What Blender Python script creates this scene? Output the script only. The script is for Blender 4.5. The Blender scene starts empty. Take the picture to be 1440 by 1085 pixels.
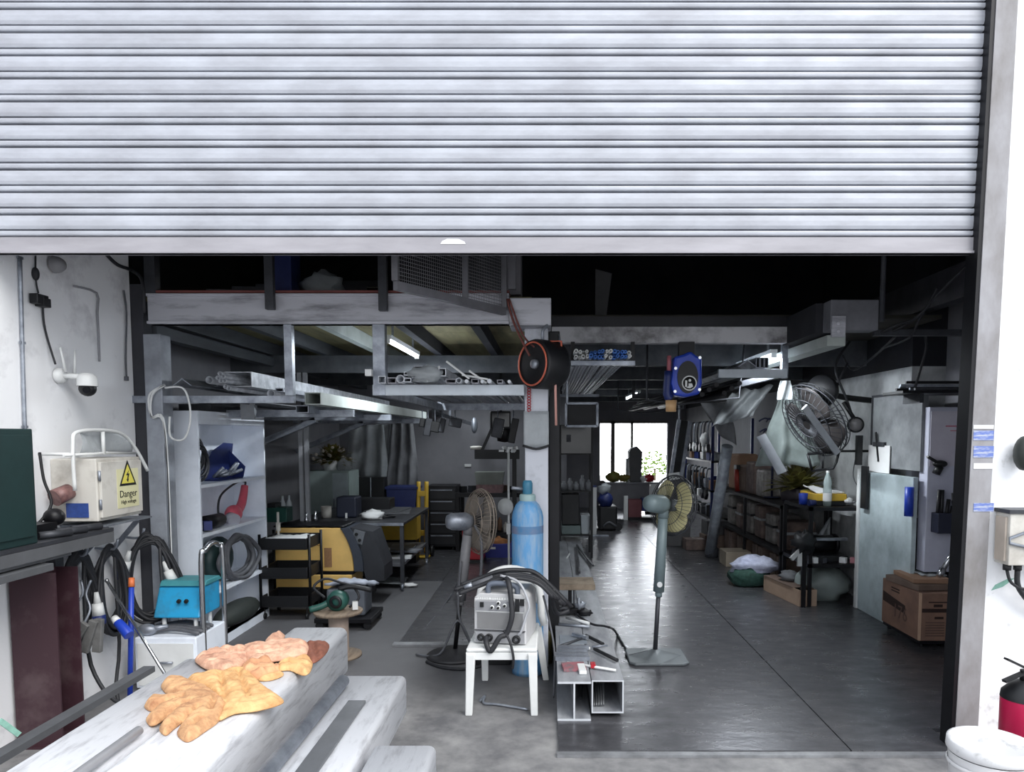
import bpy, bmesh, math, random
from mathutils import Vector, Matrix, noise
from math import sin, cos, pi, radians as R
rnd = random.Random(7)
S = bpy.context.scene
COL = S.collection

# ---------------------------------------------------------------- camera
EYE = Vector((0, 0, 1.7)); TILT = R(4.0); FPX = 1000.0; CX, CY = 770.0, 681.0
cam = bpy.data.cameras.new('camera'); camo = bpy.data.objects.new('camera', cam); COL.objects.link(camo)
camo.location = EYE; camo.rotation_euler = (pi/2 - TILT, 0, 0)
cam.sensor_fit = 'HORIZONTAL'; cam.sensor_width = 36; cam.lens = FPX/1440*36
cam.shift_x = -(CX-720)/1440; cam.shift_y = (CY-542.5)/1440
cam.clip_start = 0.05; cam.clip_end = 200
S.camera = camo

# ---------------------------------------------------------------- world (bright overcast sky) and exposure
W = bpy.data.worlds.new('overcast_sky'); S.world = W; W.use_nodes = True
nt = W.node_tree; bg = nt.nodes['Background']
tc = nt.nodes.new('ShaderNodeTexCoord'); sp = nt.nodes.new('ShaderNodeSeparateXYZ'); rp = nt.nodes.new('ShaderNodeValToRGB')
nt.links.new(tc.outputs['Generated'], sp.inputs[0]); nt.links.new(sp.outputs['Z'], rp.inputs[0]); nt.links.new(rp.outputs[0], bg.inputs[0])
rp.color_ramp.elements[0].position = 0.0; rp.color_ramp.elements[0].color = (0.93, 0.96, 1.0, 1)
rp.color_ramp.elements[1].position = 0.9; rp.color_ramp.elements[1].color = (0.84, 0.91, 1.0, 1)
# the overcast sky is brightest low in the north, behind the building (the glare seen through the far windows)
gl = nt.nodes.new('ShaderNodeMapRange'); gl.inputs[1].default_value = .8; gl.inputs[2].default_value = 1.0; gl.inputs[3].default_value = 1.0; gl.inputs[4].default_value = 9.0
nt.links.new(sp.outputs['Y'], gl.inputs[0]); nt.links.new(gl.outputs[0], bg.inputs[1])
S.view_settings.view_transform = 'Standard'; S.view_settings.look = 'None'
S.view_settings.exposure = 0.77; S.view_settings.gamma = 1; S.view_settings.use_curve_mapping = False
sun = bpy.data.lights.new('soft_sun', 'SUN'); suno = bpy.data.objects.new('soft_sun', sun); COL.objects.link(suno)
sun.energy = 1.6; sun.angle = R(40); sun.color = (1, .97, .92); suno.rotation_euler = (R(45), 0, R(40))

# ---------------------------------------------------------------- pixel of the photograph -> point of the place
FW = Vector((0, cos(TILT), -sin(TILT))); UP = Vector((0, sin(TILT), cos(TILT)))
def ray(px, py): return Vector(((px-CX)/FPX, 0, 0)) + UP*(-(py-CY)/FPX) + FW
def P(px, py, Y): d = ray(px, py); return EYE + d*(Y/d.y)             # on the plane y = Y
def F(px, py, z=0.0): d = ray(px, py); return EYE + d*((z-EYE.z)/d.z)   # on the plane z
def WX(px, py, X): d = ray(px, py); return EYE + d*(X/d.x)             # on the plane x = X

# ---------------------------------------------------------------- materials
def lin(c):
    return tuple(((v/255)/12.92 if v/255 <= .04045 else ((v/255+.055)/1.055)**2.4) for v in c)
MATS = {}
def M(name, rgb, rough=.55, metal=0, var=.18, scale=5, bump=.0, rgb2=None, stretch=(1, 1, 1), alpha=1, emit=0, rv=.12, thr=(.35, .7)):
    if name in MATS: return MATS[name]
    m = bpy.data.materials.new(name); m.use_nodes = True; t = m.node_tree; b = t.nodes['Principled BSDF']
    c = lin(rgb); c2 = lin(rgb2) if rgb2 else tuple(v*(1-var) for v in c)
    co = t.nodes.new('ShaderNodeTexCoord'); mp = t.nodes.new('ShaderNodeMapping'); mp.inputs['Scale'].default_value = stretch
    n = t.nodes.new('ShaderNodeTexNoise'); n.inputs['Scale'].default_value = scale; n.inputs['Detail'].default_value = 6; n.inputs['Roughness'].default_value = .62
    r = t.nodes.new('ShaderNodeValToRGB'); r.color_ramp.elements[0].position = thr[0]; r.color_ramp.elements[1].position = thr[1]
    r.color_ramp.elements[0].color = (*c2, 1); r.color_ramp.elements[1].color = (*c, 1)
    t.links.new(co.outputs['Object'], mp.inputs[0]); t.links.new(mp.outputs[0], n.inputs['Vector']); t.links.new(n.outputs['Fac'], r.inputs[0]); t.links.new(r.outputs[0], b.inputs['Base Color'])
    mr = t.nodes.new('ShaderNodeMapRange'); mr.inputs[3].default_value = min(1, rough+rv); mr.inputs[4].default_value = max(.03, rough-rv)
    t.links.new(n.outputs['Fac'], mr.inputs[0]); t.links.new(mr.outputs[0], b.inputs['Roughness'])
    b.inputs['Metallic'].default_value = metal; b.inputs['Alpha'].default_value = alpha
    if bump:
        bn = t.nodes.new('ShaderNodeBump'); bn.inputs['Strength'].default_value = bump; bn.inputs['Distance'].default_value = .02
        t.links.new(n.outputs['Fac'], bn.inputs['Height']); t.links.new(bn.outputs[0], b.inputs['Normal'])
    if emit:
        b.inputs['Emission Color'].default_value = (*c, 1); b.inputs['Emission Strength'].default_value = emit
    MATS[name] = m; return m
conc_in = M('floor_concrete_dark', (98, 98, 101), .6, rgb2=(66, 66, 70), scale=4, bump=.25, thr=(.3, .66))
wall_w = M('whitewashed_plaster', (242, 243, 246), .85, rgb2=(204, 204, 209), scale=3.5, bump=.25, thr=(.26, .46))
wall_out = M('white_exterior_paint', (240, 241, 244), .8, rgb2=(200, 200, 200), scale=9, bump=.2, thr=(.28, .42))
wall_g = M('grey_partition_paint', (142, 142, 148), .8, var=.25, scale=1.5)
wall_d = M('dark_paint_with_shade', (42, 43, 50), .85, var=.4, scale=2)  # darkness of the unlit loft painted into its wall and ceiling colour; also dark beams
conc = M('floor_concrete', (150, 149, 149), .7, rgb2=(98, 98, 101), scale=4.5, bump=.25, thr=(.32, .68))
plate = M('floor_steel_plate', (112, 112, 116), .3, .55, rgb2=(76, 76, 81), scale=7, bump=.2, stretch=(.7, 1.3, 1), rv=.12, thr=(.3, .66))
platel = M('floor_plate_lip', (150, 152, 156), .5, .2, var=.5, scale=6)
shut = M('shutter_galvanised', (186, 190, 199), .5, .1, rgb2=(160, 162, 170), scale=2.6, stretch=(1.0, 1, 3.0), bump=.03, rv=.1)
shutbar = M('shutter_bar', (168, 166, 172), .5, .1, var=.25, scale=3, stretch=(.6, 1, 3))
jamb = M('jamb_grey', (170, 170, 176), .7, rgb2=(120, 116, 114), scale=3, bump=.1, stretch=(1, 1, .5))
black = M('black_plastic', (24, 25, 29), .5, var=.3)
blackm = M('black_metal', (22, 22, 27), .45, .3, var=.35)
rubber = M('cable_rubber', (40, 41, 46), .6, var=.25, scale=20)
rubg = M('cable_grey', (96, 98, 104), .6, var=.3, scale=14)
gal = M('galvanised', (172, 178, 188), .42, .55, rgb2=(120, 125, 135), scale=9)
beamw = M('beam_worn_paint', (186, 187, 195), .6, .15, rgb2=(112, 112, 118), scale=4, stretch=(.5, 2, 3), bump=.12, thr=(.3, .52))
beamd = M('beam_dark_paint', (96, 100, 106), .65, .15, var=.4, scale=3, stretch=(2, .4, 2))
beamp = M('beam_pale_paint', (190, 198, 194), .6, .1, var=.3, scale=3)
steeld = M('dark_steel', (74, 76, 82), .5, .4, var=.4, scale=6)
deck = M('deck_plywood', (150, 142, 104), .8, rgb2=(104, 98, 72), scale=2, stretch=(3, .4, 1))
white = M('white_plastic', (226, 228, 228), .45, var=.1, scale=8)
whited = M('white_paint_dirty', (234, 240, 250), .5, rgb2=(204, 211, 222), scale=2.4, thr=(.25, .5))
cream = M('cream_paint', (206, 203, 196), .55, rgb2=(160, 154, 146), scale=4, thr=(.28, .5))
maroon = M('maroon_paint', (62, 38, 46), .55, .1, rgb2=(84, 66, 70), scale=4, thr=(.34, .5))
green = M('dark_green_paint', (34, 58, 58), .5, .1, var=.2)
blue = M('blue_cylinder_paint', (84, 142, 190), .5, 0, rgb2=(136, 160, 184), scale=9, stretch=(2, 2, .4), thr=(.34, .55), bump=.1)
cyan = M('bright_blue_plastic', (36, 150, 200), .45, rgb2=(54, 116, 144), scale=5, thr=(.3, .5))
navy = M('navy_plastic', (30, 46, 108), .5, var=.3)
royal = M('royal_blue_plastic', (36, 70, 190), .4, var=.25)
yellow = M('generator_yellow', (255, 210, 126), .5, var=.16, scale=4)
yel = M('yellow_plastic', (214, 176, 60), .55, var=.2)
red = M('red_paint', (176, 30, 44), .4, var=.2)
crim = M('extinguisher_red', (196, 22, 76), .35, var=.12)
pink = M('grinder_pink', (214, 92, 110), .45, var=.25, scale=14)
orange = M('orange_cable', (206, 104, 80), .5, var=.2)
wood = M('worn_wood', (150, 134, 116), .8, rgb2=(106, 92, 80), scale=6, stretch=(4, .6, 1))
card = M('cardboard', (150, 118, 96), .85, var=.18, scale=5)
cardd = M('cardboard_dirty', (116, 98, 88), .85, var=.3, scale=4)
leather = M('tan_leather', (218, 172, 126), .9, rgb2=(160, 112, 80), scale=16, bump=.8, thr=(.3, .62))
leatherp = M('pinkish_leather', (226, 182, 154), .8, rgb2=(170, 120, 98), scale=16, bump=.8, thr=(.3, .62))
leatherd = M('brown_leather', (142, 88, 70), .8, var=.4, scale=9, bump=.4)
tubem = M('galvanised_tube', (228, 229, 233), .55, 0, rgb2=(188, 188, 192), scale=16, stretch=(1.6, .35, 2.5), bump=.12, thr=(.3, .5))
tubes = M('tube_blue_scuffs', (188, 200, 222), .5, .1, rgb2=(150, 150, 158), scale=3, stretch=(2, .4, 6), bump=.12)
flat = M('flat_bar_steel', (120, 122, 126), .45, .4, var=.25, scale=4)
plas = M('clear_plastic_sheet', (190, 196, 200), .3, var=.25, scale=6, bump=.5, alpha=.62)
plasg = M('greenish_plastic_sheet', (164, 176, 174), .4, var=.3, scale=4, bump=.5, alpha=.8)
sheetg = M('grey_dust_sheet', (124, 126, 130), .8, var=.4, scale=4, bump=.5)
leafm = M('leaf_green', (84, 104, 44), .6, rgb2=(120, 96, 44), scale=12)
petal = M('pale_petals', (206, 196, 186), .7, var=.3, scale=10)
fanm = M('fan_grey_green', (122, 138, 142), .45, .1, var=.2)
blade = M('fan_blade_beige', (206, 198, 150), .5, var=.2, alpha=.85)
bladeg = M('fan_blade_grey', (140, 132, 124), .5, var=.2)
welder = M('welder_grey', (206, 206, 208), .5, .1, var=.14, scale=5)
welderd = M('welder_grille', (160, 160, 162), .55, .1, var=.2)
pale = M('pale_green_panel', (186, 200, 204), .6, rgb2=(142, 154, 158), scale=2, thr=(.3, .55))
board = M('grey_board', (146, 150, 152), .7, rgb2=(104, 106, 110), scale=3)
paper = M('white_paper', (226, 226, 226), .8, var=.1)
bluetape = M('blue_tape', (104, 124, 190), .6, rgb2=(176, 182, 200), scale=30, stretch=(.3, 1, 2), thr=(.42, .52))
signy = M('sign_yellow', (226, 214, 92), .6, var=.1)
ink = M('black_ink', (14, 14, 14), .7, var=0)
inkb = M('brown_print', (150, 96, 50), .7, var=0)
inkd = M('dark_brown_print', (46, 30, 26), .8, var=0)
glassy = M('dark_screen', (14, 15, 22), .12, var=.2)
pipeb = M('pipe_bright', (206, 210, 216), .45, .2, rgb2=(150, 154, 162), scale=12)
chrome = M('chrome', (200, 202, 206), .2, .95, var=.1)
lampm = M('lamp_tube', (236, 246, 255), .4, emit=9, var=0)
stain = M('green_paint_smear', (150, 200, 184), .8, var=.3, scale=30)

# ---------------------------------------------------------------- mesh helpers
def basis(d):
    d = Vector(d).normalized(); a = Vector((0, 0, 1)) if abs(d.z) < .95 else Vector((1, 0, 0))
    u = d.cross(a).normalized(); return u, u.cross(d).normalized()
def curve(pts, k=6, closed=False):
    pts = [Vector(p) for p in pts]; n = len(pts); out = []
    if n < 3: return pts
    for i in range(n if closed else n-1):
        g = lambda j: pts[j % n] if closed else pts[max(0, min(n-1, j))]
        a, b, c, d = g(i-1), g(i), g(i+1), g(i+2)
        for s in range(k):
            t = s/k
            out.append(.5*((2*b) + (c-a)*t + (2*a-5*b+4*c-d)*t*t + (3*b-a-3*c+d)*t**3))
    if not closed: out.append(pts[-1])
    return out
class MB:
    def __init__(s): s.v = []; s.f = []; s.sm = []
    def add(s, vs, fs, smooth=False):
        o = len(s.v); s.v += [Vector(v) for v in vs]
        for f in fs: s.f.append([i+o for i in f]); s.sm.append(smooth)
        return s
    def box(s, x0, x1, y0, y1, z0, z1):
        return s.add([(x, y, z) for z in (z0, z1) for y in (y0, y1) for x in (x0, x1)],
                     [(0, 2, 3, 1), (4, 5, 7, 6), (0, 1, 5, 4), (2, 6, 7, 3), (0, 4, 6, 2), (1, 3, 7, 5)])
    def obox(s, c, size, rz=0, rx=0, ry=0):
        m = Matrix.Translation(Vector(c)) @ Matrix.Rotation(rz, 4, 'Z') @ Matrix.Rotation(ry, 4, 'Y') @ Matrix.Rotation(rx, 4, 'X')
        h = [v/2 for v in size]; t = MB().box(-h[0], h[0], -h[1], h[1], -h[2], h[2])
        return s.add([m @ v for v in t.v], t.f)
    def bar(s, p0, p1, w, h, up=(0, 0, 1)):
        p0, p1 = Vector(p0), Vector(p1); d = (p1-p0).normalized(); up = Vector(up)
        if abs(d.dot(up)) > .98: up = Vector((0, 1, 0))
        u = d.cross(up).normalized(); v = u.cross(d)
        vs = [p + u*a*w/2 + v*b*h/2 for p in (p0, p1) for a, b in ((-1, -1), (1, -1), (1, 1), (-1, 1))]
        return s.add(vs, [(0, 1, 2, 3), (7, 6, 5, 4)] + [(i, i+4, (i+1) % 4+4, (i+1) % 4) for i in range(4)])
    def cyl(s, p0, p1, r, r2=None, n=12):
        p0, p1 = Vector(p0), Vector(p1); r2 = r if r2 is None else r2; u, w = basis(p1-p0)
        vs = [p + (u*cos(2*pi*i/n) + w*sin(2*pi*i/n))*q for p, q in ((p0, r), (p1, r2)) for i in range(n)]
        s.add(vs, [(i, i+n, (i+1) % n+n, (i+1) % n) for i in range(n)], True)
        o = len(s.v)-2*n; s.f.append([o+i for i in range(n)]); s.sm.append(False); s.f.append([o+n+i for i in reversed(range(n))]); s.sm.append(False); return s
    def hollow(s, p0, p1, w, h, t, up=(0, 0, 1)):
        p0, p1 = Vector(p0), Vector(p1); d = (p1-p0).normalized(); u = d.cross(Vector(up)).normalized(); v = u.cross(d); vs = []
        for p in (p0, p1):
            for k in (0, t):
                vs += [p + u*a*(w/2-k) + v*b*(h/2-k) for a, b in ((-1, -1), (1, -1), (1, 1), (-1, 1))]
        fs = []
        for i in range(4):
            j = (i+1) % 4; fs += [(i, i+8, j+8, j), (i+4, j+4, j+12, i+12), (i, j, j+4, i+4), (i+8, i+12, j+12, j+8)]
        return s.add(vs, fs)
    def pipe(s, p0, p1, r, ri, n=12):
        p0, p1 = Vector(p0), Vector(p1); u, w = basis(p1-p0)
        vs = [p + (u*cos(2*pi*i/n) + w*sin(2*pi*i/n))*q for p in (p0, p1) for q in (r, ri) for i in range(n)]; fs = []
        for i in range(n):
            j = (i+1) % n; fs += [(i, i+2*n, j+2*n, j), (i+n, j+n, j+3*n, i+3*n), (i, j, j+n, i+n), (i+2*n, i+3*n, j+3*n, j+2*n)]
        return s.add(vs, fs, True)
    def tube(s, pts, r, n=7, closed=False, k=0, r2=None):
        pts = curve(pts, k, closed) if k else [Vector(p) for p in pts]; N = len(pts); vs = []; pu = None
        for i, p in enumerate(pts):
            a = pts[(i-1) % N] if closed or i else p; b = pts[(i+1) % N] if closed or i < N-1 else p
            d = (b-a); d = d.normalized() if d.length > 1e-9 else Vector((0, 0, 1))
            if pu is None: u, w = basis(d)
            else:
                u = pu - d*pu.dot(d); u = u.normalized() if u.length > 1e-6 else basis(d)[0]; w = u.cross(d)
            pu = u; q = r if r2 is None else r + (r2-r)*i/max(1, N-1)
            vs += [p + (u*cos(2*pi*j/n) + w*sin(2*pi*j/n))*q for j in range(n)]
        fs = [(i*n+j, ((i+1) % N)*n+j, ((i+1) % N)*n+(j+1) % n, i*n+(j+1) % n) for i in range(N if closed else N-1) for j in range(n)]
        s.add(vs, fs, True)
        if not closed:
            o = len(s.v)-N*n; s.f.append([o+j for j in range(n)]); s.sm.append(False); s.f.append([o+(N-1)*n+j for j in reversed(range(n))]); s.sm.append(False)
        return s
    def lathe(s, prof, loc=(0, 0, 0), n=28, axis=(0, 0, 1)):
        loc = Vector(loc); ax = Vector(axis).normalized(); u, w = basis(ax); N = len(prof)
        vs = [loc + ax*z + (u*cos(2*pi*j/n) + w*sin(2*pi*j/n))*max(r, 1e-4) for r, z in prof for j in range(n)]
        return s.add(vs, [(i*n+j, i*n+(j+1) % n, (i+1)*n+(j+1) % n, (i+1)*n+j) for i in range(N-1) for j in range(n)], True)
    def prism(s, poly, axis, lo, hi):
        def q(a, b, t): return {'x': (t, a, b), 'y': (a, t, b), 'z': (a, b, t)}[axis]
        n = len(poly); vs = [q(a, b, lo) for a, b in poly] + [q(a, b, hi) for a, b in poly]
        return s.add(vs, [tuple(range(n)), tuple(reversed(range(n, 2*n)))] + [(i, i+n, (i+1) % n+n, (i+1) % n) for i in range(n)])
    def sphere(s, c, r, sc=(1, 1, 1), n=14, m=9, jit=0, seed=0, fl=None):
        c = Vector(c); vs = []
        for i in range(m+1):
            th = pi*i/m
            for j in range(n):
                d = Vector((sin(th)*cos(2*pi*j/n), sin(th)*sin(2*pi*j/n), cos(th)))
                k = 1 + (jit*noise.noise(d*2.3+Vector((seed*3.1, seed, 0))) + jit*.6*noise.noise(d*5.1+Vector((seed, 0, seed*2))) if jit else 0)
                p = Vector((d.x*r*sc[0]*k, d.y*r*sc[1]*k, d.z*r*sc[2]*k))
                if fl is not None: p.z = max(p.z, fl)
                vs.append(c + p)
        return s.add(vs, [(i*n+j, (i+1)*n+j, (i+1)*n+(j+1) % n, i*n+(j+1) % n) for i in range(m) for j in range(n)], True)
    def grid(s, fn, nu, nv, smooth=True):
        vs = [fn(i/nu, j/nv) for j in range(nv+1) for i in range(nu+1)]; w = nu+1
        return s.add(vs, [(j*w+i, j*w+i+1, (j+1)*w+i+1, (j+1)*w+i) for j in range(nv) for i in range(nu)], smooth)
    def move(s, m):
        s.v = [m @ v for v in s.v]; return s
    def build(s, name, mat, parent=None, bevel=0, solid=0, subd=0, fix=True):
        off = Vector((0, 0, 0)); p = parent
        while p is not None: off += p.location; p = p.parent
        if parent is None:
            lo = Vector([min(v[i] for v in s.v) for i in range(3)]); hi = Vector([max(v[i] for v in s.v) for i in range(3)])
            off = Vector(((lo.x+hi.x)/2, (lo.y+hi.y)/2, lo.z))
        me = bpy.data.meshes.new(name); me.from_pydata([tuple(v-off) for v in s.v], [], s.f)
        me.polygons.foreach_set('use_smooth', s.sm)
        if fix:
            b = bmesh.new(); b.from_mesh(me); bmesh.ops.recalc_face_normals(b, faces=b.faces); b.to_mesh(me); b.free()
        me.materials.append(mat); o = bpy.data.objects.new(name, me); COL.objects.link(o)
        if parent is None: o.location = off
        else: o.parent = parent
        if solid: k = o.modifiers.new('thickness', 'SOLIDIFY'); k.thickness = solid; k.offset = 0
        if bevel: k = o.modifiers.new('edges', 'BEVEL'); k.width = bevel; k.segments = 2; k.limit_method = 'ANGLE'; k.angle_limit = R(40)
        if subd: k = o.modifiers.new('smooth', 'SUBSURF'); k.levels = subd; k.render_levels = subd
        return o
def tag(o, label, cat, group=None):
    o['label'] = label; o['category'] = cat
    if group: o['group'] = group
    return o
def thing(name, label, cat, loc=(0, 0, 0), group=None):
    o = bpy.data.objects.new(name, None); COL.objects.link(o); o.location = loc; o.empty_display_size = .05
    return tag(o, label, cat, group)
def one(m, name, mat, label, cat, group=None, **k): return tag(m.build(name, mat, None, **k), label, cat, group)
def struct(m, name, mat, **k):
    o = m.build(name, mat, None, **k); o['kind'] = 'structure'; return o
def dup(root, loc=None, rz=None, label=None, group=None, scale=None):
    r = root.copy(); COL.objects.link(r)
    if loc is not None: r.location = loc
    if rz is not None: r.rotation_euler = (0, 0, rz)
    if label: r['label'] = label
    if group: r['group'] = group
    if scale: r.scale = scale
    for ch in list(root.children):
        c = ch.copy(); COL.objects.link(c); c.parent = r
        for g in list(ch.children):
            d = g.copy(); COL.objects.link(d); d.parent = c
    return r
def lettering(txt, size, o, xd, yd, mat, parent, name='lettering', ext=.0008, align='LEFT'):
    c = bpy.data.curves.new('t', 'FONT'); c.body = txt; c.size = size; c.extrude = ext; c.align_x = align; c.resolution_u = 3
    t = bpy.data.objects.new('t', c); me = bpy.data.meshes.new_from_object(t); bpy.data.objects.remove(t); bpy.data.curves.remove(c)
    xd = Vector(xd).normalized(); yd = Vector(yd).normalized(); zd = xd.cross(yd); o = Vector(o)
    m = MB(); m.add([o + xd*v.co.x + yd*v.co.y + zd*v.co.z for v in me.vertices], [tuple(p.vertices) for p in me.polygons])
    bpy.data.meshes.remove(me); return m.build(name, mat, parent)

# one floor: the concrete is paler outside and darker inside, with a ragged edge between
def inside_tone_mix():
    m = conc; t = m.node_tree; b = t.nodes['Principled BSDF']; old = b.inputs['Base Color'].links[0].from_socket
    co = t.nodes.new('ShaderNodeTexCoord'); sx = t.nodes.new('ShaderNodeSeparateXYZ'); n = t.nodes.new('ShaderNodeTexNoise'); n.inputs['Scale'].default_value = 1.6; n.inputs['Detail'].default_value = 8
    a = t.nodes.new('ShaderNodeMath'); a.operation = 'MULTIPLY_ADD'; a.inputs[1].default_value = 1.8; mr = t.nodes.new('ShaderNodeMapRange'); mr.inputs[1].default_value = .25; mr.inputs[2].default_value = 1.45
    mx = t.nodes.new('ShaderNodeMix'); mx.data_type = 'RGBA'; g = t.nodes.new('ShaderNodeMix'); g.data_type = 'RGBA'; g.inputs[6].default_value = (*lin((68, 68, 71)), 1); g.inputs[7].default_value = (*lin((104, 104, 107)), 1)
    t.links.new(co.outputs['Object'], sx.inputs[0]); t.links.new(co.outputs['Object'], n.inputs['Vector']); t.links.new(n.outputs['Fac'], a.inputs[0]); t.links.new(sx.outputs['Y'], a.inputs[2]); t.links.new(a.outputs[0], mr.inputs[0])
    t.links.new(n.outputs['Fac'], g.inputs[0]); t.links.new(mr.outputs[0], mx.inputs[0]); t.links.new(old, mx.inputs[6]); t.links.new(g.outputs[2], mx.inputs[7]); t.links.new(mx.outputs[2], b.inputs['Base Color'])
inside_tone_mix()
# ================================================================ THE SETTING
XL, XR, YS, XA, YA, XW = -2.92, 3.2, 3.77, 3.5, 6.3, -3.27
ZD = 2.64                                     # underside of the mezzanine deck
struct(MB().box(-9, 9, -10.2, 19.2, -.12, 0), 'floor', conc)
m = MB(); y0 = F(790, 1055, .02).y
for x0, x1, a, b in ((.06, 1.616, y0, 9.4), (1.624, 2.2, y0, YA-.004), (1.624, 2.235, YA, 9.4), (2.2, XA, YS+.2, YA-.004), (2.235, XR, YA, 9.4), (.06, 1.616, 9.408, 16.4), (1.624, XR, 9.408, 16.4)): m.box(x0, x1, a, b, .001, .022)
struct(m, 'floor_plating', plate)
struct(MB().box(.05, 2.24, y0-.045, y0-.001, .001, .016), 'trim_1', platel)
m = MB().box(-1.21, -.2, F(600, 905).y, 10.4, .001, .012).box(-2.45, -1.222, 8.2, 10.4, .001, .012)
struct(m, 'floor_plating.001', plate)
struct(MB().box(-1.25, -.2, F(600, 907).y-.04, F(600, 905).y, .001, .018), 'trim_2', platel)
# walls
struct(MB().box(XL-.2, XL, 1.2, 5.05, 0, 5.2), 'wall_left', wall_w)
struct(MB().box(XW-.2, XW, 5.051, 11.2, 0, ZD), 'wall_left_rear', wall_g)
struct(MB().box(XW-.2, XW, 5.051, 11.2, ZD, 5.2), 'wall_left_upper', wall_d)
struct(MB().box(XA, XA+.2, YS+.2, YA, 0, 2.9), 'wall_right_front', wall_g)
struct(MB().box(XR, XA+.2, YA, 10, 0, 2.3), 'wall_right', M('right_wall_paint', (214, 217, 218), .8, rgb2=(128, 130, 134), scale=1.6, thr=(.3, .6)))
struct(MB().box(XR, XR+.2, 10, 16.7, 0, 2.3), 'wall_right_rear', wall_g)
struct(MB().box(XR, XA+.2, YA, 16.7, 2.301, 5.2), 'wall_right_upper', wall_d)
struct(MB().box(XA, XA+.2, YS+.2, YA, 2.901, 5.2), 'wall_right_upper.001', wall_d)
struct(MB().box(XW-.2, .3, 11.2, 11.35, 0, ZD), 'wall_back', wall_g)
struct(MB().box(XW-.2, XL-.02, 5.03, 5.05, 0, 5.2), 'wall_left_return', wall_g)
struct(MB().box(.18, .3, 11.35, 16.5, 0, ZD), 'wall_corridor', wall_g)
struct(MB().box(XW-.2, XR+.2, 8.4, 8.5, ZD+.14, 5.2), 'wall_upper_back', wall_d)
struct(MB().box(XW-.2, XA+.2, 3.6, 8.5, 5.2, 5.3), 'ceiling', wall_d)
# far wall with its three bright openings
m = MB(); yw = 16.5
m.box(.18, 1.22, yw, yw+.15, 0, ZD).box(2.78, XR+.2, yw, yw+.15, 0, ZD).box(1.22, 2.78, yw, yw+.15, 2.02, ZD).box(1.22, 1.95, yw, yw+.15, 0, .62)
struct(m, 'wall_far', wall_g)
m = MB().box(1.47, 1.56, yw-.03, yw+.12, .62, 2.02).box(1.93, 1.98, yw-.03, yw+.12, 0, 2.02).box(1.22, 2.78, yw-.03, yw+.1, 1.96, 2.02).box(1.22, 1.95, yw-.06, yw+.1, .58, .64)
struct(m, 'window_1', M('window_frame_grey', (110, 104, 98), .6))
# street facade right of the shutter
ZF = 5.2
m = MB().prism([(2.306, 0), (7, 0), (7, ZF), (2.366, ZF)], 'y', YS-.028, YS+.1) if True else MB().box(2.34, 7, YS-.028, YS+.1, 0, ZF)
struct(m, 'wall_front', wall_out)
struct(MB().box(-9, XL-.2, YS-.02, YS+.2, 0, ZF), 'wall_front_left', wall_out)
struct(MB().box(-9, 7, YS-.1, YS+.2, ZF, 6.5), 'wall_front_upper', wall_out)
m = MB().prism([(2.185, 0), (2.305, 0), (2.365, ZF), (2.262, ZF)], 'y', YS-.06, YS-.03)
struct(m, 'trim_3', jamb)
struct(MB().prism([(2.165, 0), (2.184, 0), (2.261, ZF), (2.24, ZF)], 'y', YS-.055, YS+.05), 'trim_4', blackm)
struct(MB().prism([(2.2, 0), (2.304, 0), (2.364, ZF), (2.262, ZF)], 'y', YS+.03, YS+.1), 'trim_5', steeld)
# ---- mezzanine: beams, columns, joists, deck
YB = 5.0
def beam(x0, x1, y0, y1, z0, z1, mat, name='steel_beam'): return struct(MB().box(x0, x1, y0, y1, z0, z1), name, mat, bevel=.006)
zb, zt = P(500, 455, YB).z, P(500, 412, YB).z
m = MB()                                                     # front channel beam: web, two flanges
xa, xb = P(205, 430, YB).x, P(716, 430, YB).x
m.box(xa, xb, YB+.02, YB+.1, zb, zt).box(xa, xb, YB, YB+.1, zb, zb+.02).box(xa, xb, YB, YB+.1, zt-.02, zt)
struct(m, 'steel_beam', beamw, bevel=.004)
struct(MB().box(xa, xb, YB+.005, YB+.5, zt+.004, zt+.02), 'trim_6', M('rust_red_edge', (120, 66, 62), .7, var=.3))
xc0, xc1 = P(716, 440, YB-.02).x, P(775, 440, YB-.02).x
struct(MB().box(xc0, xc1, YB-.02, YB+.28, P(740, 458, YB).z, P(740, 419, YB).z), 'steel_beam.001', beamw, bevel=.008)
# main column (white painted), dark column behind it, left column, post of the left wall
xcol0, xcol1 = P(738, 600, 5.1).x, P(771, 600, 5.1).x
struct(MB().box(xcol0, xcol1, 5.1, 5.27, 0, P(740, 458, YB).z), 'steel_column', M('column_white_paint', (196, 199, 208), .5, rgb2=(140, 142, 150), scale=3, thr=(.3, .5)), bevel=.01)
struct(MB().box(xcol1+.005, xcol1+.085, 5.3, 5.5, 0.02, 2.46), 'steel_column.001', blackm, bevel=.006)
m = MB().box(P(209, 600, 5.05).x, P(233, 600, 5.05).x, 5.02, 5.16, 0, P(220, 470, 5.05).z)
struct(m, 'steel_column.002', M('left_column_paint', (176, 182, 192), .5, .2, rgb2=(128, 132, 140), scale=3), bevel=.006)
struct(MB().box(XL-.019, XL+.085, 5.055, 5.16, 0, 2.75), 'steel_column.003', M('column_charcoal', (58, 59, 66), .6, var=.3))
struct(MB().box(P(203, 400, 5).x, P(218, 400, 5).x, 5.0, 5.07, zt, 5.2), 'steel_column.004', steeld)
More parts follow.
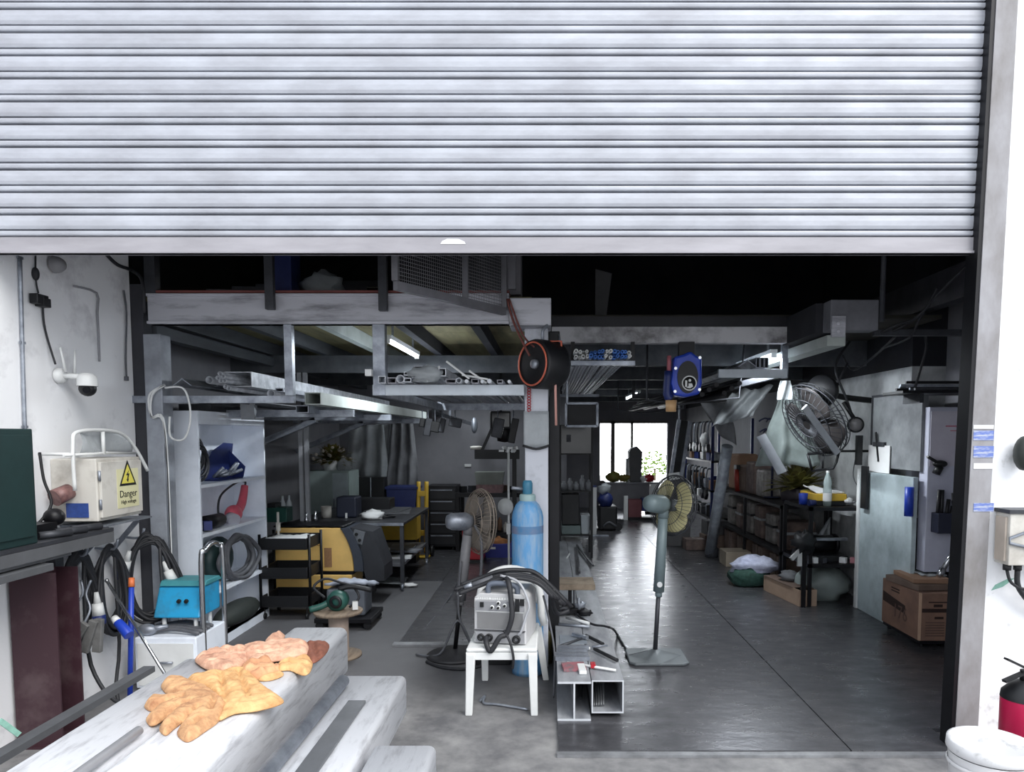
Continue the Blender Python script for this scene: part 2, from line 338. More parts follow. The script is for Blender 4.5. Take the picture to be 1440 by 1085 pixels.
# right side: front beam, side beam, short end beam
YR = P(1120, 470, 5.75).y
xr0, xr1 = P(776, 470, YR).x, P(1120, 470, YR).x
struct(MB().box(xr0, xr1, YR, YR+.1, P(900, 482, YR).z, P(900, 459, YR).z), 'steel_beam.002', M('beam_stained', (196, 196, 200), .65, .1, rgb2=(104, 102, 104), scale=3.6, stretch=(.8, 1, 1), thr=(.36, .56)), bevel=.004)
struct(MB().box(xr0, xr1, YR+.02, YR+.12, P(900, 459, YR).z+.002, P(900, 444, YR).z), 'steel_beam.003', M('black_edge_beam', (26, 26, 34), .5, var=.3))
x0, x1 = P(1168, 445, YB).x, P(1236, 445, YB).x
struct(MB().box(x0, x1, YB, YB+.14, P(1200, 464, YB).z, P(1200, 421, YB).z), 'steel_beam.004', M('end_beam_grey', (120, 121, 128), .6, var=.35), bevel=.006)
struct(MB().box(x0-.05, x0+.1, YB+.142, YR+.1, P(1200, 464, YB).z, P(1200, 421, YB).z), 'steel_beam.005', wall_d)
m = MB().box(P(1170, 460, YB-.02).x, P(1189, 460, YB-.02).x, YB-.022, YB-.002, P(1180, 474, YB).z, P(1180, 445, YB).z)
for zz in (455, 466): m.cyl(P(1179, zz, YB-.022), P(1179, zz, YB-.04), .011)
struct(m, 'trim_7', beamw)
struct(MB().box(x0+.04, x0+.17, YB+.15, 12, P(1200, 466, YB).z-.08, P(1200, 466, YB).z-.004), 'steel_beam.006', beamp)
struct(MB().box(x1+.0, XA, YB+.06, YB+.1, P(1240, 470, YB).z, P(1240, 461, YB).z), 'trim_8', steeld)
struct(MB().box(XR-.12, XR-.001, YB-.9, 12, 2.72, 2.98), 'steel_beam.007', M('dark_side_beam', (66, 66, 74), .7, var=.3))
# railing posts above the beams
for px, a in ((380, 435), (539, 437)):
    p = P(px, a, YB-.03); struct(MB().box(p.x-.03, p.x+.03, YB-.05, YB-.003, p.z, 5.2), 'steel_column.005', steeld, bevel=.004)
p = P(1240, 452, YB-.04); struct(MB().cyl(p, (p.x, p.y, 5.2), .017), 'steel_column.006', steeld)
# hangers under the front beam
p = P(407, 556, YB+.03); struct(MB().box(p.x-.028, p.x+.028, YB+.02, YB+.08, p.z, zb), 'steel_column.007', gal, bevel=.003)
p = P(534, 556, YB+.03); struct(MB().box(p.x-.043, p.x+.043, YB+.02, YB+.1, p.z, zb), 'steel_column.008', gal, bevel=.003)
# deck, joists and cross beams
m = MB()
for i in range(8): m.box(XW, xcol0+.05, 5.1+i*.77, 5.1+i*.77+.765, ZD, ZD+.03)
struct(m, 'ceiling.001', deck)
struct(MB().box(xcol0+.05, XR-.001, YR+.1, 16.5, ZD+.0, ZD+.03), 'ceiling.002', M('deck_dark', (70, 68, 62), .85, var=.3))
for i, X in enumerate((-2.86, -2.3, -1.72, -1.12, -.55)):
    struct(MB().box(X-.035, X+.035, 5.12, 11.19, ZD-.12, ZD-.002), f'steel_beam.{20+i:03d}', (beamd, beamd, beamp, wall_d, wall_d)[i])
for i, Y in enumerate((7.4, 9.2)): struct(MB().box(XW, xcol0, Y, Y+.1, ZD-.3, ZD-.125), f'steel_beam.{30+i:03d}', beamd)
for i, Y in enumerate((7.2, 9.0, 10.8, 12.8, 14.8)): struct(MB().box(.05, XR, Y, Y+.1, ZD-.25, ZD-.002), f'steel_beam.{40+i:03d}', beamd)
struct(MB().box(XL, XL+.1, 5.2, 11.19, P(225, 468, 5.15).z-.02, P(225, 455, 5.15).z), 'steel_beam.050', beamd)
p = P(428, 600, 7.45); struct(MB().box(p.x-.05, p.x-.01, 7.4, 7.44, 0, ZD-.3).box(p.x+.01, p.x+.05, 7.4, 7.44, 0, ZD-.3), 'steel_column.009', M('pale_post', (170, 172, 178), .5, .2, var=.25))

# ================================================================ ROLLER SHUTTER
xs0, xs1 = XL+.0, 2.26
zbar0, zbar1 = P(700, 357, YS).z, P(700, 334, YS).z
rs = thing('roller_shutter', 'large grey galvanised roller shutter, half raised across the top of the opening', 'roller shutter', (0, YS, zbar0))
m = MB(); prof = []; z = zbar1; p = (P(700, 3, YS).z - zbar1)/10.33
while z < 4.95:
    prof += [(.034, z), (.034, z+.0105), (.0, z+.0115), (-.003, z+.016), (-.004, z+.026), (-.002, z+.033), (.034, z+.034), (.034, z+.0445), (.002, z+.0455), (-.003, z+.06), (-.004, z+.085), (-.002, z+.11), (.001, z+p-.002), (.034, z+p-.001)]
    z += p
n = len(prof); vs = []
NX = 14
for k in range(NX+1):
    x = xs0+.002 + (xs1-.002-xs0)*k/NX; vs += [(x, YS+a, b) for a, b in prof]
m.add(vs, [(k*n+i, (k+1)*n+i, (k+1)*n+i+1, k*n+i+1) for k in range(NX) for i in range(n-1)])
sc = m.build('slat_curtain', shut, rs, solid=.0015)
m = MB().box(xs0+.002, 2.255, YS-.012, YS+.02, zbar0, zbar1-.001).box(xs0+.002, 2.255, YS-.025, YS+.03, zbar0, zbar0+.012)
bb = m.build('bottom_bar', shutbar, rs)
m = MB(); q = [(-.066, 0), (.066, 0), (.06, .012), (.03, .026), (-.03, .027), (-.055, .016)]; c = P(637, 343, YS-.014)
m.prism([(c.x+a, c.z+b) for a, b in q], 'y', YS-.0145, YS-.0125); o = m.build('sticker', white, bb); o['label'] = 'torn white sticker'
struct(MB().cyl((XL, YS+.28, 4.9), (2.3, YS+.28, 4.9), .17, n=24), 'trim_9', steeld)
# ================================================================ LEFT WALL: conduit, camera, electrical box, cables
xw = XL+.015
def wpt(px, py, x=xw): return WX(px, py, x)
m = MB(); a, b, c = wpt(28, 362), wpt(31, 470), wpt(35, 600)
m.tube([a, b, c, c+Vector((0, 0, -.16))], .011, k=4)
for t in (0, .5, 1): q = a.lerp(c, t); m.obox(q, (.01, .04, .014))
one(m, 'conduit', gal, 'pale vertical conduit pipe clipped to the left wall near the picture edge', 'pipe')
m = MB(); a, b, c = wpt(50, 358), wpt(50, 380), wpt(51, 398)
m.tube([a, b, c, wpt(54, 412)], .005, k=4); m.sphere(wpt(50, 385), .02, (1, 1, 1.9))
m.tube([wpt(60, 430), wpt(62, 455), wpt(68, 480), wpt(78, 512, xw+.03)], .006, k=5)
one(m, 'camera_cable', rubber, 'black cable with an inline joint running down to the security camera', 'cable')
m = MB(); q = wpt(55, 421, xw+.022); m.obox(q, (.05, .09, .055)).obox(q+Vector((0, .03, -.012)), (.055, .06, .05))
one(m, 'power_adapter', black, 'small black power adapter block hung on the left wall above the camera', 'adapter', bevel=.004)
m = MB(); q = wpt(76, 372); m.lathe([(0, .06), (.03, .055), (.045, .03), (.05, 0)], q, axis=(1, 0, 0)); one(m, 'wall_dome', M('dome_grey', (150, 150, 154), .5), 'small grey dome fitting on the left wall just under the shutter', 'dome')
# security camera
q = wpt(84, 528); t = thing('security_camera', 'white dome security camera with two antennas on the left wall', 'security camera', q)
m = MB().lathe([(0, .03), (.035, .028), (.045, .012), (.045, -.01)], q, axis=(1, 0, 0)); m.cyl(q+Vector((.02, 0, 0)), q+Vector((.13, .03, -.005)), .018); m.build('bracket', white, t)
h = q+Vector((.14, .035, -.03))
MB().lathe([(0, .05), (.03, .047), (.05, .03), (.056, .005), (.056, -.03)], h).build('housing', white, t)
m = MB().sphere(h+Vector((0, 0, -.045)), .048, (1, 1, .95)); hd = m.build('camera_head', black, t)
MB().cyl(h+Vector((.02, -.04, -.05)), h+Vector((.027, -.055, -.055)), .02).build('lens', glassy, hd)
for dy, s in ((-.02, -.03), (.06, .02)):
    MB().cyl(q+Vector((.05, dy, .02)), q+Vector((.045, dy+s, .16)), .009, .006, 8).build('antenna', white, t)
m = MB(); m.tube([wpt(104, 402), wpt(136, 412), wpt(137, 440), wpt(139, 480), wpt(140, 508)], .007, k=3)
one(m, 'surface_conduit', M('painted_conduit', (150, 150, 156), .8), 'thin bent conduit painted over on the left wall beside the camera', 'pipe')
m = MB(); m.tube([wpt(174, 408), wpt(178, 440), wpt(177, 500), wpt(178, 530)], .006, k=4); m.obox(wpt(178, 532), (.02, .02, .03))
one(m, 'wall_wire', rubg, 'loose grey wire hanging down the left wall next to the dark column', 'wire')
m = MB(); m.tube([wpt(150, 358), wpt(165, 372), wpt(185, 380), P(200, 395, 4.9), P(203, 440, 4.9)], .012, k=5)
one(m, 'feed_cable', rubber, 'black cable entering under the shutter and dropping along the dark left column', 'cable')
# bench of steel lengths, green cabinet, maroon post
zbn = 1.15
bt = thing('wall_bench', 'long dark steel bench bolted along the left wall under the green cabinet', 'bench', (XL+.2, 3.2, 0))
MB().box(XL, XL+.34, 1.3, 4.2, zbn-.02, zbn).build('bench_top', steeld, bt)
for z in (zbn-.065,): MB().box(XL+.29, XL+.34, 1.3, 4.2, z-.02, zbn-.022).build('edge_angle', flat, bt)
MB().box(XL+.03, XL+.09, 4.05, 4.12, 0, zbn-.022).build('leg', steeld, bt, bevel=.003)
for i, (dx, z, ye) in enumerate(((.2, .085, 3.85), (.24, .13, 3.65))):
    one(MB().box(XL+.06, XL+.12+dx, 1.4, ye, zbn-z-.02, zbn-z+.018), 'steel_flat', flat, ('upper', 'lower')[i]+' grey steel length racked under the left wall bench', 'steel bar', bevel=.003)
t = thing('bench_bracket', 'short steel shelf bracket under the electrical box on the left wall', 'bracket', (XL+.15, 4.5, zbn-.05))
MB().box(XL, XL+.28, 4.23, 4.72, zbn+.0, zbn+.012).build('shelf_plate', gal, t)
for y in (4.3, 4.62): MB().bar((XL, y, zbn-.28), (XL+.24, y, zbn-.006), .03, .012, (0, 1, 0)).build('strut', gal, t)
t = thing('green_cabinet', 'dark green metal cabinet standing on the bench at the left picture edge', 'cabinet', (XL+.16, 3.0, zbn))
MB().box(XL+.01, XL+.32, 2.55, 3.6, zbn, 1.73).build('cabinet_body', green, t, bevel=.006)
MB().box(XL+.321, XL+.33, 2.58, 3.57, zbn+.04, 1.70).build('door', green, t, bevel=.003)
t = thing('maroon_post', 'maroon painted steel post under the bench at the left wall', 'post', (XL+.14, 3.85, 0))
MB().box(XL+.02, XL+.27, 3.78, 3.79, 0.01, zbn-.19).box(XL+.02, XL+.27, 3.96, 3.97, .01, zbn-.19).box(XL+.14, XL+.15, 3.79, 3.96, .01, zbn-.19).build('post_shaft', maroon, t)
MB().box(XL+.0, XL+.3, 3.74, 4.0, 0, .012).build('foot_plate', maroon, t)
# dark bag / junk on the bench beside the cabinet
m = MB().box(XL+.04, XL+.2, 3.68, 3.92, zbn, zbn+.07).tube([(XL+.1, 3.9, zbn+.05), (XL+.13, 3.98, zbn+.16), (XL+.08, 4.0, zbn+.3), (XL+.05, 4.02, zbn+.45)], .008, k=5)
m.sphere((XL+.15, 3.97, zbn+.09), .055, (1, 1, .9)); one(m, 'clamp_tool', blackm, 'black clamp tool lying on the bench beside the electrical box', 'tool')
for i in range(3):
    y = 3.70+i*.13; one(MB().cyl((XL+.25, y, zbn+.022), (XL+.33, y+.14, zbn+.022), .02, n=10), 'pipe_offcut', steeld, ('nearest', 'middle', 'furthest')[i]+' short pipe offcut lying along the bench edge', 'pipe')
# electrical box
y0e, y1e = 4.17, 4.62; xe = XL+.27; z0e, z1e = P(110, 738, y0e).z+.02, P(110, 645, y0e).z
t = thing('electrical_box', 'cream electrical distribution box with a danger sign on the left wall', 'electrical box', (XL+.14, 4.4, z0e))
bd = MB().box(XL, xe, y0e, y1e, z0e, z1e).build('enclosure', cream, t, bevel=.006)
dr = MB().box(xe+.001, xe+.018, y0e+.015, y1e-.015, z0e+.02, z1e-.02).build('door', cream, t, bevel=.003)
for z in (z0e+.1, z1e-.1): MB().cyl((xe+.012, y0e+.01, z-.03), (xe+.012, y0e+.01, z+.03), .008, n=8).build('hinge', gal, dr)
q = P(98, 690, y0e); MB().cyl(q, q+Vector((-.03, -.09, -.035)), .045, .05, 14).build('socket', M('socket_brown_red', (150, 112, 108), .5, rgb2=(96, 66, 66), scale=20), t)
q = P(108, 718, y0e-.002); MB().box(q.x-.06, q.x+.07, y0e-.006, y0e-.001, q.z-.04, q.z+.045).build('blue_plate', M('blue_plate', (50, 78, 150), .5, var=.3, scale=30), t)
yc = y0e+.26; sg = MB().box(xe+.0185, xe+.0205, yc-.095, yc+.13, z0e+.06, z1e-.07).build('danger_sign', M('sign_cream', (222, 218, 176), .6, var=.08), t)
sg['label'] = 'pale yellow danger sign'
zt_ = z0e+.23; yq = yc+.017
def tri(k): return [(yq-.09*k, zt_-.035*k), (yq+.09*k, zt_-.035*k), (yq, zt_+.125*k)]
MB().prism(tri(1), 'x', xe+.0206, xe+.0214).build('warning_triangle', ink, sg); MB().prism([(a, b+.008) for a, b in [(yq-.068, zt_-.028), (yq+.068, zt_-.028), (yq, zt_+.09)]], 'x', xe+.0215, xe+.022).build('triangle_fill', signy, sg)
MB().prism([(yq+.012, zt_+.062), (yq-.02, zt_+.03), (yq-.002, zt_+.028), (yq-.012, zt_+.002), (yq-.02, zt_+.004), (yq-.002, zt_-.014), (yq+.008, zt_+.01), (yq, zt_+.006), (yq+.016, zt_+.04), (yq, zt_+.04)], 'x', xe+.0221, xe+.0228).build('lightning_bolt', ink, sg)
lettering('Danger', .062, (xe+.0212, yq, z0e+.125), (0, 1, 0), (0, 0, 1), ink, sg, align='CENTER')
lettering('High voltage', .032, (xe+.0212, yq, z0e+.085), (0, 1, 0), (0, 0, 1), ink, sg, align='CENTER')
t = thing('pipe_guard', 'white bent pipe guard rail arching over the electrical box', 'guard rail', (XL+.1, 4.2, z1e))
gx = XL+.2; za = z1e+.16
MB().tube([(gx, 4.08, z1e-.18), (gx, 4.08, z1e+.08), (gx, 4.14, za), (gx, 4.5, za), (gx, 4.68, za-.09), (gx+.03, 4.78, z1e-.1)], .011, k=5).build('top_rail', white, t)
MB().tube([(gx, 4.0, z1e+.025), (gx, 4.4, z1e+.03), (gx, 4.7, z1e+.02)], .008).build('lower_rail', white, t)
MB().cyl((gx, 4.36, z1e+.02), (gx, 4.36, za), .011).build('upright', white, t)
for y in (4.08, 4.4): MB().cyl((XL, y, z1e+.03), (gx, y, z1e+.03), .009).build('stay', white, t)
m = MB().grid(lambda u, v: (gx-.015+.02*sin(7*u+3*v), 4.16+.5*u, z1e+.03+(.13-.09*max(0, u-.6))*v), 10, 5); one(m, 'plastic_wrap', plas, 'clear plastic wrap stretched inside the pipe guard above the electrical box', 'plastic wrap', solid=.002)
# hooks and hanging cable coils
def coil(nm, c, u, v, ru, rv, n, r, mat, label, seed, tail=None, group=None, w=(1, 0, 0)):
    rr = random.Random(seed); c, u, v, w = Vector(c), Vector(u), Vector(v), Vector(w); pts = []
    for k in range(n):
        a0, b0 = ru*rr.uniform(.78, 1.12), rv*rr.uniform(.82, 1.1); off = Vector((0, 0, 0)) + u*rr.uniform(-.15, .15)*ru - v*rr.uniform(0, .22)*rv + w*rr.uniform(-.035, .035)
        for i in range(12):
            th = pi/2 + 2*pi*i/12; f = 1 - .18*max(0, sin(th))
            pts.append(c + off*(1-max(0, sin(th))) + u*a0*cos(th)*f + v*b0*sin(th) + w*rr.uniform(-.006, .006))
    m = MB(); m.tube(pts + ([Vector(p) for p in tail] if tail else []), r, n=6, k=3)
    return one(m, nm, mat, label, 'cable', group)
hk = ((4.25, .98), (4.55, .97), (4.85, 1.0))
for i, (y, z) in enumerate(hk):
    one(MB().tube([(XL, y, z), (XL+.12, y, z-.005), (XL+.15, y, z+.06)], .009, k=3), 'wall_hook', gal, f'steel hook on the left wall carrying the {("nearest", "middle", "furthest")[i]} cable coil', 'hook')
coil('cable_coil', (XL+.09, 4.25, .72), (0, 1, 0), (0, 0, 1), .15, .27, 13, .013, rubber, 'grey black cable coil hung nearest the maroon post', 1, [(XL+.12, 4.25, .4), (XL+.2, 4.22, .2), (XL+.3, 4.2, .1), (XL+.34, 4.3, .012)])
coil('cable_coil', (XL+.09, 4.55, .72), (0, 1, 0), (0, 0, 1), .16, .25, 13, .012, rubber, 'dark cable coil hung on the wall between the other two coils', 5, [(XL+.13, 4.55, .35), (XL+.16, 4.45, .12), (XL+.2, 4.4, .012)])
coil('cable_coil', (XL+.17, 4.86, .72), (.85, .5, 0), (0, 0, 1), .165, .28, 11, .012, rubber, 'black cable coil hung on the column beside the white cabinet', 9, [(XL+.3, 4.8, .45), (XL+.33, 4.78, .3)], w=(-.5, .85, 0))
def plug(px, py, Y, d, lab):
    q = P(px, py, Y); d = Vector(d).normalized(); t = thing('industrial_plug', lab, 'plug', q)
    MB().cyl(q, q+d*.075, .03, .036, 14).build('plug_grip', white, t); MB().cyl(q+d*.075, q+d*.13, .038, .038, 14).build('plug_collar', navy, t)
    MB().cyl(q-d*.07, q, .012, .022, 10).build('cable_gland', white, t)
plug(137, 848, 4.35, (.1, -.05, -1), 'white and blue industrial plug hanging from the middle cable coil')
plug(178, 788, 4.75, (-.35, 0, -1), 'white and blue industrial plug at the left side of the furthest coil')
plug(236, 802, 4.9, (.45, 0, -1), 'white and blue industrial plug beside the white cabinet edge')
plug(74, 925, 4.1, (.5, 0, -1), 'white and blue plug hanging low beside the maroon post')
# welding clamp bundle
q = P(112, 895, 4.1); t = thing('clamp_bundle', 'bundle of grey welding clamps hung on a chain by the maroon post', 'clamp', q)
m = MB()
for i, (dx, rz) in enumerate(((-.06, .35), (-.01, .1), (.05, -.15), (.09, -.4))): MB().obox(q+Vector((dx, -.03+.02*i, 0)), (.05, .03, .2), ry=rz+.5).build('clamp_jaw', M('clamp_grey', (126, 126, 126), .6, .2, var=.4, scale=12), t, bevel=.004)
for s in (-1, 1): m.tube([q+Vector((s*.03, 0, .08)), q+Vector((s*.05, .03, .16)), q+Vector((s*.01, .06, .24)), q+Vector((s*.03, .08, .32))], .007, k=4)
m.build('chain', gal, t)
one(MB().sphere(q+Vector((-.12, -.02, -.12)), .03, (1, 1, .8)), 'cable_end', white, 'white round cable end hanging under the welding clamps', 'cable end')
# mop handle, silver stick, blue bottle
a, b = P(183, 945, 4.35), P(185, 812, 4.5); t = thing('mop_handle', 'bright blue broom handle with an orange cap leaning on the hanging cables', 'broom handle', a); d = (b-a)
MB().cyl(F(183, 985, 0)+Vector((0, .0, .01)), b-d*.1, .016).build('handle', royal, t); MB().cyl(b-d*.1, b, .02, .017).build('end_cap', M('orange_cap', (222, 120, 70), .5), t)
a, b = P(150, 816, 4.5), P(240, 960, 4.25); one(MB().cyl(a, b+(b-a)*.25, .01, n=10).sphere(a, .014), 'metal_stick', chrome, 'silver metal stick leaning diagonally across the blue handle', 'stick')
a, b = P(160, 868, 4.4), P(182, 893, 4.35); t = thing('spray_bottle', 'blue bottle with a white cap hanging beside the blue handle', 'bottle', a); MB().cyl(a.lerp(b, .25), b, .028, .034, 14).build('bottle_body', royal, t, bevel=.004); MB().cyl(a, a.lerp(b, .25), .022, .026, 12).build('cap', white, t)
# white chest with clutter, blue machine on it
q = F(232, 960); x0, x1, ya, yb = -2.55, -2.12, 4.62, 5.05
x0, x1 = P(189, 900, ya).x, P(276, 900, ya).x; zc = P(230, 896, ya).z
t = thing('white_drum_box', 'low white metal chest on the floor by the hanging cables', 'chest', ((x0+x1)/2, ya+.2, 0))
MB().box(x0, x1, ya, yb, 0.02, zc).build('chest_body', whited, t, bevel=.008); MB().box(x0+.02, x1-.02, ya-.006, ya-.001, .04, zc-.04).build('front_panel', white, t); MB().cyl((x0+.18, ya-.025, zc*.55), (x0+.26, ya-.025, zc*.55), .008).build('handle', gal, t)
for sx in (x0+.04, x1-.04): MB().cyl((sx, ya+.06, 0), (sx, ya+.06, .02), .02).build('foot', black, t)
bx0, bx1, by = P(228, 850, 4.85).x, P(292, 850, 4.85).x, 4.78; bz0, bz1 = zc+.1, P(250, 822, 4.85).z
t = thing('blue_machine', 'bright blue power unit with two front holes propped above the white chest', 'machine', ((bx0+bx1)/2, by, bz0))
m = MB(); m.prism([(by-.05, bz0), (by+.26, bz0), (by+.26, bz1), (by+.04, bz1)], 'x', bx0, bx1); m.build('housing', cyan, t, bevel=.012)
MB().prism([(by+.02, bz1+.001), (by+.28, bz1+.001), (by+.24, bz1+.035), (by+.05, bz1+.035)], 'x', bx0+.01, bx1+.01).build('lid', M('teal_lid', (70, 150, 160), .5, var=.3), t, bevel=.006)
for i in (0, 1): MB().cyl((bx0+.17+.05*i, by-.04, bz0+.11), (bx0+.17+.05*i, by-.025, bz0+.115), .014).build('socket_hole', ink, t)
for sx in (bx0+.05, bx1-.05):
    for sy in (by, by+.2): MB().cyl((sx, sy, zc), (sx, sy, bz0), .014).build('leg', white, t)
m = MB()
for i in range(5): y = ya+.03+.05*i; m.tube([(x0+.02, y, zc+.015), (x0+.2, y+.05, zc+.035), (x0+.4, y, zc+.02), (x1-.04, y+.03, zc+.018)], .012, k=5)
one(m, 'hose_bundle', rubg, 'grey hose bundle lying on the white chest under the blue machine', 'hose')
q = P(207, 885, ya+.05); m = MB().sphere(q, .05, (1.3, .8, .8)); m.cyl(q, q+Vector((.13, .02, .02)), .025, .012); one(m, 'spray_gun', gal, 'silver spray gun lying on the left end of the white chest', 'spray gun')
# tube trolley handle
t = thing('hand_trolley', 'steel hand trolley with a tall bent tube handle before the white cabinet', 'trolley', (-2.3, 4.6, 0))
a0, a1 = P(286, 880, 4.75), P(316, 880, 5.05); zt2 = P(295, 770, 4.75).z
MB().tube([(a0.x, a0.y, .12), (a0.x, a0.y, zt2-.1), (a0.x+.015, a0.y+.03, zt2-.02), (a0.lerp(a1, .5).x, a0.lerp(a1, .5).y, zt2+.01), (a1.x-.015, a1.y-.03, zt2-.02), (a1.x, a1.y, zt2-.1), (a1.x, a1.y, .12)], .018, n=10, k=5).build('handle', chrome, t)
MB().box(a0.x-.03, a0.x+.19, 4.72, 5.1, .1, .125).build('platform', steeld, t)
for dx in (.0, .16):
    for y in (4.77, 5.05): MB().cyl((a0.x+dx, y-.012, .05), (a0.x+dx, y+.012, .05), .05).build('wheel', black, t)
# white cable loop on the left column
q = P(232, 545, 5.0); m = MB()
for r, k in ((.11, 0), (.125, 1)): m.tube([q+Vector((-.0, 0, .02)), q+Vector((-.09-.02*k, 0, -.05)), q+Vector((-.1, 0, -.2)), q+Vector((-.01, 0, -.3+.02*k)), q+Vector((.0, 0, -1.3))], .008, k=6)
m.tube([q, q+Vector((.12, 0, .0)), q+Vector((.16, .01, -.1)), q+Vector((.16, .01, -.25)), q+Vector((.11, .01, -.36)), q+Vector((.02, .01, -.34)), q+Vector((.02, .01, -.2))], .007, k=5)
one(m, 'white_cable', white, 'white cable looped over the left column and dropping to the floor', 'cable')
# ================================================================ WHITE CABINET AND ITS CONTENTS
cx0, cx1, cy0, cy1, cz = XL+.0, -2.62, 5.34, 6.6, P(285, 577, 5.34).z
t = thing('open_cabinet', 'tall white open shelved cabinet against the left wall', 'cabinet', ((cx0+cx1)/2, 6.0, 0))
MB().box(cx0, cx1, cy0, cy0+.025, 0, cz).build('side_panel', whited, t, bevel=.003); MB().box(cx0, cx1, cy1-.025, cy1, 0, cz).build('side_panel', whited, t, bevel=.003)
MB().box(cx0, cx0+.012, cy0+.026, cy1-.026, .01, cz).build('back_panel', whited, t); MB().box(cx0+.013, cx1, cy0+.026, cy1-.026, cz-.1, cz).build('top_panel', whited, t)
MB().box(cx1-.03, cx1, cy0+.026, cy1-.026, 0, .1).build('plinth', whited, t)
SH = [P(283, 682, cy0).z, P(285, 752, cy0).z, P(300, 840, cy0).z, .1]
for z in SH: MB().box(cx0+.013, cx1, cy0+.026, cy1-.026, z-.025, z).build('shelf', whited, t)
# dark blue parts bin and a ball of fittings on the top shelf
y = 5.95; z = SH[0]+.001
t = thing('parts_bin', 'dark blue open parts bin on the top shelf of the white cabinet', 'bin', (-2.75, y, z)); m = MB()
m.prism([(y-.16, z), (y+.3, z), (y+.38, z+.3), (y+.2, z+.31), (y-.02, z+.24), (y-.17, z+.1)], 'x', -2.80, -2.795); m.build('bin_side', navy, t)
MB().box(-2.795, -2.68, y-.15, y+.3, z, z+.008).build('bin_floor', navy, t); MB().prism([(-2.795, z+.008), (-2.68, z+.008), (-2.66, z+.1), (-2.795, z+.24)], 'y', y+.3, y+.308).build('bin_end', navy, t)
m = MB()
for i in range(9): m.cyl((-2.73+rnd.uniform(-.04, .04), y-.12+i*.045, z+.03), (-2.66, y-.1+i*.045+rnd.uniform(-.03, .03), z+.05+rnd.uniform(0, .09)), .014, n=8)
one(m, 'steel_fittings', gal, 'heap of small steel fittings in front of the blue parts bin', 'fittings')['kind'] = 'stuff'
m = MB()
for i in range(4): m.tube([(-2.74+.02*cos(i), y-.38+.13*cos(a*pi/5), z+.02+.03*i+.14*(1+sin(a*pi/5))*.9) for a in range(10)], .012, closed=True, k=2)
one(m, 'wire_coil', steeld, 'dark wire coil standing left of the blue parts bin', 'wire coil')
# pink grinder with cord, dark tool on the middle shelf
z = SH[1]+.001; y = 6.15
t = thing('angle_grinder', 'pink red angle grinder standing on its head on the middle cabinet shelf', 'grinder', (-2.72, y, z))
MB().sphere((-2.72, y-.02, z+.075), .075, (.9, 1.3, 1)).build('gear_head', pink, t); MB().tube([(-2.72, y+.06, z+.09), (-2.72, y+.14, z+.14), (-2.72, y+.19, z+.22), (-2.72, y+.22, z+.3)], .042, n=12, k=4, r2=.03).build('body_grip', pink, t)
MB().tube([(-2.72, y+.22, z+.29), (-2.72, y+.23, z+.335), (-2.74, y+.1, z+.335), (-2.75, y-.16, z+.26), (-2.75, y-.24, z+.16), (-2.74, y-.25, z+.02)], .009, k=6).build('power_cord', rubber, t)
MB().cyl((-2.72, y-.1, z+.05), (-2.66, y-.14, z+.03), .05, .055).build('disc_guard', M('silver_guard', (190, 190, 200), .4, .4), t)
q = Vector((-2.7, 5.75, z+.06)); t = thing('corded_drill', 'dark corded power drill lying beside the pink grinder', 'drill', q-Vector((0, 0, .06)))
MB().cyl(q+Vector((0, .08, 0)), q+Vector((0, -.22, .0)), .055, .06).build('motor_body', blackm, t); MB().cyl(q+Vector((0, .08, 0)), q+Vector((0, .16, 0)), .05, .025).build('chuck', chrome, t); MB().obox(q+Vector((.02, -.2, -.01)), (.06, .16, .07), rz=.6).build('grip', navy, t)
# hose and welding helmet on lower shelf
z = SH[2]+.001; q = Vector((-2.66, 6.0, z+.22))
coil('hose_coil', (-2.66, 6.05, z+.2), (.08, 1, 0), (0, 0, 1), .27, .165, 9, .02, rubg, 'thick grey hose coiled on the lower cabinet shelf', 21)
m = MB().sphere((-2.8, 5.98, z+.186), .2, (.45, 1.15, .95), fl=-.185); one(m, 'welding_helmet', green, 'dark green helmet shell standing behind the coiled hose', 'helmet')
m = MB().sphere((-2.7, 6.1, SH[3]+.06), .3, (.4, 1.3, .35), fl=-.055); one(m, 'dust_cover', M('dark_olive', (44, 50, 48), .7), 'dark rounded cover on the bottom shelf of the white cabinet', 'cover')
# ================================================================ RACK OF TUBES ALONG THE LEFT WALL
def bracket(y, zt, reach, z2):
    t = thing('rack_bracket', '', 'bracket', (XW, y, zt)); MB().box(XW, XL+reach, y-.03, y+.03, zt-.06, zt).build('arm', gal, t, bevel=.003); 
    if z2: MB().bar((XW+.02, y, z2), (XL+reach*.42, y, zt-.05), .06, .06, (0, 1, 0)).build('brace', gal, t, bevel=.003)
    return t
zr = 1.905
for i, y in enumerate((5.9, 7.3, 9.2)): bracket(y, zr, 1.32, (0, zr-.42, zr-.42)[i])['label'] = f'{("nearest", "middle", "furthest")[i]} steel wall bracket carrying the rack of tubes on the left wall'
p = P(407, 556, YB+.03); one(MB().box(XL, p.x+.03, YB+.03, YB+.07, P(407, 562, YB).z-.02, P(407, 556, YB).z), 'rack_bar', gal, 'galvanised cross bar of the tube rack hung from the front beam', 'bar')
x = XL+.12
rk = []
m = MB(); q = P(268, 545, 5.2); m.bar((q.x-.04, 5.1, zr+.17), (q.x-.04, 9.5, zr+.17), .09, .006, (-.7, 0, 1)).bar((q.x+.02, 5.1, zr+.17), (q.x+.02, 9.5, zr+.17), .09, .006, (.7, 0, 1)); one(m, 'angle_iron', gal, 'long galvanised angle iron at the left end of the wall tube rack', 'steel angle', 'tubes on the left wall rack')
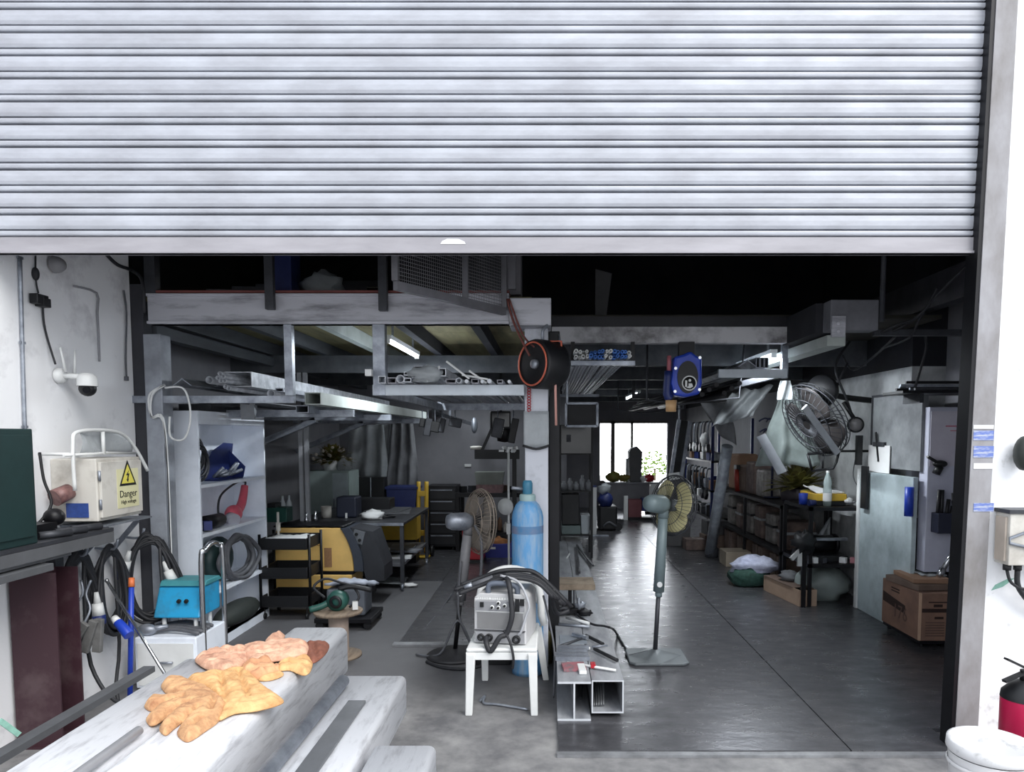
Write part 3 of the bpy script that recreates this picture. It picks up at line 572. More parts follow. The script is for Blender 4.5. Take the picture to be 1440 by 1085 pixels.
def stock(nm, px, py, Y, L, kind, a, b, lab, mat=gal, grp='tubes on the left wall rack'):
    q = P(px, py, Y); e = q+Vector((0, L, 0)); m = MB()
    if kind == 'r': m.pipe(q, e, a, a*.78, 12)
    elif kind == 'b': m.hollow(q, e, a, b, .006)
    else: m.cyl(q, e, a, n=8)
    return one(m, nm, mat, lab, 'tube', grp)
stock('steel_pipe', 294, 534, 5.3, 4, 'r', .028, 0, 'round pipe whose open end sticks out left of the small pipe bundle', pipeb)
for i, (a, b) in enumerate(((306, 531), (309, 525), (313, 529), (310, 535), (315, 535))): stock('steel_pipe', a, b, 5.2, 4, 'r', .0165, 0, 'thin pipe in the tight bundle of five beside the large box tube', pipeb)
for i, (a, b) in enumerate(((317, 543.5), (321, 545.5))): stock('steel_pipe', a, b, 5.2, 4, 'r', .0165, 0, 'thin pipe of the pair lying under the bundle of five', pipeb)
stock('box_tube', 335, 533, 5.3, 4.6, 'b', .2, .11, 'largest rectangular tube on the left wall rack, open end facing out', pipeb)
stock('box_tube', 301, 541, 5.5, 4, 'b', .05, .025, 'small flat rectangular tube on the left wall rack')
stock('steel_pipe', 381, 553, 5.2, 4.2, 'r', .03, 0, 'single round pipe right of the large box tube', pipeb)
stock('box_tube', 393, 548, 5.25, 4.2, 'b', .06, .03, 'flat rectangular tube next to the post of the tube rack')
stock('box_tube', 440, 560, 5.3, 4.6, 'b', .12, .09, 'pale rectangular tube along the outer side of the left wall rack', beamp)
stock('box_tube', 425, 575, 5.6, 4.4, 'b', .1, .06, 'lower rectangular tube slung under the outer side of the left wall rack')
for i in range(5): stock('steel_rod', 300+i*12, 563+rnd.uniform(0, 3), 5.4, 3.6, 's', .012, 0, 'dark thin rod in the row at the bottom of the left wall rack', steeld)
m = MB(); q = P(350, 570, 5.7); m.obox(q, (.1, .25, .14), rx=.4, rz=.3); one(m, 'hanging_cover', M('cover_grey', (128, 132, 138), .6, var=.3), 'grey bent sheet hooked below the tube rack above the white cabinet', 'sheet')
m = MB().box(XL+.03, -2.64, 5.6, 6.5, cz+.001, cz+.06).obox((-2.7, 5.8, cz+.09), (.2, .4, .05), rz=.3).obox((-2.72, 6.2, cz+.085), (.25, .3, .04), rz=-.4); one(m, 'offcut_pile', steeld, 'pile of dark steel offcuts on top of the white cabinet', 'offcuts')['kind'] = 'stuff'
# ---- junk rack hung between the left hanger and the main column
zj0, zj1 = P(640, 556, 5.05).z, P(640, 541, 5.05).z; xj0, xj1 = P(525, 548, 5.05).x, P(737, 548, 5.05).x
t = thing('rack_shelf', 'pale galvanised hanging rack carrying a jumble of tube ends under the front beam', 'rack', ((xj0+xj1)/2, 5.05, zj0))
MB().hollow((xj0, 5.05, (zj0+zj1)/2), (xj1, 5.05, (zj0+zj1)/2), .05, zj1-zj0, .004, (0, 0, 1)).build('front_bar', M('rack_bar_pale', (200, 208, 216), .5, .2, var=.2), t, bevel=.003)
MB().box(xj0, xj1, 8.0, 8.05, zj0, zj1).build('rear_bar', gal, t); MB().box(xj0, xj0+.05, 5.08, 7.99, zj0, zj1-.01).build('side_bar', gal, t)
for x in (xj0, xj1-.1): MB().box(x, x+.04, 8.0, 8.05, zj1, ZD-.13).build('hanger', gal, t)
JK = [(537, 534, 'b', .05, .05), (551, 538, 'b', .06, .04), (563, 536, 'r', .03, 0), (573, 534, 'b', .05, .03), (584, 527, 'b', .045, .04), (573, 525, 'b', .05, .025), (596, 533, 'b', .12, .03), (588, 518, 'b', .06, .035), (606, 530, 'r', .022, 0), (622, 523, 'b', .05, .055), (634, 536, 'b', .07, .03), (645, 537, 'r', .02, 0), (656, 538, 's', .014, 0), (668, 537, 'b', .05, .03), (678, 538, 's', .012, 0), (688, 536, 's', .016, 0), (703, 538, 'b', .04, .025), (716, 537, 's', .012, 0)]
for i, (a, b, k, w, h) in enumerate(JK):
    q = P(a, b, 4.92); q.z = max(q.z, zj1 + (h/2 if k == 'b' else w) + .002); L = 3.6; m = MB(); e = q+Vector((rnd.uniform(-.02, .02), L, 0))
    if k == 'b': m.hollow(q, e, w, h, .005)
    elif k == 'r': m.pipe(q, e, w, w*.75)
    else: m.cyl(q, e, w, n=8)
    one(m, 'tube_offcut', (pipeb, beamw, pipeb)[i % 3], {'b': 'open rectangular', 'r': 'open round', 's': 'solid thin'}[k]+' length in the jumbled hanging rack left of the main column', 'tube', 'tube ends in the hanging rack')
for i, (a, b, c, d) in enumerate(((628, 508, 660, 532), (660, 521, 684, 538), (650, 527, 686, 533), (618, 515, 600, 534))):
    one(MB().bar(P(a, b, 5.0), P(c, d, 4.95), .015, .012), 'loose_rod', white, 'pale rod lying slanted on top of the hanging tube jumble', 'rod', 'slanted rods on the hanging rack')
q = P(600, 532, 4.93); one(MB().sphere(q+Vector((0, 0, .03)), .09, (1.4, .6, .6), jit=.4, seed=3), 'plastic_bag', plas, 'crumpled clear plastic bag stuffed among the hanging tube ends', 'plastic bag')
q = P(519, 524, 4.98); one(MB().obox(q, (.045, .05, .045)), 'white_block', white, 'small white block capping the side of the hanging rack post', 'cap')
# ---- fluorescent lamps
def tube_lamp(p0, p1, lab, w):
    p0, p1 = Vector(p0), Vector(p1); c = (p0+p1)/2; t = thing('fluorescent_lamp', lab, 'lamp', c)
    MB().bar(p0+Vector((0, 0, .03)), p1+Vector((0, 0, .03)), .06, .035).build('lamp_housing', white, t)
    MB().cyl(p0, p1, .014, n=10).build('lamp_tube', lampm, t)
    for p in (p0, p1): MB().obox(p, (.04, .02, .04)).build('lamp_holder', white, t)
    for k in (.15, .85): p = p0.lerp(p1, k); MB().box(p.x-.008, p.x+.008, p.y-.008, p.y+.008, p.z+.04, ZD+.0).build('hanger', gal, t)
    l = bpy.data.lights.new('lamp_light', 'AREA'); l.shape = 'RECTANGLE'; l.size = .06; l.size_y = (p1-p0).length; l.energy = w; l.color = (.9, .96, 1)
    o = bpy.data.objects.new('lamp_light', l); COL.objects.link(o); o.location = c - Vector((0, 0, .03)); d = (p1-p0); o.rotation_euler = (0, 0, math.atan2(-d.x, d.y))
    return t
a = P(549, 489, 6.0); tube_lamp((a.x, 5.9, ZD-.17), (a.x+.02, 7.1, ZD-.17), 'lit fluorescent tube under the left deck near the hanging rack post', 22)
a = P(1085, 500, 6.4); tube_lamp((a.x-.09, 6.05, ZD-.27), (a.x-.09, 7.15, ZD-.27), 'lit fluorescent tube on the right above the small hanging rack', 34)
tube_lamp((-1.2, 9.4, ZD-.35), (-1.2, 10.6, ZD-.35), 'added fill light tube deep under the left deck near the grey back wall', 7)  # fill lamp added to lift the dim rear bay
tube_lamp((1.4, 11.0, ZD-.3), (1.4, 12.6, ZD-.3), 'added fill light tube deep over the corridor floor', 10)  # another added fill lamp, brightens the deep corridor
# ================================================================ LEFT BAY: trolley, generator, spool, work table
t = thing('tool_trolley', 'black three tier tray trolley in front of the yellow generator', 'trolley', (-2.4, 6.6, 0))
xa, xb, ya, yb = P(366, 800, 6.45).x, P(432, 800, 6.45).x, 6.45, 6.85
for py in (757, 798, 838):
    zt2 = P(400, py, ya).z; h = .105; m = MB()
    m.box(xa, xb, ya, yb, zt2-h, zt2-h+.012).box(xa, xb, ya, ya+.012, zt2-h+.012, zt2).box(xa, xb, yb-.012, yb, zt2-h+.012, zt2).box(xa, xa+.012, ya+.012, yb-.012, zt2-h+.012, zt2).box(xb-.012, xb, ya+.012, yb-.012, zt2-h+.012, zt2)
    m.build('tray', black, t, bevel=.004)
for x in (xa-.013, xb+.013):
    for y in (ya+.03, yb-.03): MB().cyl((x, y, .06), (x, y, P(400, 752, ya).z), .013).build('post', blackm, t)
for x in (xa+.02, xb-.02):
    for y in (ya+.03, yb-.03): MB().cyl((x-.01, y, .028), (x+.01, y, .028), .028).box(x-.004, x+.004, y-.004, y+.004, .03, P(400, 838, ya).z-.105).build('caster', black, t)
z = P(400, 757, ya).z-.09
one(MB().grid(lambda u, v: (xa+.02+u*(xb-xa-.04), ya+.02+v*.34, z+.075+.02*noise.noise(Vector((u*6, v*5, 0)))), 12, 8), 'rag', white, 'white crumpled rag lying in the top tray of the black trolley', 'rag', solid=.006)
q = P(378, 840, ya+.05); one(MB().sphere((q.x+.05, ya+.12, P(400, 838, ya).z-.07), .05, (1.2, 1, .5)), 'white_cloth_pad', paper, 'small white pad in the bottom tray of the black trolley', 'pad')
one(MB().cyl((xa+.06, yb-.1, z+.0), (xa+.06, yb-.1, z+.3), .012).cyl((xa+.06, yb-.1, z+.12), (xa+.06, yb-.1, z+.2), .022), 'glue_gun_stick', cream, 'thin cream coloured tool standing up in the top trolley tray', 'tool')
# generator
gy = 7.02; gx0, gx1 = P(386, 790, gy).x, P(500, 790, gy).x; gz0, gz1 = .1, P(440, 742, gy).z
zs = P(450, 803, gy).z; zt2 = P(450, 808, gy).z
t = thing('generator', 'large yellow welding generator with a curved dark end beside the black trolley', 'generator', ((gx0+gx1)/2, gy+.3, 0))
def arc(o):
    r = []
    for i in range(9):
        a = i/8; r.append((gx1-o-.13*(a**2.2), zs+(gz1-zs)*a))
    return r
MB().prism([(gx0, zs)] + [(x-.0, z) for x, z in arc(.02)] + [(gx0+.02, gz1)], 'y', gy, gy+.42).build('body', yellow, t, bevel=.008)
MB().box(gx0, gx1-.04, gy, gy+.42, gz0+.06, zt2).build('lower_body', yellow, t, bevel=.008)
MB().box(gx0+.01, gx1-.03, gy+.01, gy+.54, zt2+.001, zs-.001).build('body_seam', blackm, t)
a_ = arc(.0); MB().prism([(x+.0, z) for x, z in arc(.012)] + [(x+.075, z) for x, z in reversed(a_)], 'y', gy-.012, gy+.43).build('end_rim', M('rim_dark_grey', (66, 72, 84), .5, var=.3), t)
MB().prism([(x+.078, z) for x, z in a_] + [(gx1+.17, gz1-.04), (gx1+.28, zs+.05), (gx1+.28, zs-.1), (gx1+.1, zs-.1)], 'y', gy+.02, gy+.4).build('control_end', M('control_end_grey', (52, 54, 60), .55, var=.3), t)
q = P(503, 755, gy+.0); MB().obox((q.x+.005, gy+.01, q.z), (.11, .02, .13), ry=.25).build('socket_panel', M('socket_panel', (112, 116, 122), .5), t)
for i in (0, 1): MB().cyl((q.x-.01+.03*i, gy-.004, q.z+.03-.06*i), (q.x-.01+.03*i, gy-.016, q.z+.03-.06*i), .016).build('socket', ink, t)
MB().box(gx0-.02, gx1+.1, gy-.01, gy+.43, .05, gz0+.055).build('chassis', blackm, t, bevel=.005)
for x in (gx0+.12, gx1-.02): MB().cyl((x, gy+.03, .05), (x, gy+.09, .05), .05).build('wheel', black, t)
a, b = P(456, 770, gy), P(467, 797, gy); MB().box(a.x, b.x, gy-.003, gy-.0005, b.z, a.z).build('vent_label', M('vent_brown', (172, 130, 92), .6, var=.2, scale=40), t)
a = P(434, 767, gy); lettering('TEC', .066, (a.x, gy-.001, a.z), (1, 0, 0), (0, 0, 1), inkb, t)
m = MB(); m.grid(lambda u, v: (gx0+.0+u*(gx1-gx0-.1), gy+v*.4, gz1+.012+.02*abs(noise.noise(Vector((u*8, v*6, 3))))), 14, 8); one(m, 'black_cover', blackm, 'black cover draped over the top of the yellow generator', 'cover', solid=.012)
q = P(392, 727, gy+.15); t = thing('green_box', 'small dark green tool box on the left end of the generator top', 'tool box', (q.x, gy+.2, gz1+.045))
MB().box(q.x-.12, q.x+.1, gy+.1, gy+.27, gz1+.045, gz1+.19).build('box_body', M('box_teal', (24, 74, 66), .5), t, bevel=.006); MB().box(q.x-.1, q.x-.02, gy+.12, gy+.28, gz1+.191, gz1+.23).build('box_grip', black, t)
for i in (0, 1):
    x = q.x-.02+.055*i; yy = gy+.32+.03*i
    one(MB().lathe([(0, 0), (.028, 0), (.03, .17), (.012, .21), (.012, .25), (0, .25)], (x, yy, gz1+.045)), 'white_bottle', M('frosted_bottle', (196, 204, 208), .35, alpha=.8), ('left', 'right')[i]+' pale plastic bottle of the two behind the dark green tool box', 'bottle')
for i, px in enumerate((424, 431)): one(MB().lathe([(0, 0), (.022, 0), (.022, .03), (.01, .05), (.01, .1), (0, .1)], (P(px, 738, gy).x, gy+.15+.12*i, gz1+.04)), 'small_valve', chrome, ('left', 'right')[i]+' small chrome fitting on the generator top below the pale post', 'fitting')
# spool with the green grinder, white sheets and pump behind
q = F(477, 922); t = thing('cable_spool', 'small wooden cable spool standing behind the big foreground tube', 'spool', (q.x, q.y, 0)); zz = P(477, 858, q.y).z
MB().lathe([(0, 0), (.17, 0), (.17, .02), (0, .02)], q).build('bottom_flange', wood, t); MB().lathe([(.075, .02), (.075, zz-.02)], q).build('drum', M('drum_beige', (178, 160, 148), .8), t); MB().lathe([(0, 0), (.18, 0), (.185, .018), (.18, .022), (0, .022)], q+Vector((0, 0, zz-.02))).build('top_flange', wood, t)
g = q+Vector((.0, .0, zz+.07)); t = thing('cut_off_saw', 'dark green hand saw with cables lying on the wooden spool', 'saw', g)
MB().lathe([(0, -.05), (.07, -.05), (.08, 0), (.07, .05), (0, .05)], g+Vector((0, .0, .01)), axis=(.2, 1, .1)).build('motor', M('saw_green', (44, 92, 84), .45, var=.3), t); MB().lathe([(.03, -.01), (.05, -.01), (.05, .004), (.03, .004)], g+Vector((.0, -.06, .01)), axis=(.2, 1, .1)).build('motor_ring', black, t)
MB().tube([g+Vector((-.06, 0, 0)), g+Vector((-.12, -.03, -.03)), g+Vector((-.2, -.06, -.05))], .026, k=4).build('grip', MATS['saw_green'], t); MB().tube([g+Vector((.0, .02, .09)), g+Vector((.1, .03, .11)), g+Vector((.25, .03, .08))], .02, k=4).build('arm', black, t)
MB().tube([g+Vector((-.1, 0, .03)), g+Vector((-.2, .05, .1)), g+Vector((-.12, .08, .16)), g+Vector((.0, .08, .13)), g+Vector((.1, .06, .1)), g+Vector((.15, .04, .02)), g+Vector((.08, .02, -.05))], .01, k=5).build('power_cord', rubber, t)
MB().obox(g+Vector((.13, -.0, -.03)), (.04, .04, .06), rz=.3).build('plug', white, t)
y = 6.25; m = MB(); a = P(492, 800, y); m.grid(lambda u, v: (a.x-.2+.36*u+.05*v, y+.3*v-.1, .42+.05*noise.noise(Vector((u*4, v*4, 1)))-.06*v-.1*(u-.5)**2), 8, 6)
one(m, 'plastic_sheet', M('pale_blue_sheet', (176, 182, 196), .6, var=.25), 'pale folded plastic sheet lying over the pump behind the spool', 'plastic sheet', solid=.02)
t = thing('dolly', 'low black wheeled dolly with a pump behind the wooden spool', 'dolly', (a.x, y, 0)); MB().box(a.x-.28, a.x+.22, y-.15, y+.3, .06, .1).build('deck', blackm, t, bevel=.004); MB().box(a.x-.2, a.x+.14, y-.05, y+.22, .101, .34).build('pump_body', M('pump_grey', (112, 118, 128), .6, var=.3), t, bevel=.02)
for sx in (-.24, .18):
    for sy in (-.12, .26): MB().cyl((a.x+sx, y+sy-.012, .035), (a.x+sx, y+sy+.012, .035), .035).build('wheel', black, t)
# work table
tx0, tx1, ty0, ty1, tz = -2.8, F(563, 838).x, F(563, 838).y, 9.25, P(540, 735, 7.6).z
t = thing('work_table', 'steel work table on casters with a lower shelf in the left bay', 'table', ((tx0+tx1)/2, 8.4, 0))
ty0 += .22
MB().box(tx0, tx1, ty0, ty1, tz-.03, tz).build('tabletop', steeld, t, bevel=.003); MB().box(tx0+.02, tx1-.02, ty0+.03, ty1-.03, .27, .3).build('lower_shelf', M('shelf_grey', (104, 106, 112), .5, .2), t); MB().box(tx0, tx1, ty0-.006, ty0-.001, tz-.035, tz-.004).build('front_edge', gal, t)
for x in (tx0+.025, tx1-.025):
    for y in (ty0+.03, ty1-.03):
        lg = MB().box(x-.02, x+.02, y-.02, y+.02, .09, tz-.031).build('leg', steeld, t); MB().cyl((x-.012, y, .04), (x+.012, y, .04), .04).box(x-.015, x+.015, y-.015, y+.015, .05, .089).build('caster', gal, lg)
q = P(522, 735, ty0+.25); one(MB().sphere((q.x, ty0+.3, tz+.045), .11, (1.2, .9, .55), jit=.5, seed=2, fl=-.044), 'white_rag', white, 'white balled up rag near the front edge of the work table', 'rag')
one(MB().lathe([(0, 0), (.055, 0), (.06, .13), (.052, .13), (.048, .01)], (P(459, 718, 8.1).x, 8.1, tz+.001)), 'white_cup', cream, 'white mug on the work table in front of the pale green cabinet', 'cup')
q = P(492, 715, 8.15); t = thing('blue_box', 'dark blue upright box on the work table beside the white mug', 'box', (q.x, 8.15, tz)); MB().box(q.x-.13, q.x+.1, 8.05, 8.3, tz+.001, tz+.24).build('box_body', M('box_dark_blue', (30, 36, 54), .5), t, bevel=.02); MB().box(q.x-.02, q.x+.0, 8.03, 8.046, tz+.001, tz+.06).build('white_tab', white, t)
one(MB().box(-1.95, -1.45+.0, 8.55, 9.1, tz+.001, tz+.012).obox((-1.9, 8.7, tz+.02), (.5, .3, .012), rz=.2) if False else MB().obox((-1.95, 8.75, tz+.008), (.5, .6, .012), rz=.15).obox((-1.98, 8.8, tz+.0215), (.45, .5, .012), rz=-.1), 'sheet_stack', flat, 'two thin grey sheets lying on the far right of the work table', 'sheets')
one(MB().obox((-2.2, 8.9, tz+.08), (.5, .3, .15)), 'tool_case', black, 'long black case at the back of the work table', 'case', bevel=.01)
one(MB().tube([(-1.9, 7.95, tz+.015), (-1.8, 8.0, tz+.02), (-1.75, 8.1, tz+.015), (-1.85, 8.15, tz+.015)], .014, k=4), 'extension_lead', black, 'short black cord on the table right of the white rag', 'cord')
for i, (x, y, w, d, h, rz) in enumerate(((-1.85, 8.0, .6, .14, .025, .1), (-1.75, 8.35, .5, .2, .02, -.2), (-2.1, 8.2, .5, .16, .03, .4), (-1.8, 8.8, .3, .4, .02, .1))): one(MB().obox((x, y, .301+h/2+.026*(i % 3)), (w, d, h), rz=rz), 'metal_strip', (white, gal)[i % 2], ('front most white', 'thin pale', 'slanted white', 'rearmost grey')[i]+' strip on the lower shelf of the work table', 'strip')
one(MB().grid(lambda u, v: (tx1-.75+.7*u, ty0+.15+.35*v, .05+.04*abs(noise.noise(Vector((u*5, v*4, 2))))), 12, 6), 'floor_plastic', plas, 'clear plastic sheet spilling on the floor under the work table', 'plastic sheet', solid=.004)
q = F(575, 825); one(MB().sphere((q.x, q.y, .025), .05, (2, 1, .45), jit=.4, seed=8, fl=-.024), 'paper_scrap', paper, 'white paper scrap on the floor by the front table caster', 'paper')
q = P(575, 742, 9.35); t = thing('yellow_crate', 'yellow plastic crate behind the right end of the work table', 'crate', (q.x, 9.6, 0)); MB().box(q.x-.35, q.x+.12, 9.28, 9.56, .32, .66).build('crate_body', yel, t, bevel=.01); MB().box(q.x-.36, q.x+.13, 9.27, 9.57, .661, .68).build('rim', yel, t); MB().box(q.x-.33, q.x+.1, 9.29, 9.55, 0, .319).build('stand', blackm, t)
# pale cabinet with flowers, plastic drapes, black machine, blue bin, yellow sack truck
q0, q1 = P(434, 680, 9.5).x, P(491, 680, 9.5).x; zc = P(460, 662, 9.5).z
t = thing('pale_cabinet', 'pale green metal cabinet with flowers on top behind the work table', 'cabinet', ((q0+q1)/2, 9.7, 0)); MB().box(max(q0, XW+.01), q1, 9.5, 10.0, 0, zc).build('cabinet_body', M('cabinet_pale_green', (166, 182, 180), .5, var=.2), t, bevel=.006)
MB().box(q1-.22, q1-.02, 9.488, 9.498, .05, zc-.03).build('door', pale, t); MB().cyl((q1-.2, 9.47, zc*.6), (q1-.2, 9.47, zc*.7), .01).build('handle', gal, t)
def plant(nm, c, r, n, lab, leaf, fl, pot, seed, potlab):
    rr = random.Random(seed); c = Vector(c); t = thing(nm, lab, 'plant', c); MB().lathe([(0, 0), (r*.42, 0), (r*.55, r*.5), (r*.5, r*.5), (r*.45, r*.42), (0, r*.42)], c).build('pot', pot, t)
    m = MB(); f = MB()
    for i in range(n):
        a, e = rr.uniform(0, 2*pi), rr.uniform(.1, 1.45); L = r*rr.uniform(.8, 1.35); d = Vector((cos(a)*cos(e), sin(a)*cos(e), sin(e))); b = c+Vector((0, 0, r*.45)); s = d.cross(Vector((0, 0, 1))).normalized()*r*.09
        pt = [b + d*L*k - Vector((0, 0, L*.28*k*k)) for k in (.15, .45, .75, 1)]
        m.add([pt[0], pt[1]-s, pt[1]+s, pt[2]-s*1.1, pt[2]+s*1.1, pt[3]], [(0, 1, 2), (1, 3, 4, 2), (3, 5, 4)])
        if fl and i % 4 == 0: f.sphere(pt[2], r*.09, n=6, m=4)
    m.build('foliage', leaf, t, solid=.002, fix=False)
    if fl: f.build('blossoms', fl, t)
    return t
plant('potted_plant', ((q0+q1)/2-.02, 9.75, zc), .27, 240, 'bushy flowering plant on top of the pale green cabinet', leafm, petal, white, 4, '')
one(MB().sphere((q1-.1, 9.6, zc+.07), .09, (1, .8, 1), jit=.5, seed=6, fl=-.069), 'white_bag', plas, 'white plastic bag beside the plant on the pale green cabinet', 'plastic bag')
def drape(nm, x0, x1, y, z0, z1, mat, lab, seed, amp=.05, gath=.5, cat='plastic sheet', nu=26, yd=0):
    def fn(u, v):
        g = 1-(1-gath)*(1-v)**1.3 if False else gath+(1-gath)*min(1, v*1.4)
        xc = (x0+x1)/2; x = xc + (u-.5)*(x1-x0)*g
        return (x, y + yd*v + amp*sin(u*17+seed+2*v)*(.4+.6*v) + amp*noise.noise(Vector((u*5, v*3, seed))), z1-(z1-z0)*v - .06*noise.noise(Vector((u*6, 0, seed)))*v)
    return one(MB().grid(fn, nu, 12), nm, mat, lab, cat, solid=.003)
drape('hanging_sheet', P(487, 640, 10.3).x, P(545, 640, 10.3).x, 10.3, P(500, 672, 10.3).z, P(500, 597, 10.3).z, plas, 'grey plastic dust sheet hanging left behind the work table', 1, gath=.85)
drape('hanging_sheet', P(528, 640, 10.5).x, P(562, 640, 10.5).x, 10.42, P(500, 670, 10.3).z, P(500, 596, 10.3).z, plas, 'clear dust sheet hanging in the middle behind the work table', 5, gath=.8)
drape('hanging_sheet', P(548, 640, 10.5).x, P(590, 640, 10.5).x, 10.35, P(500, 690, 10.3).z, P(500, 592, 10.3).z, sheetg, 'grey dust sheet hanging on the right above the blue bin', 9, gath=.7)
m = MB(); m.tube([(XW+.01, 10.3, 1.9), (-2.2, 10.4, 1.94), (-1.75, 10.4, 1.92)], .012); one(m, 'hanging_line', gal, 'thin rail holding the dust sheets behind the work table', 'rail')
x0, x1 = P(489, 700, 10.0).x, P(541, 700, 10.0).x; t = thing('black_machine', 'tall black machine cabinet behind the work table under the sheets', 'machine', ((x0+x1)/2, 10.2, 0)); MB().box(x0, x1, 10.0, 10.2, 0, P(500, 671, 10).z).build('machine_body', black, t, bevel=.01); MB().cyl((x0+.33, 9.985, .5), (x0+.33, 9.985, 1.1), .008).build('edge_trim', gal, t)
x0, x1 = P(543, 700, 9.85).x, P(586, 700, 9.85).x; zz = P(560, 684, 9.85).z; t = thing('blue_bin', 'dark blue plastic storage bin behind the work table', 'bin', ((x0+x1)/2, 10.05, 0)); MB().prism([(x0+.04, .4), (x1-.04, .4), (x1, zz-.04), (x0, zz-.04)], 'y', 9.85, 10.2).build('bin_body', navy, t, bevel=.01); MB().box(x0-.015, x1+.015, 9.84, 10.21, zz-.039, zz).build('lid', navy, t, bevel=.005); MB().box(x0+.03, x1-.03, 9.87, 10.19, 0, .399).build('bin_stand', blackm, t)
x = P(591, 700, 9.7).x; t = thing('sack_truck', 'yellow upright sack truck frame standing right of the blue bin', 'sack truck', (x, 9.9, 0)); m = MB()
for sx in (-.055, .055): m.tube([(x+sx, 9.8, .06), (x+sx, 9.86, .7), (x+sx, 9.9, 1.05)], .03, k=3)
m.build('side_rail', yel, t)
for z in (.3, .6, .85): MB().box(x-.05, x+.05, 9.82, 9.9, z, z+.07).build('cross_plate', (yel, black, yel)[int(z*3) % 3], t)
MB().box(x-.12, x+.12, 9.6, 9.82, .02, .035).build('toe_plate', yel, t)
for sx in (-.13, .13): MB().cyl((x+sx-.02, 9.85, .08), (x+sx+.02, 9.85, .08), .08).build('wheel', black, t)
x0, x1 = P(600, 720, 10.35).x, P(642, 720, 10.35).x; zz = P(620, 683, 10.35).z; t = thing('tool_cabinet', 'black tool cabinet with drawers against the grey back wall', 'tool cabinet', ((x0+x1)/2, 10.6, 0)); MB().box(x0, x1, 10.35, 10.85, .06, zz).build('cabinet_body', blackm, t, bevel=.006)
for i in range(5):
    z = .1+i*(zz-.12)/5; d = MB().box(x0+.02, x1-.02, 10.335, 10.349, z, z+(zz-.12)/5-.02).build('drawer', M('drawer_dark', (34, 35, 40), .45), t); MB().box(x0+.06, x1-.06, 10.32, 10.334, z+.12, z+.135).build('drawer_handle', gal, d)
for sx in (x0+.06, x1-.06):
    for y in (10.4, 10.8): MB().cyl((sx-.012, y, .03), (sx+.012, y, .03), .03).build('caster', black, t)
# bench, machines and hanging gear left of the main column
x0, x1 = P(640, 720, 10.2).x, P(738, 720, 10.2).x; zz = P(690, 693, 10.2).z
t = thing('rear_bench', 'dark cluttered bench against the back wall left of the main column', 'bench', ((x0+x1)/2, 10.5, 0)); MB().box(x0, x1, 10.2, 10.9, zz-.06, zz).build('bench_top', blackm, t); MB().box(x0+.05, x1-.05, 10.3, 10.85, .25, .28).build('lower_shelf', blackm, t)
for x in (x0+.03, x1-.03):
    for y in (10.24, 10.86): MB().box(x-.025, x+.025, y-.025, y+.025, 0, zz-.061).build('leg', blackm, t)
for i in range(9):
    x = x0+.12+i*.1; h = .1+.1*rnd.random(); one(MB().lathe([(0, 0), (.035, 0), (.035, h), (.015, h+.02), (.015, h+.04), (0, h+.04)], (x, 10.35+.1*(i % 3), .281)), 'spray_can', (steeld, card, cream, navy)[i % 4], 'can or bottle in the row on the lower shelf of the rear bench', 'can', 'cans under the rear bench')
for i in range(7):
    x = x0+.1+i*.12; one(MB().obox((x, 10.35+.12*(i % 3), zz+.045), (.09, .08, .088), rz=rnd.random()), 'parts_tin', (black, steeld, cardd)[i % 3], 'small dark tin among the clutter on top of the rear bench', 'tin', 'tins on the rear bench')
q = P(688, 664, 10.1); t = thing('grey_toolbox', 'open grey green metal tool box on the rear bench', 'tool box', (q.x, 10.3, zz)); MB().prism([(q.x-.2, zz+.12), (q.x+.17, zz+.12), (q.x+.2, zz+.3), (q.x-.22, zz+.3)], 'y', 10.22, 10.5).build('box_body', M('toolbox_grey', (124, 130, 124), .5, var=.3), t); MB().box(q.x-.2, q.x+.18, 10.22, 10.5, zz+.001, zz+.119).build('tray', M('tray_pink_grey', (140, 110, 112), .6, var=.4, scale=20), t)
q = P(690, 640, 9.92); t = thing('arm_stand', 'black arm stand with a hanging bucket left of the main column', 'stand', (q.x+.1, 9.92, 0)); MB().box(q.x-.22, q.x+.4, 9.87, 10.02, q.z-.05, q.z+.08).build('cross_bar', black, t); MB().bar((q.x-.15, 9.92, q.z), (q.x+.1, 9.92, q.z+.55), .04, .04).build('arm', black, t); MB().box(q.x+.3, q.x+.36, 9.9, 9.96, 0, q.z-.051).build('post', black, t); MB().box(q.x-.2, q.x+.4, 9.84, 10.09, 0, .03).build('base', black, t)
MB().lathe([(0, 0), (.1, .02), (.12, .26), (.11, .26), (.1, .03)], (q.x+.2, 9.84, q.z+.18)).build('bucket', blackm, t); MB().lathe([(.0, 0), (.08, 0), (.09, .04), (.05, .05)], (q.x-.2, 9.94, q.z+.081)).build('knob', cream, t)
q = P(714, 590, 9.0); t = thing('hanging_monitor', 'dark monitor hung from the deck just left of the main column', 'monitor', (q.x-.03, 9.1, q.z)); MB().obox((q.x-.1, 9.1, q.z), (.26, .06, .22), rz=.2).build('screen_case', black, t, bevel=.01); MB().obox((q.x-.1+.006, 9.065, q.z), (.22, .006, .17), rz=.2).build('screen', glassy, t); MB().box(q.x-.11, q.x-.08, 9.12, 9.16, q.z+.1, ZD-.002).build('hanger', blackm, t)
t = thing('bracket_lamp', 'small dark bracket lamp arm reaching across the grey back wall', 'lamp arm', P(640, 590, 11.0)); a, b = P(612, 580, 10.9), P(664, 596, 10.7); MB().bar(a, b, .05, .05).build('arm', steeld, t); MB().sphere(P(667, 598, 10.7), .1, (.5, .6, 1.2)).build('lamp_shade', gal, t); MB().box(a.x-.05, a.x+.05, 10.9, 11.2, a.z-.06, a.z+.06).build('mount', steeld, t)
MB().bar(P(633, 585, 10.85), (P(633, 585, 10.85).x, 10.85, ZD-.002), .03, .03).build('stay', gal, t)
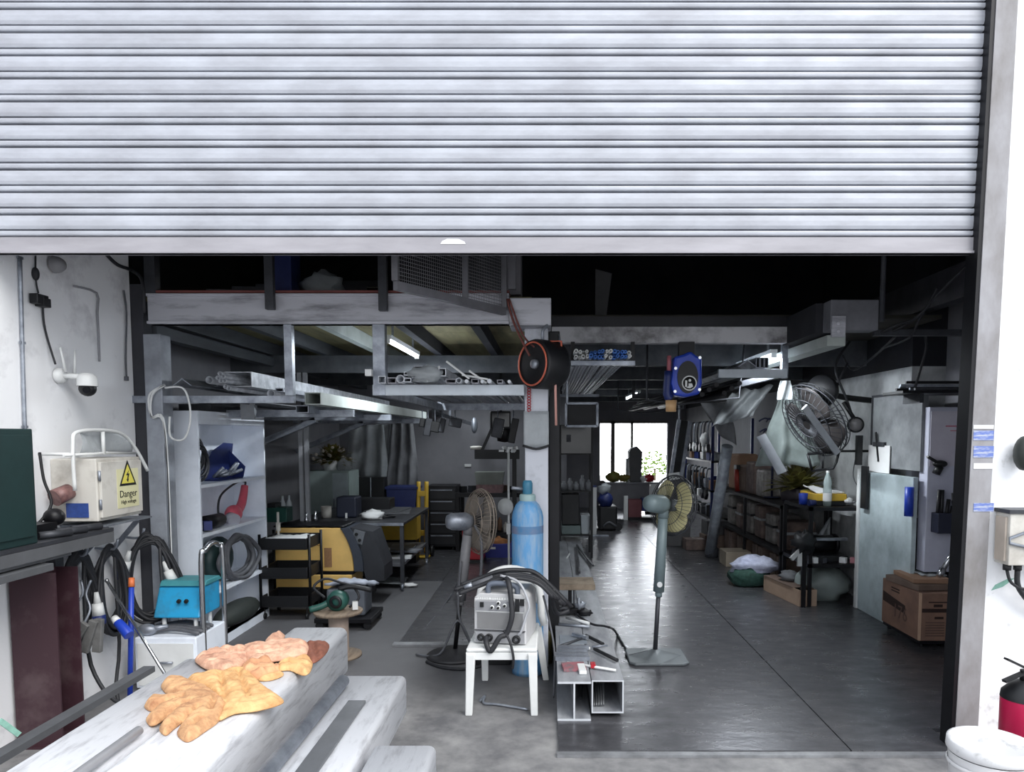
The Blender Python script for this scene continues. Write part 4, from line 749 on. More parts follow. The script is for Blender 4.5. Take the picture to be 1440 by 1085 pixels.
q = P(658, 654, 11.19); one(MB().box(q.x-.05, q.x+.05, 11.17, 11.199, q.z-.02, q.z+.02), 'wall_plate', white, 'small white plate on the grey back wall above the black tool cabinet', 'plate')
# hanging small clutter below the hanging rack
for i, (px, py, w, h) in enumerate(((602, 596, .08, .2), (612, 600, .1, .12), (622, 598, .06, .16), (594, 592, .06, .1), (700, 575, .12, .22), (722, 575, .08, .28), (640, 570, .14, .1))):
    q = P(px, py, 8.02); q.z = min(q.z, zj0-h/2-.09); t = thing('hanging_clamp', f'{("first", "second", "third", "fourth", "fifth", "sixth", "seventh")[(3, 0, 1, 2, 5, 6, 4)[i]]} dark clamp from the left hung below the rear rack bar', 'clamp', q); MB().obox(q, (w, .05, h), ry=.2).build('clamp_body', (steeld, black)[i % 2], t, bevel=.01); MB().cyl(q, (q.x, q.y, zj0), .006).build('hook', gal, t)
q = F(700, 785); t = thing('blue_crate', 'blue plastic crate of orange parts on the floor behind the left fan', 'crate', q); MB().box(q.x-.2, q.x+.2, q.y, q.y+.3, .0, .2).build('crate_body', M('crate_blue', (34, 44, 134), .5), t, bevel=.01); MB().sphere((q.x, q.y+.15, .2), .16, (1, .8, .45), jit=.4, seed=4).build('contents', M('orange_stuff', (180, 120, 70), .7, var=.4, scale=14), t)
MB().box(q.x-.1, q.x-.03, q.y-.003, q.y-.0005, .13, .16).build('label_sticker', paper, t)
q = F(665, 792); t = thing('red_tool_chest', 'dark red tool chest on the floor behind the left fan post', 'tool chest', q); MB().box(q.x-.14, q.x+.14, q.y, q.y+.3, .05, .5).build('chest_body', red, t, bevel=.01); MB().box(q.x-.15, q.x+.15, q.y-.01, q.y+.31, 0, .05).build('base', black, t); MB().cyl((q.x-.08, q.y-.02, .4), (q.x+.08, q.y-.02, .4), .01).build('handle', gal, t)
# white pole with a round disc beside the main column
q = P(711, 712, 7.2); t = thing('disc_sign', 'white round disc on a thin white pole just left of the blue cylinder', 'sign', (q.x, 7.2, 0)); MB().cyl((q.x+.03, 7.22, .012), (q.x+.03, 7.22, P(712, 630, 7.2).z), .012).build('pole', white, t); MB().lathe([(0, -.008), (.085, -.008), (.085, .008), (0, .008)], q, axis=(.4, 1, 0)).build('disc', white, t); MB().lathe([(0, 0), (.12, 0), (.12, .02), (0, .02)], (q.x+.03, 7.22, .012)).build('foot', steeld, t); MB().box(q.x+.01, q.x+.05, 7.17, 7.205, q.z-.28, q.z-.17).build('switch_box', white, t)
m = MB(); a = P(712, 632, 7.15)
for i in range(6): m.obox((a.x-.05+.03*i, 7.16, a.z-.012+.03*(i % 2)), (.05, .03, .02), rz=i, rx=i)
one(m, 'clothes_clip', white, 'cluster of white clips at the top of the thin white pole', 'clips')['kind'] = 'stuff'
# ================================================================ FANS
def fan(nm, lab, base, head, axis, rad, sq, mats, ptop, kids):
    body, bl, wire = mats; t = thing(nm, lab, 'fan', base); bx, by, bz = base; ax = Vector(axis).normalized(); h = Vector(head)
    if sq:
        m = MB(); m.prism([(bx-.21, by-.15), (bx-.17, by-.19), (bx+.19, by-.19), (bx+.23, by-.15), (bx+.23, by+.15), (bx+.19, by+.19), (bx-.17, by+.19), (bx-.21, by+.15)], 'z', bz, bz+.022); m.lathe([(.2, .022), (.1, .045), (.05, .06), (.03, .07), (0, .07)], (bx, by, bz), n=4).build('base', body, t, bevel=.008)
    else: MB().lathe([(0, 0), (.215, 0), (.22, .012), (.2, .026), (.08, .045), (.035, .06), (0, .06)], (bx, by, bz)).build('base', body, t)
    px = Vector((bx, by, bz)); mid = px.lerp(h, ptop)
    MB().cyl(px+Vector((0, 0, .05)), mid, .017).build('lower_pole', kids[0], t); MB().cyl(mid-Vector((0, 0, .04)), mid, .026).build('collar', kids[1], t); MB().cyl(mid, h-Vector((0, 0, .06)), .042, .036, 16).build('upper_pole', kids[1], t)
    kn = MB().cyl(mid+Vector((0, -.05, .06)), mid+Vector((0, -.03, .06)), .02).build('control_knob', white, t)
    MB().lathe([(0, -.17), (.05, -.165), (.065, -.13), (.07, -.02), (.05, .03), (.0, .03)], h, axis=ax, n=20).build('motor_housing', kids[2], t)
    MB().cyl(h-Vector((0, 0, .1)), h, .04).build('neck', kids[1], t)
    c = h+ax*.1; u, w = basis(ax); m = MB()
    for q, dz in ((1, 0), (.97, .025), (.97, -.025), (.66, .06), (.66, -.06), (.3, .075), (.3, -.075)):
        m.tube([c+ax*dz+(u*cos(2*pi*i/40)+w*sin(2*pi*i/40))*rad*q for i in range(40)], .0055 if q == 1 else .0028, n=5, closed=True)
    for i in range(44):
        d = u*cos(2*pi*i/44)+w*sin(2*pi*i/44)
        for sg in (1, -1): m.tube([c+ax*.078*sg+d*rad*.14, c+ax*.072*sg+d*rad*.45, c+ax*.05*sg+d*rad*.8, c+d*rad], .0016, n=4)
    m.lathe([(0, -.004), (rad*.14, -.004), (rad*.14, .004), (0, .004)], c+ax*.08, axis=ax); m.build('wire_guard', wire, t)
    for k in range(3):
        a0 = 2*pi*k/3+.5; m = MB()
        def fn(uu, vv):
            r_ = rad*(.13+.76*vv); th = a0 + (uu-.5)*(.9+1.5*sin(pi*min(1, vv*.9)))*.95; return c + (u*cos(th)+w*sin(th))*r_ + ax*(.05*(uu-.5))
        m.grid(fn, 8, 8); m.build('fan_blade', bl, t, solid=.003)
    MB().lathe([(0, -.03), (.045, -.03), (.045, .03), (.02, .045), (0, .045)], c, axis=ax).build('hub', body, t)
    return t
b = F(921, 925, .022); hd = P(933, 709, b.y-.03)
f = fan('pedestal_fan', 'grey green pedestal fan on a square base standing on the steel floor plates', (b.x, b.y, .022), hd, (.78, .55, -.12), .225, True, (M('fan_base_grey', (102, 108, 112), .5, .1), blade, steeld), .44, (steeld, fanm, fanm))
p0 = Vector((b.x-.05, b.y+.02, .07)); m = MB(); m.tube([p0, p0+Vector((-.16, .0, -.036)), F(882, 915, .03), F(868, 893, .03), P(850, 880, 5.3)+Vector((0, 0, 0)), F(868, 893, .03)+Vector((-.2, .5, .0))][:4], .008, k=6); m.build('power_cord', rubber, f)
b = F(640, 922); hd = P(658, 733, b.y)
f = fan('stand_fan', 'older stand fan with a round base beside the white plastic chair', (b.x, b.y, 0), hd, (.86, .5, -.06), .25, False, (M('fan_base_dark', (44, 44, 48), .5), bladeg, M('guard_wire_beige', (150, 138, 126), .5)), .42, (blackm, M('fan_pole_grey', (122, 122, 126), .5, var=.3), gal))
m = MB(); h = Vector(hd); m.tube([h+Vector((.06, -.06, -.02)), h+Vector((.11, -.08, -.15)), h+Vector((.1, -.08, -.42)), h+Vector((.07, -.06, -.5))], .012, k=5); m.tube([h+Vector((-.05, -.05, -.3)), h+Vector((-.07, -.05, -.7)), h+Vector((.03, -.06, -.95)), (b.x+.03, b.y-.08, .3), (b.x-.1, b.y-.1, .05), (b.x-.3, b.y-.0, .012)], .009, k=6); m.build('power_cord', rubg, f)
m = MB(); m.tube([F(600, 880, .012), F(625, 850, .012), (F(640, 840).x, F(640, 840).y, .1), P(655, 790, 6.3)], .006, k=4); one(m, 'floor_wire', rubg, 'thin wire rising from the floor behind the left fan post', 'wire')
m = MB(); m.tube([F(600, 930, .012), F(622, 938, .012), F(655, 940, .012), F(690, 930, .012), F(712, 905, .012)], .012, k=5); one(m, 'floor_cable', rubber, 'black cable lying on the concrete beside the round fan base', 'cable')
# ================================================================ WHITE CHAIR, WELDER, CYLINDER
f0, f1 = F(664, 1000), F(749, 1004); yf = (f0.y+f1.y)/2; yr = F(684, 958).y; zs = P(700, 908, yf+.02).z
x0, x1 = f0.x, f1.x
t = thing('plastic_chair', 'white plastic garden chair carrying the grey welding machine', 'chair', ((x0+x1)/2, yf+.2, 0))
m = MB(); m.prism([(x0-.03, yf-.03), (x1+.03, yf-.03), (x1+.035, yr+.02), (x0-.01, yr+.02)], 'z', zs-.025, zs); m.build('seat', white, t, bevel=.012)
MB().prism([(x0-.03, zs-.07), (x1+.03, zs-.07), (x1+.03, zs-.026), (x0-.03, zs-.026)], 'y', yf-.03, yf-.005).build('front_apron', white, t)
for (x, y, dx, dy) in ((x0, yf, -.015, -.03), (x1, yf, .01, -.03), (x0+.03, yr, -.0, .03), (x1+.02, yr, .06, .04)):
    MB().prism([(x+dx-.02, 0), (x+dx+.022, 0), (x+.028, zs-.03), (x-.028, zs-.03)], 'y', y+dy-.02, y+dy+.02).build('leg', white, t, bevel=.006)
zb2 = P(720, 800, yr+.05).z; m = MB(); xm = (x0+x1)/2+.02; a = []
for i in range(17):
    th = pi*i/16; a.append((xm-.215*cos(th), yr+.03+.05*sin(th), zs+.05+(zb2-zs-.05)*(max(0, sin(th))**.55)))
m = MB(); N = len(a)
for w in (0,): m.tube([(a[0][0], yr+.02, zs-.02)]+a+[(a[-1][0]+.02, yr+.02, zs-.02)], .026, n=10)
m.build('back_frame', white, t)
def bk(u, v): th = pi*(.12+.76*u); top = zs+.05+(zb2-zs-.05)*(sin(th)**.55); return (xm-.2*cos(th), yr+.03+.05*sin(th), top-.01-.1*v)
MB().grid(bk, 14, 4).build('backrest', white, t, solid=.012)
wz0 = zs+.006; wx0, wx1 = P(666, 870, yf+.05).x, P(741, 870, yf+.05).x; wz1 = P(700, 835, yf+.05).z
wc = Vector(((wx0+wx1)/2, yf+.06, 0)); wd = .4; rot = Matrix.Translation(wc) @ Matrix.Rotation(R(-9), 4, 'Z') @ Matrix.Translation(-wc)
t = thing('welding_machine', 'grey box welding machine with dials standing on the white plastic chair', 'welding machine', (wc.x, yf+.2, wz0))
Y0 = yf+.05
def wb(m, n, mat, par=None, **k): return m.move(rot).build(n, mat, par or t, **k)
hz = wz1-wz0
wb(MB().box(wx0, wx1, Y0, Y0+wd-.05, wz0, wz1-.03), 'case', welder, bevel=.008)
wb(MB().prism([(wx0+.0, wz1-.029), (wx1-.0, wz1-.029), (wx1-.03, wz1), (wx0+.03, wz1)], 'y', Y0+.005, Y0+wd-.06), 'case_top', welder, bevel=.004)
pn = wb(MB().box(wx0+.012, wx1-.012, Y0-.012, Y0-.001, wz0+hz*.66, wz1-.045), 'control_panel', M('panel_grey', (150, 151, 156), .45), bevel=.002)
wb(MB().box(wx0+.012, wx1-.012, Y0-.01, Y0-.001, wz0+hz*.645, wz0+hz*.658), 'panel_strip', white)
gr = MB()
for i in range(22): gr.box(wx0+.02, wx1-.02, Y0-.006, Y0-.001, wz0+hz*.3+i*hz*.0148, wz0+hz*.3+i*hz*.0148+hz*.008)
wb(gr, 'grille', welderd)
wb(MB().box(wx0+.005, wx1-.005, Y0-.012, Y0-.001, wz0+hz*.262, wz0+hz*.275), 'seam_rib', steeld)
lp = wb(MB().box(wx0+.012, wx1-.012, Y0-.01, Y0-.001, wz0+.01, wz0+hz*.24), 'connector_panel', M('connector_grey', (158, 159, 164), .5))
def px2(u): return wx0+(wx1-wx0)*u
for i, (u, v, r_) in enumerate(((.14, .13, .022), (.3, .13, .024), (.82, .11, .026))):
    wb(MB().lathe([(r_*.45, 0), (r_*.45, .012), (r_, .012), (r_, 0)], (px2(u), Y0-.012, wz0+hz*v), axis=(0, -1, 0)), 'connector', black, lp)
for (u, v) in ((.36, .74), (.48, .735), (.48, .83), (.6, .78), (.72, .735)):
    d = wb(MB().lathe([(0, 0), (.013, 0), (.013, .004), (0, .004)], (px2(u), Y0-.0125, wz0+hz*v), axis=(0, -1, 0)), 'dial_face', white, pn); wb(MB().cyl((px2(u), Y0-.017, wz0+hz*v), (px2(u), Y0-.03, wz0+hz*v), .0075), 'dial_knob', ink, pn)
wb(MB().box(px2(.13), px2(.2), Y0-.022, Y0-.0125, wz0+hz*.74, wz0+hz*.84), 'power_switch', black, pn, bevel=.002)
for u, v in ((.84, .86), (.93, .86), (.84, .74)): wb(MB().box(px2(u)-.013, px2(u)+.013, Y0-.02, Y0-.0125, wz0+hz*v-.02, wz0+hz*v+.02), 'rocker_switch', black, pn)
for k, (u, w_) in enumerate(((.08, .085), (.32, .09), (.55, .045))):
    m = MB()
    for j in range(int(w_/.014)): m.box(px2(u)+j*.014, px2(u)+j*.014+.009, Y0-.0135, Y0-.0125, wz0+hz*.895, wz0+hz*.935)
    wb(m, 'panel_print', white, pn)
hm = MB().tube([(px2(.25), Y0+.03, wz1-.005), (px2(.27), Y0+.03, wz1+.045), (px2(.4), Y0+.03, wz1+.06), (px2(.66), Y0+.03, wz1+.055), (px2(.8), Y0+.03, wz1+.04), (px2(.82), Y0+.03, wz1-.005)], .017, n=10, k=4); wb(hm, 'carry_handle', M('handle_blue_grey', (98, 106, 120), .5))
# cables over the welder
m = MB(); rr = random.Random(3); top = wz1+.075
for i in range(7):
    y = yf+.12+i*.03; z = top-.035+rr.uniform(0, .03)
    m.tube([(wx0-.1+rr.uniform(-.04, .04), y, z-.06), (wx0+.03, y+.02, z-.015), (wx0+.15, y, z+.03), (wx0+.28, y+.03, z+.03), (wx1+.07, y+.02, z), (wx1+.16+.02*i, y+.03, z-.09-.02*i)], .014, k=5)
one(m, 'cable_bundle', rubber, 'thick bundle of black welding cables draped over the top of the welding machine', 'cables')
m = MB(); yy = yf+.025; pp = [(px2(.55), yf+.16, top+.02), (px2(.66), yf+.04, top+.0), (px2(.72), yy-.02, wz1-.06), (px2(.72), yy-.035, wz0+hz*.55), (px2(.62), yy-.035, wz0+hz*.25), (px2(.5), yy-.05, wz0+.06), (px2(.34), yy-.06, wz0-.02), (px2(.26), yy-.05, wz0+.02), (px2(.24), yy-.01, wz0+.05)]
m.tube(pp, .0165, n=9, k=6); m.tube([(px2(.58), yy-.03, wz0+.1), (px2(.7), yy-.06, wz0+.03), (px2(.76), yy-.07, wz0-.06), (px2(.74), yy-.05, wz0-.13)], .008, k=5); one(m, 'welding_cable', rubber, 'black welding cable hanging down the front of the welding machine', 'cable')
m = MB(); m.tube([(px2(.5), yf+.1, top+.03), (px2(.85), yf+.04, top+.0), (px2(1.04), yy-.02, wz1-.05), (px2(.99), yy-.025, wz0+hz*.6), (px2(.9), yy-.03, wz0+hz*.3), (px2(.84), yy-.02, wz0+.07)], .008, k=6); one(m, 'grey_hose', M('hose_pale_grey', (176, 178, 184), .5), 'pale grey hose curving down the right front of the welding machine', 'hose')
a = P(664, 822, yf+.15); t = thing('welding_torch', 'grey welding torch handle sticking out left of the cable bundle', 'torch', a); MB().cyl(a, a+Vector((.13, .02, .04)), .016, .02).build('grip', rubg, t); MB().cyl(a, a-Vector((.05, 0, .015)), .02, .012).build('nozzle', gal, t)
m = MB(); m.tube([P(718, 745, yf+.6), P(714, 780, yf+.5), P(708, 815, yf+.35)], .007); m.tube([P(717, 748, yf+.6), (P(717, 700, yf+.6).x, yf+.6, 1.6)], .007); one(m, 'hanging_cord', white, 'thin white cord coming down to the chair back in front of the disc pole', 'cord') if False else None
m = MB(); a = F(672, 985, .012); m.tube([F(675, 985, .012), F(682, 978, .012), F(680, 988, .012), F(700, 990, .012), F(742, 997, .012)], .008, k=4); one(m, 'floor_rod', gal, 'thin steel rod with a hooked end on the floor under the white chair', 'rod')
q = F(695, 935); t = thing('black_pedal', 'dark foot pedal box on the floor behind the chair legs', 'pedal', q); MB().box(q.x-.14, q.x+.12, q.y, q.y+.16, 0, .12).build('pedal_body', black, t, bevel=.006); MB().box(q.x-.11, q.x+.09, q.y-.012, q.y-.001, .06, .075).build('pale_strip', gal, t)
# gas cylinder
q = F(742, 958); q.y += .2; q.x = P(742, 800, q.y).x; rc = .112; zt3 = P(742, 678, q.y).z; zsh = P(742, 715, q.y).z
t = thing('gas_cylinder', 'tall worn blue gas cylinder standing behind the white chair', 'gas cylinder', (q.x, q.y, 0)); 
MB().lathe([(0, 0), (rc, 0), (rc+.002, .03), (rc, .05), (rc, zsh-.06), (rc*.93, zsh-.02), (rc*.74, zsh+.03), (rc*.48, zsh+.06), (0, zsh+.065)], q, n=40).build('cylinder_body', blue, t)
MB().lathe([(rc+.001, 0), (rc+.0015, .055)], q+Vector((0, 0, zsh-.17)), n=40).build('worn_band', M('worn_band', (126, 122, 140), .6, rgb2=(70, 118, 160), scale=8), t)
MB().lathe([(.056, 0), (.058, .04), (.05, .05), (0, .05)], q+Vector((0, 0, zsh+.055))).build('neck_ring', M('neck_pale', (150, 176, 178), .5), t)
v = MB().lathe([(.03, 0), (.036, .02), (.036, .08), (.028, .1), (0, .1)], q+Vector((0, 0, zsh+.1)), n=8).build('valve', M('valve_teal', (60, 128, 160), .45, var=.3), t); MB().cyl(q+Vector((-.03, 0, zsh+.14)), q+Vector((-.11, -.03, zsh+.15)), .012).build('valve_outlet', gal, v)
# dark tin / jug behind the chair leg
q = F(772, 930); t = thing('oil_can', 'dark olive can on the floor between the chair and the steel beams', 'can', q); MB().lathe([(0, 0), (.075, 0), (.075, .2), (.05, .24), (.03, .25), (0, .25)], (q.x-.05, q.y, 0)).build('can_body', M('olive_can', (78, 72, 40), .5, var=.4), t); MB().cyl((q.x-.05, q.y, .25), (q.x-.05, q.y, .28), .025).build('cap', black, t)
m = MB(); m.tube([(wx1+.1, yf+.22, wz1-.05), P(772, 870, yf+.3), P(780, 920, yf+.25), (P(778, 970, yf+.2).x, yf+.2, .02)], .007, k=6); one(m, 'thin_hose', rubg, 'thin grey hose looping down beside the rear right chair leg', 'hose')
m = MB(); m.tube([(wx1+.16, yf+.28, wz1-.02), P(775, 838, yf+.35), P(783, 862, 4.75), P(800, 858, 4.8)], .016, k=6); one(m, 'black_lead', rubber, 'black lead running from the welding machine to the steel H beam', 'cable')
# ================================================================ H BEAM AND BOX TUBE ON THE FLOOR PLATES, WITH JUNK
zf = .023
h0, h1 = F(784, 1013, zf), F(831, 1013, zf); ty = P(800, 958, h0.y).z
hx0, hx1, hy = h0.x, h1.x, h0.y
hy2 = hy+6.0
m = MB(); xm = (hx0+hx1)/2
m.prism([(hx0, zf), (hx1, zf), (hx1, zf+.012), (xm+.005, zf+.012), (xm+.005, ty-.012), (hx1, ty-.012), (hx1, ty), (hx0, ty), (hx0, ty-.012), (xm-.005, ty-.012), (xm-.005, zf+.012), (hx0, zf+.012)], 'y', hy, hy2)
st_ = M('bundle_steel', (172, 175, 180), .45, .1, rgb2=(122, 124, 130), scale=4, stretch=(2, .5, 2)); cut = M('cut_end_pale', (206, 210, 216), .5, .1, var=.1)
hb = one(m, 'h_beam', st_, 'long steel H section beam lying on the floor plates beside the box tube', 'steel beam')
m = MB(); m.prism([(hx0, zf), (hx1, zf), (hx1, zf+.012), (xm+.005, zf+.012), (xm+.005, ty-.012), (hx1, ty-.012), (hx1, ty), (hx0, ty), (hx0, ty-.012), (xm-.005, ty-.012), (xm-.005, zf+.012), (hx0, zf+.012)], 'y', hy-.004, hy-.0005); o = m.build('cut_end', cut, hb); o['label'] = 'bright sawn end'
bx0, bx1 = P(832, 980, hy+.05).x, P(877, 980, hy+.05).x; bz0_, bz1_ = P(850, 1002, hy+.05).z, P(850, 956, hy+.05).z; bz0_ = max(zf, bz0_)
zsp = bz0_
c = Vector(((bx0+bx1)/2, hy+.05, (bz0_+bz1_)/2))
t = MB().hollow(c, c+Vector((0, 6.0, 0)), bx1-bx0, bz1_-bz0_, .008); bt_ = one(t, 'box_tube', st_, 'large square steel box tube lying right of the H beam on the floor plates', 'tube')
o = MB().hollow(c-Vector((0, .004, 0)), c-Vector((0, .0005, 0)), bx1-bx0, bz1_-bz0_, .008).build('cut_end', cut, bt_); o['label'] = 'bright sawn end'
if zsp > zf+.004:
    for i, y in enumerate((hy+.4, hy+3, hy+5.7)): one(MB().box(bx0+.01, bx1-.01, y, y+.08, zf, zsp-.001), 'packer', wood, ('front', 'middle', 'rear')[i]+' thin wooden packer under the square box tube', 'packer')
# rods, plates and clutter on the two sections
T = ty+.001; j = 0
def on(px, py, z=T): return F(px, py, z)
def rod(a, b, r, mat, lab, z=T, kind='r'):
    p0, p1 = on(*a, z+r), on(*b, z+r); m = MB()
    if kind == 'r': m.cyl(p0, p1, r, n=10)
    else: m.bar(p0, p1, r*2.6, r*2)
    return one(m, 'steel_rod' if kind == 'r' else 'flat_strip', mat, lab, 'steel rod')
def flats(i): return ('nearest', 'second', 'third', 'fourth', 'fifth')[i]
for i, (py, a, b) in enumerate(((925, 781, 829), (920, 781, 827), (915, 783, 826), (910, 784, 828))):
    rod((a, py), (b, py), .013, gal, flats(i)+' of the four pale strips laid across the H beam behind the red piece', kind='b')
rod((798, 931), (866, 942), .008, white, 'long white rod lying across both steel sections at the front')
rod((786, 910), (830, 911), .009, white, 'pale rod lying crosswise just behind the four strips', T+.0)
rod((836, 912), (868, 928), .012, black, 'black handled rod slanting over the box tube', T)
rod((824, 893), (848, 905), .012, black, 'black bar slanting over the box tube further back')
rod((788, 908), (822, 896), .010, steeld, 'dark rod slanting across the H beam', T)
rod((833, 909), (854, 907), .007, gal, 'short thin rod lying on the box tube beside the black handle')
rod((786, 877), (829, 881), .011, gal, 'pale rod lying across the H beam below the tool heap')
rod((797, 868), (828, 876), .012, white, 'white bar lying across the H beam in front of the tool heap', T+.022)
rod((806, 891), (826, 896), .011, gal, 'short pale flat piece lying on the H beam middle', T+.012, 'b')
one(MB().box(on(787, 900).x, on(825, 900).x, on(806, 905).y, on(806, 893).y, T, T+.004), 'thin_plate', M('plate_pale_blue', (158, 166, 176), .4, .3, var=.2), 'thin pale steel plate lying on the H beam under the dark slanted rod', 'plate')
q0, q1 = on(786, 946), on(800, 932); one(MB().obox(((q0.x+q1.x)/2+.06, q0.y+.09, T+.01), (.14, .13, .018), rz=.1), 'red_plate', M('dusty_red', (150, 92, 100), .7, rgb2=(110, 100, 104), scale=30, thr=(.4, .55)), 'dusty red flat piece at the front of the H beam', 'plate')
q = on(819, 948); one(MB().obox((q.x, q.y+.07, T+.012), (.045, .15, .022), rz=.05), 'white_block', white, 'white block lying beside the red piece on the H beam', 'block', bevel=.004)
q = on(834, 938); one(MB().obox((q.x, q.y+.01, T+.012), (.03, .06, .022)), 'red_grip', red, 'small red grip right of the white block', 'grip')
hq = on(808, 864); t = thing('pipe_clamp', 'dark clamp with a pale screw in the tool heap on the H beam', 'clamp', hq); MB().obox(hq+Vector((.0, 0, .03)), (.2, .05, .03), rz=.3).build('jaw', blackm, t); MB().cyl(hq+Vector((.04, -.01, .015)), hq+Vector((.03, .0, .14)), .011).build('screw', gal, t)
for i, (a, b, k) in enumerate(((800, 858, black), (792, 862, steeld), (815, 856, gal), (822, 866, black))):
    q = on(a, b); one(MB().sphere(q+Vector((0, 0, .03)), .03, (1.8, 1, 1), jit=.5, seed=i+3, fl=-.029), 'tool_lump', k, ('black', 'dark grey', 'pale', 'smaller black')[i]+' greasy tool in the heap on the H beam', 'tool')
m = MB(); m.tube([on(800, 856, T+.02), on(830, 876, T+.012), on(850, 880, T+.012), on(862, 884, T+.012), F(868, 892, zf+.01), F(874, 902, zf+.01)], .009, k=5); one(m, 'power_lead', rubber, 'black lead running from the tool heap over the box tube towards the pedestal fan', 'cable')
m = MB(); m.tube([(xm+.05, hy+.3, zf+.02), (xm+.07, hy+.6, zf+.07), (xm+.08, hy+1.2, zf+.12)], .012, k=4); one(m, 'inner_rod', steeld, 'dark rod pushed inside the right flange of the H beam', 'rod')
for i in range(5): m = MB(); x = bx0+.02+.014*i; m.tube([(x, hy+.12, bz0_+.02), (x+.01, hy+.35, bz0_+.05+.015*i), (x-.0, hy+.9, bz0_+.025)], .006, k=4); one(m, 'inner_wire', flat, 'thin steel wire lying inside the open square box tube', 'wire', 'wires inside the box tube')
# stool board on a post
q = on(800, 862); by = q.y+.12; zb_ = P(805, 826, by).z; t = thing('board_stand', 'small wooden board fixed on a dark post rising from the steel beams', 'stand', (q.x, by, ty)); x0, x1 = P(778, 828, by).x, P(836, 828, by).x
MB().box(x0, x1, by-.1, by+.22, zb_, zb_+.045).build('board', M('board_beige', (176, 160, 140), .75, rgb2=(120, 106, 92), scale=5), t, bevel=.005); MB().box(P(799, 840, by).x, P(804, 840, by).x, by-.0, by+.03, ty+.013, zb_-.001).build('post', blackm, t); MB().box(P(806, 840, by).x, P(808, 840, by).x, by-.0, by+.02, ty+.013, zb_-.001).build('thin_post', steeld, t); MB().box(P(794, 840, by).x, P(812, 840, by).x, by-.05, by+.08, ty+.001, ty+.012).build('foot_plate', steeld, t)
m = MB().bar(P(811, 768, 7.6), P(815, 800, 7.4), .02, .02); a = F(811, 766, ty+.02); m = MB().bar(a, F(815, 805, ty+.02), .02, .02).bar(a, F(834, 795, bz1_+.03), .02, .02); one(m, 'bent_rod', steeld, 'dark bent V shaped rod lying on the far part of the steel beams', 'rod')
one(MB().bar(F(797, 785, ty+.01), F(801, 778, ty+.01), .015, .01), 'white_strip', white, 'small white strip lying far along the H beam', 'strip')
# ================================================================ REEL ON THE MAIN COLUMN, RED ROPE, HANGING SHEET
c = P(757, 512, 4.93); ax = Vector((-.62, -.55, 0)).normalized(); R0 = P(757, 477, 4.93).z-c.z
t = thing('hose_reel', 'round black hose reel with orange cable hung on the main column', 'hose reel', c)
MB().lathe([(0, -.16), (R0*.93, -.16), (R0, -.13), (R0, .03), (R0*.96, .05), (R0*.8, .03), (0, .02)], c, axis=ax, n=36).build('reel_case', black, t)
u, w = basis(ax); MB().tube([c+ax*.055+(u*cos(2*pi*i/36)+w*sin(2*pi*i/36))*R0*.86 for i in range(36)], .0065, closed=True).build('orange_rim', orange, t); MB().lathe([(0, .022), (.035, .022), (.03, .05), (0, .05)], c, axis=ax).build('hub', gal, t)
MB().tube([c+Vector((.03, .02, R0-.02)), c+Vector((.03, .0, R0+.06)), c+Vector((.06, .05, R0+.1)), c+Vector((.03, .13, R0+.09))], .012, k=3).build('hanger', gal, t)
q = P(783, 494, 4.92); MB().tube([q+Vector((-.04, 0, .07)), q+Vector((.03, 0, .07)), q+Vector((.035, 0, -.07)), q+Vector((-.04, 0, -.07))], .008, closed=True).build('outlet_frame', orange, t)
MB().tube([q+Vector((.03, 0, -.05)), P(781, 540, 4.92), P(782, 598, 4.92)], .009).build('outlet_cable', M('cable_pink_orange', (214, 160, 150), .5), t)
m = MB(); m.tube([P(713, 420, YB-.04), P(722, 452, YB-.03), P(737, 485, 4.92), P(745, 500, 4.93)], .008, k=5); m.tube([P(716, 420, YB-.05), P(735, 470, YB-.03), P(752, 488, 4.92)], .007, k=5); one(m, 'orange_rope', M('rope_rust', (120, 64, 58), .7, var=.4, scale=60), 'rust coloured rope slanting from the front beam down to the hose reel', 'rope')
m = MB()
for i in range(10):
    p = P(744, 540+i*4.0, 5.08); m.tube([p+Vector((.012*cos(a*pi/3), .006*(i % 2)*cos(a*pi/3), .013*sin(a*pi/3))) for a in range(6)], .004, n=5, closed=True)
one(m, 'red_chain', red, 'short red and white chain hanging on the main column under the hose reel', 'chain')
m = MB(); a, b = P(786, 490, 5.2), P(797, 537, 5.2); m.tube([P(786, 470, 5.29), P(788, 485, 5.29), P(797, 537, 5.29), P(781, 537, 5.29)], .008); one(m, 'wire_triangle', gal, 'thin pale triangular wire frame hanging behind the hose reel', 'frame')
x0, x1 = xcol0-.008, xcol1+.004; za, zb3 = P(755, 628, 5.09).z, P(755, 578, 5.09).z
m = MB().grid(lambda u, v: (x0+(x1-x0)*u, 5.09-.006-.006*abs(sin(9*u+4*v)), za+(zb3-za)*v), 10, 8); one(m, 'column_wrap', plas, 'grey plastic wrap bound round the main column below the hose reel', 'plastic wrap', solid=.004)
m = MB(); m.tube([(x0-.006, 5.078, za+.01), ((x0+x1)/2, 5.07, za-.015), (x1+.006, 5.078, za+.01)], .009, k=4); one(m, 'tie_band', black, 'black tie band round the main column under the plastic wrap', 'band')
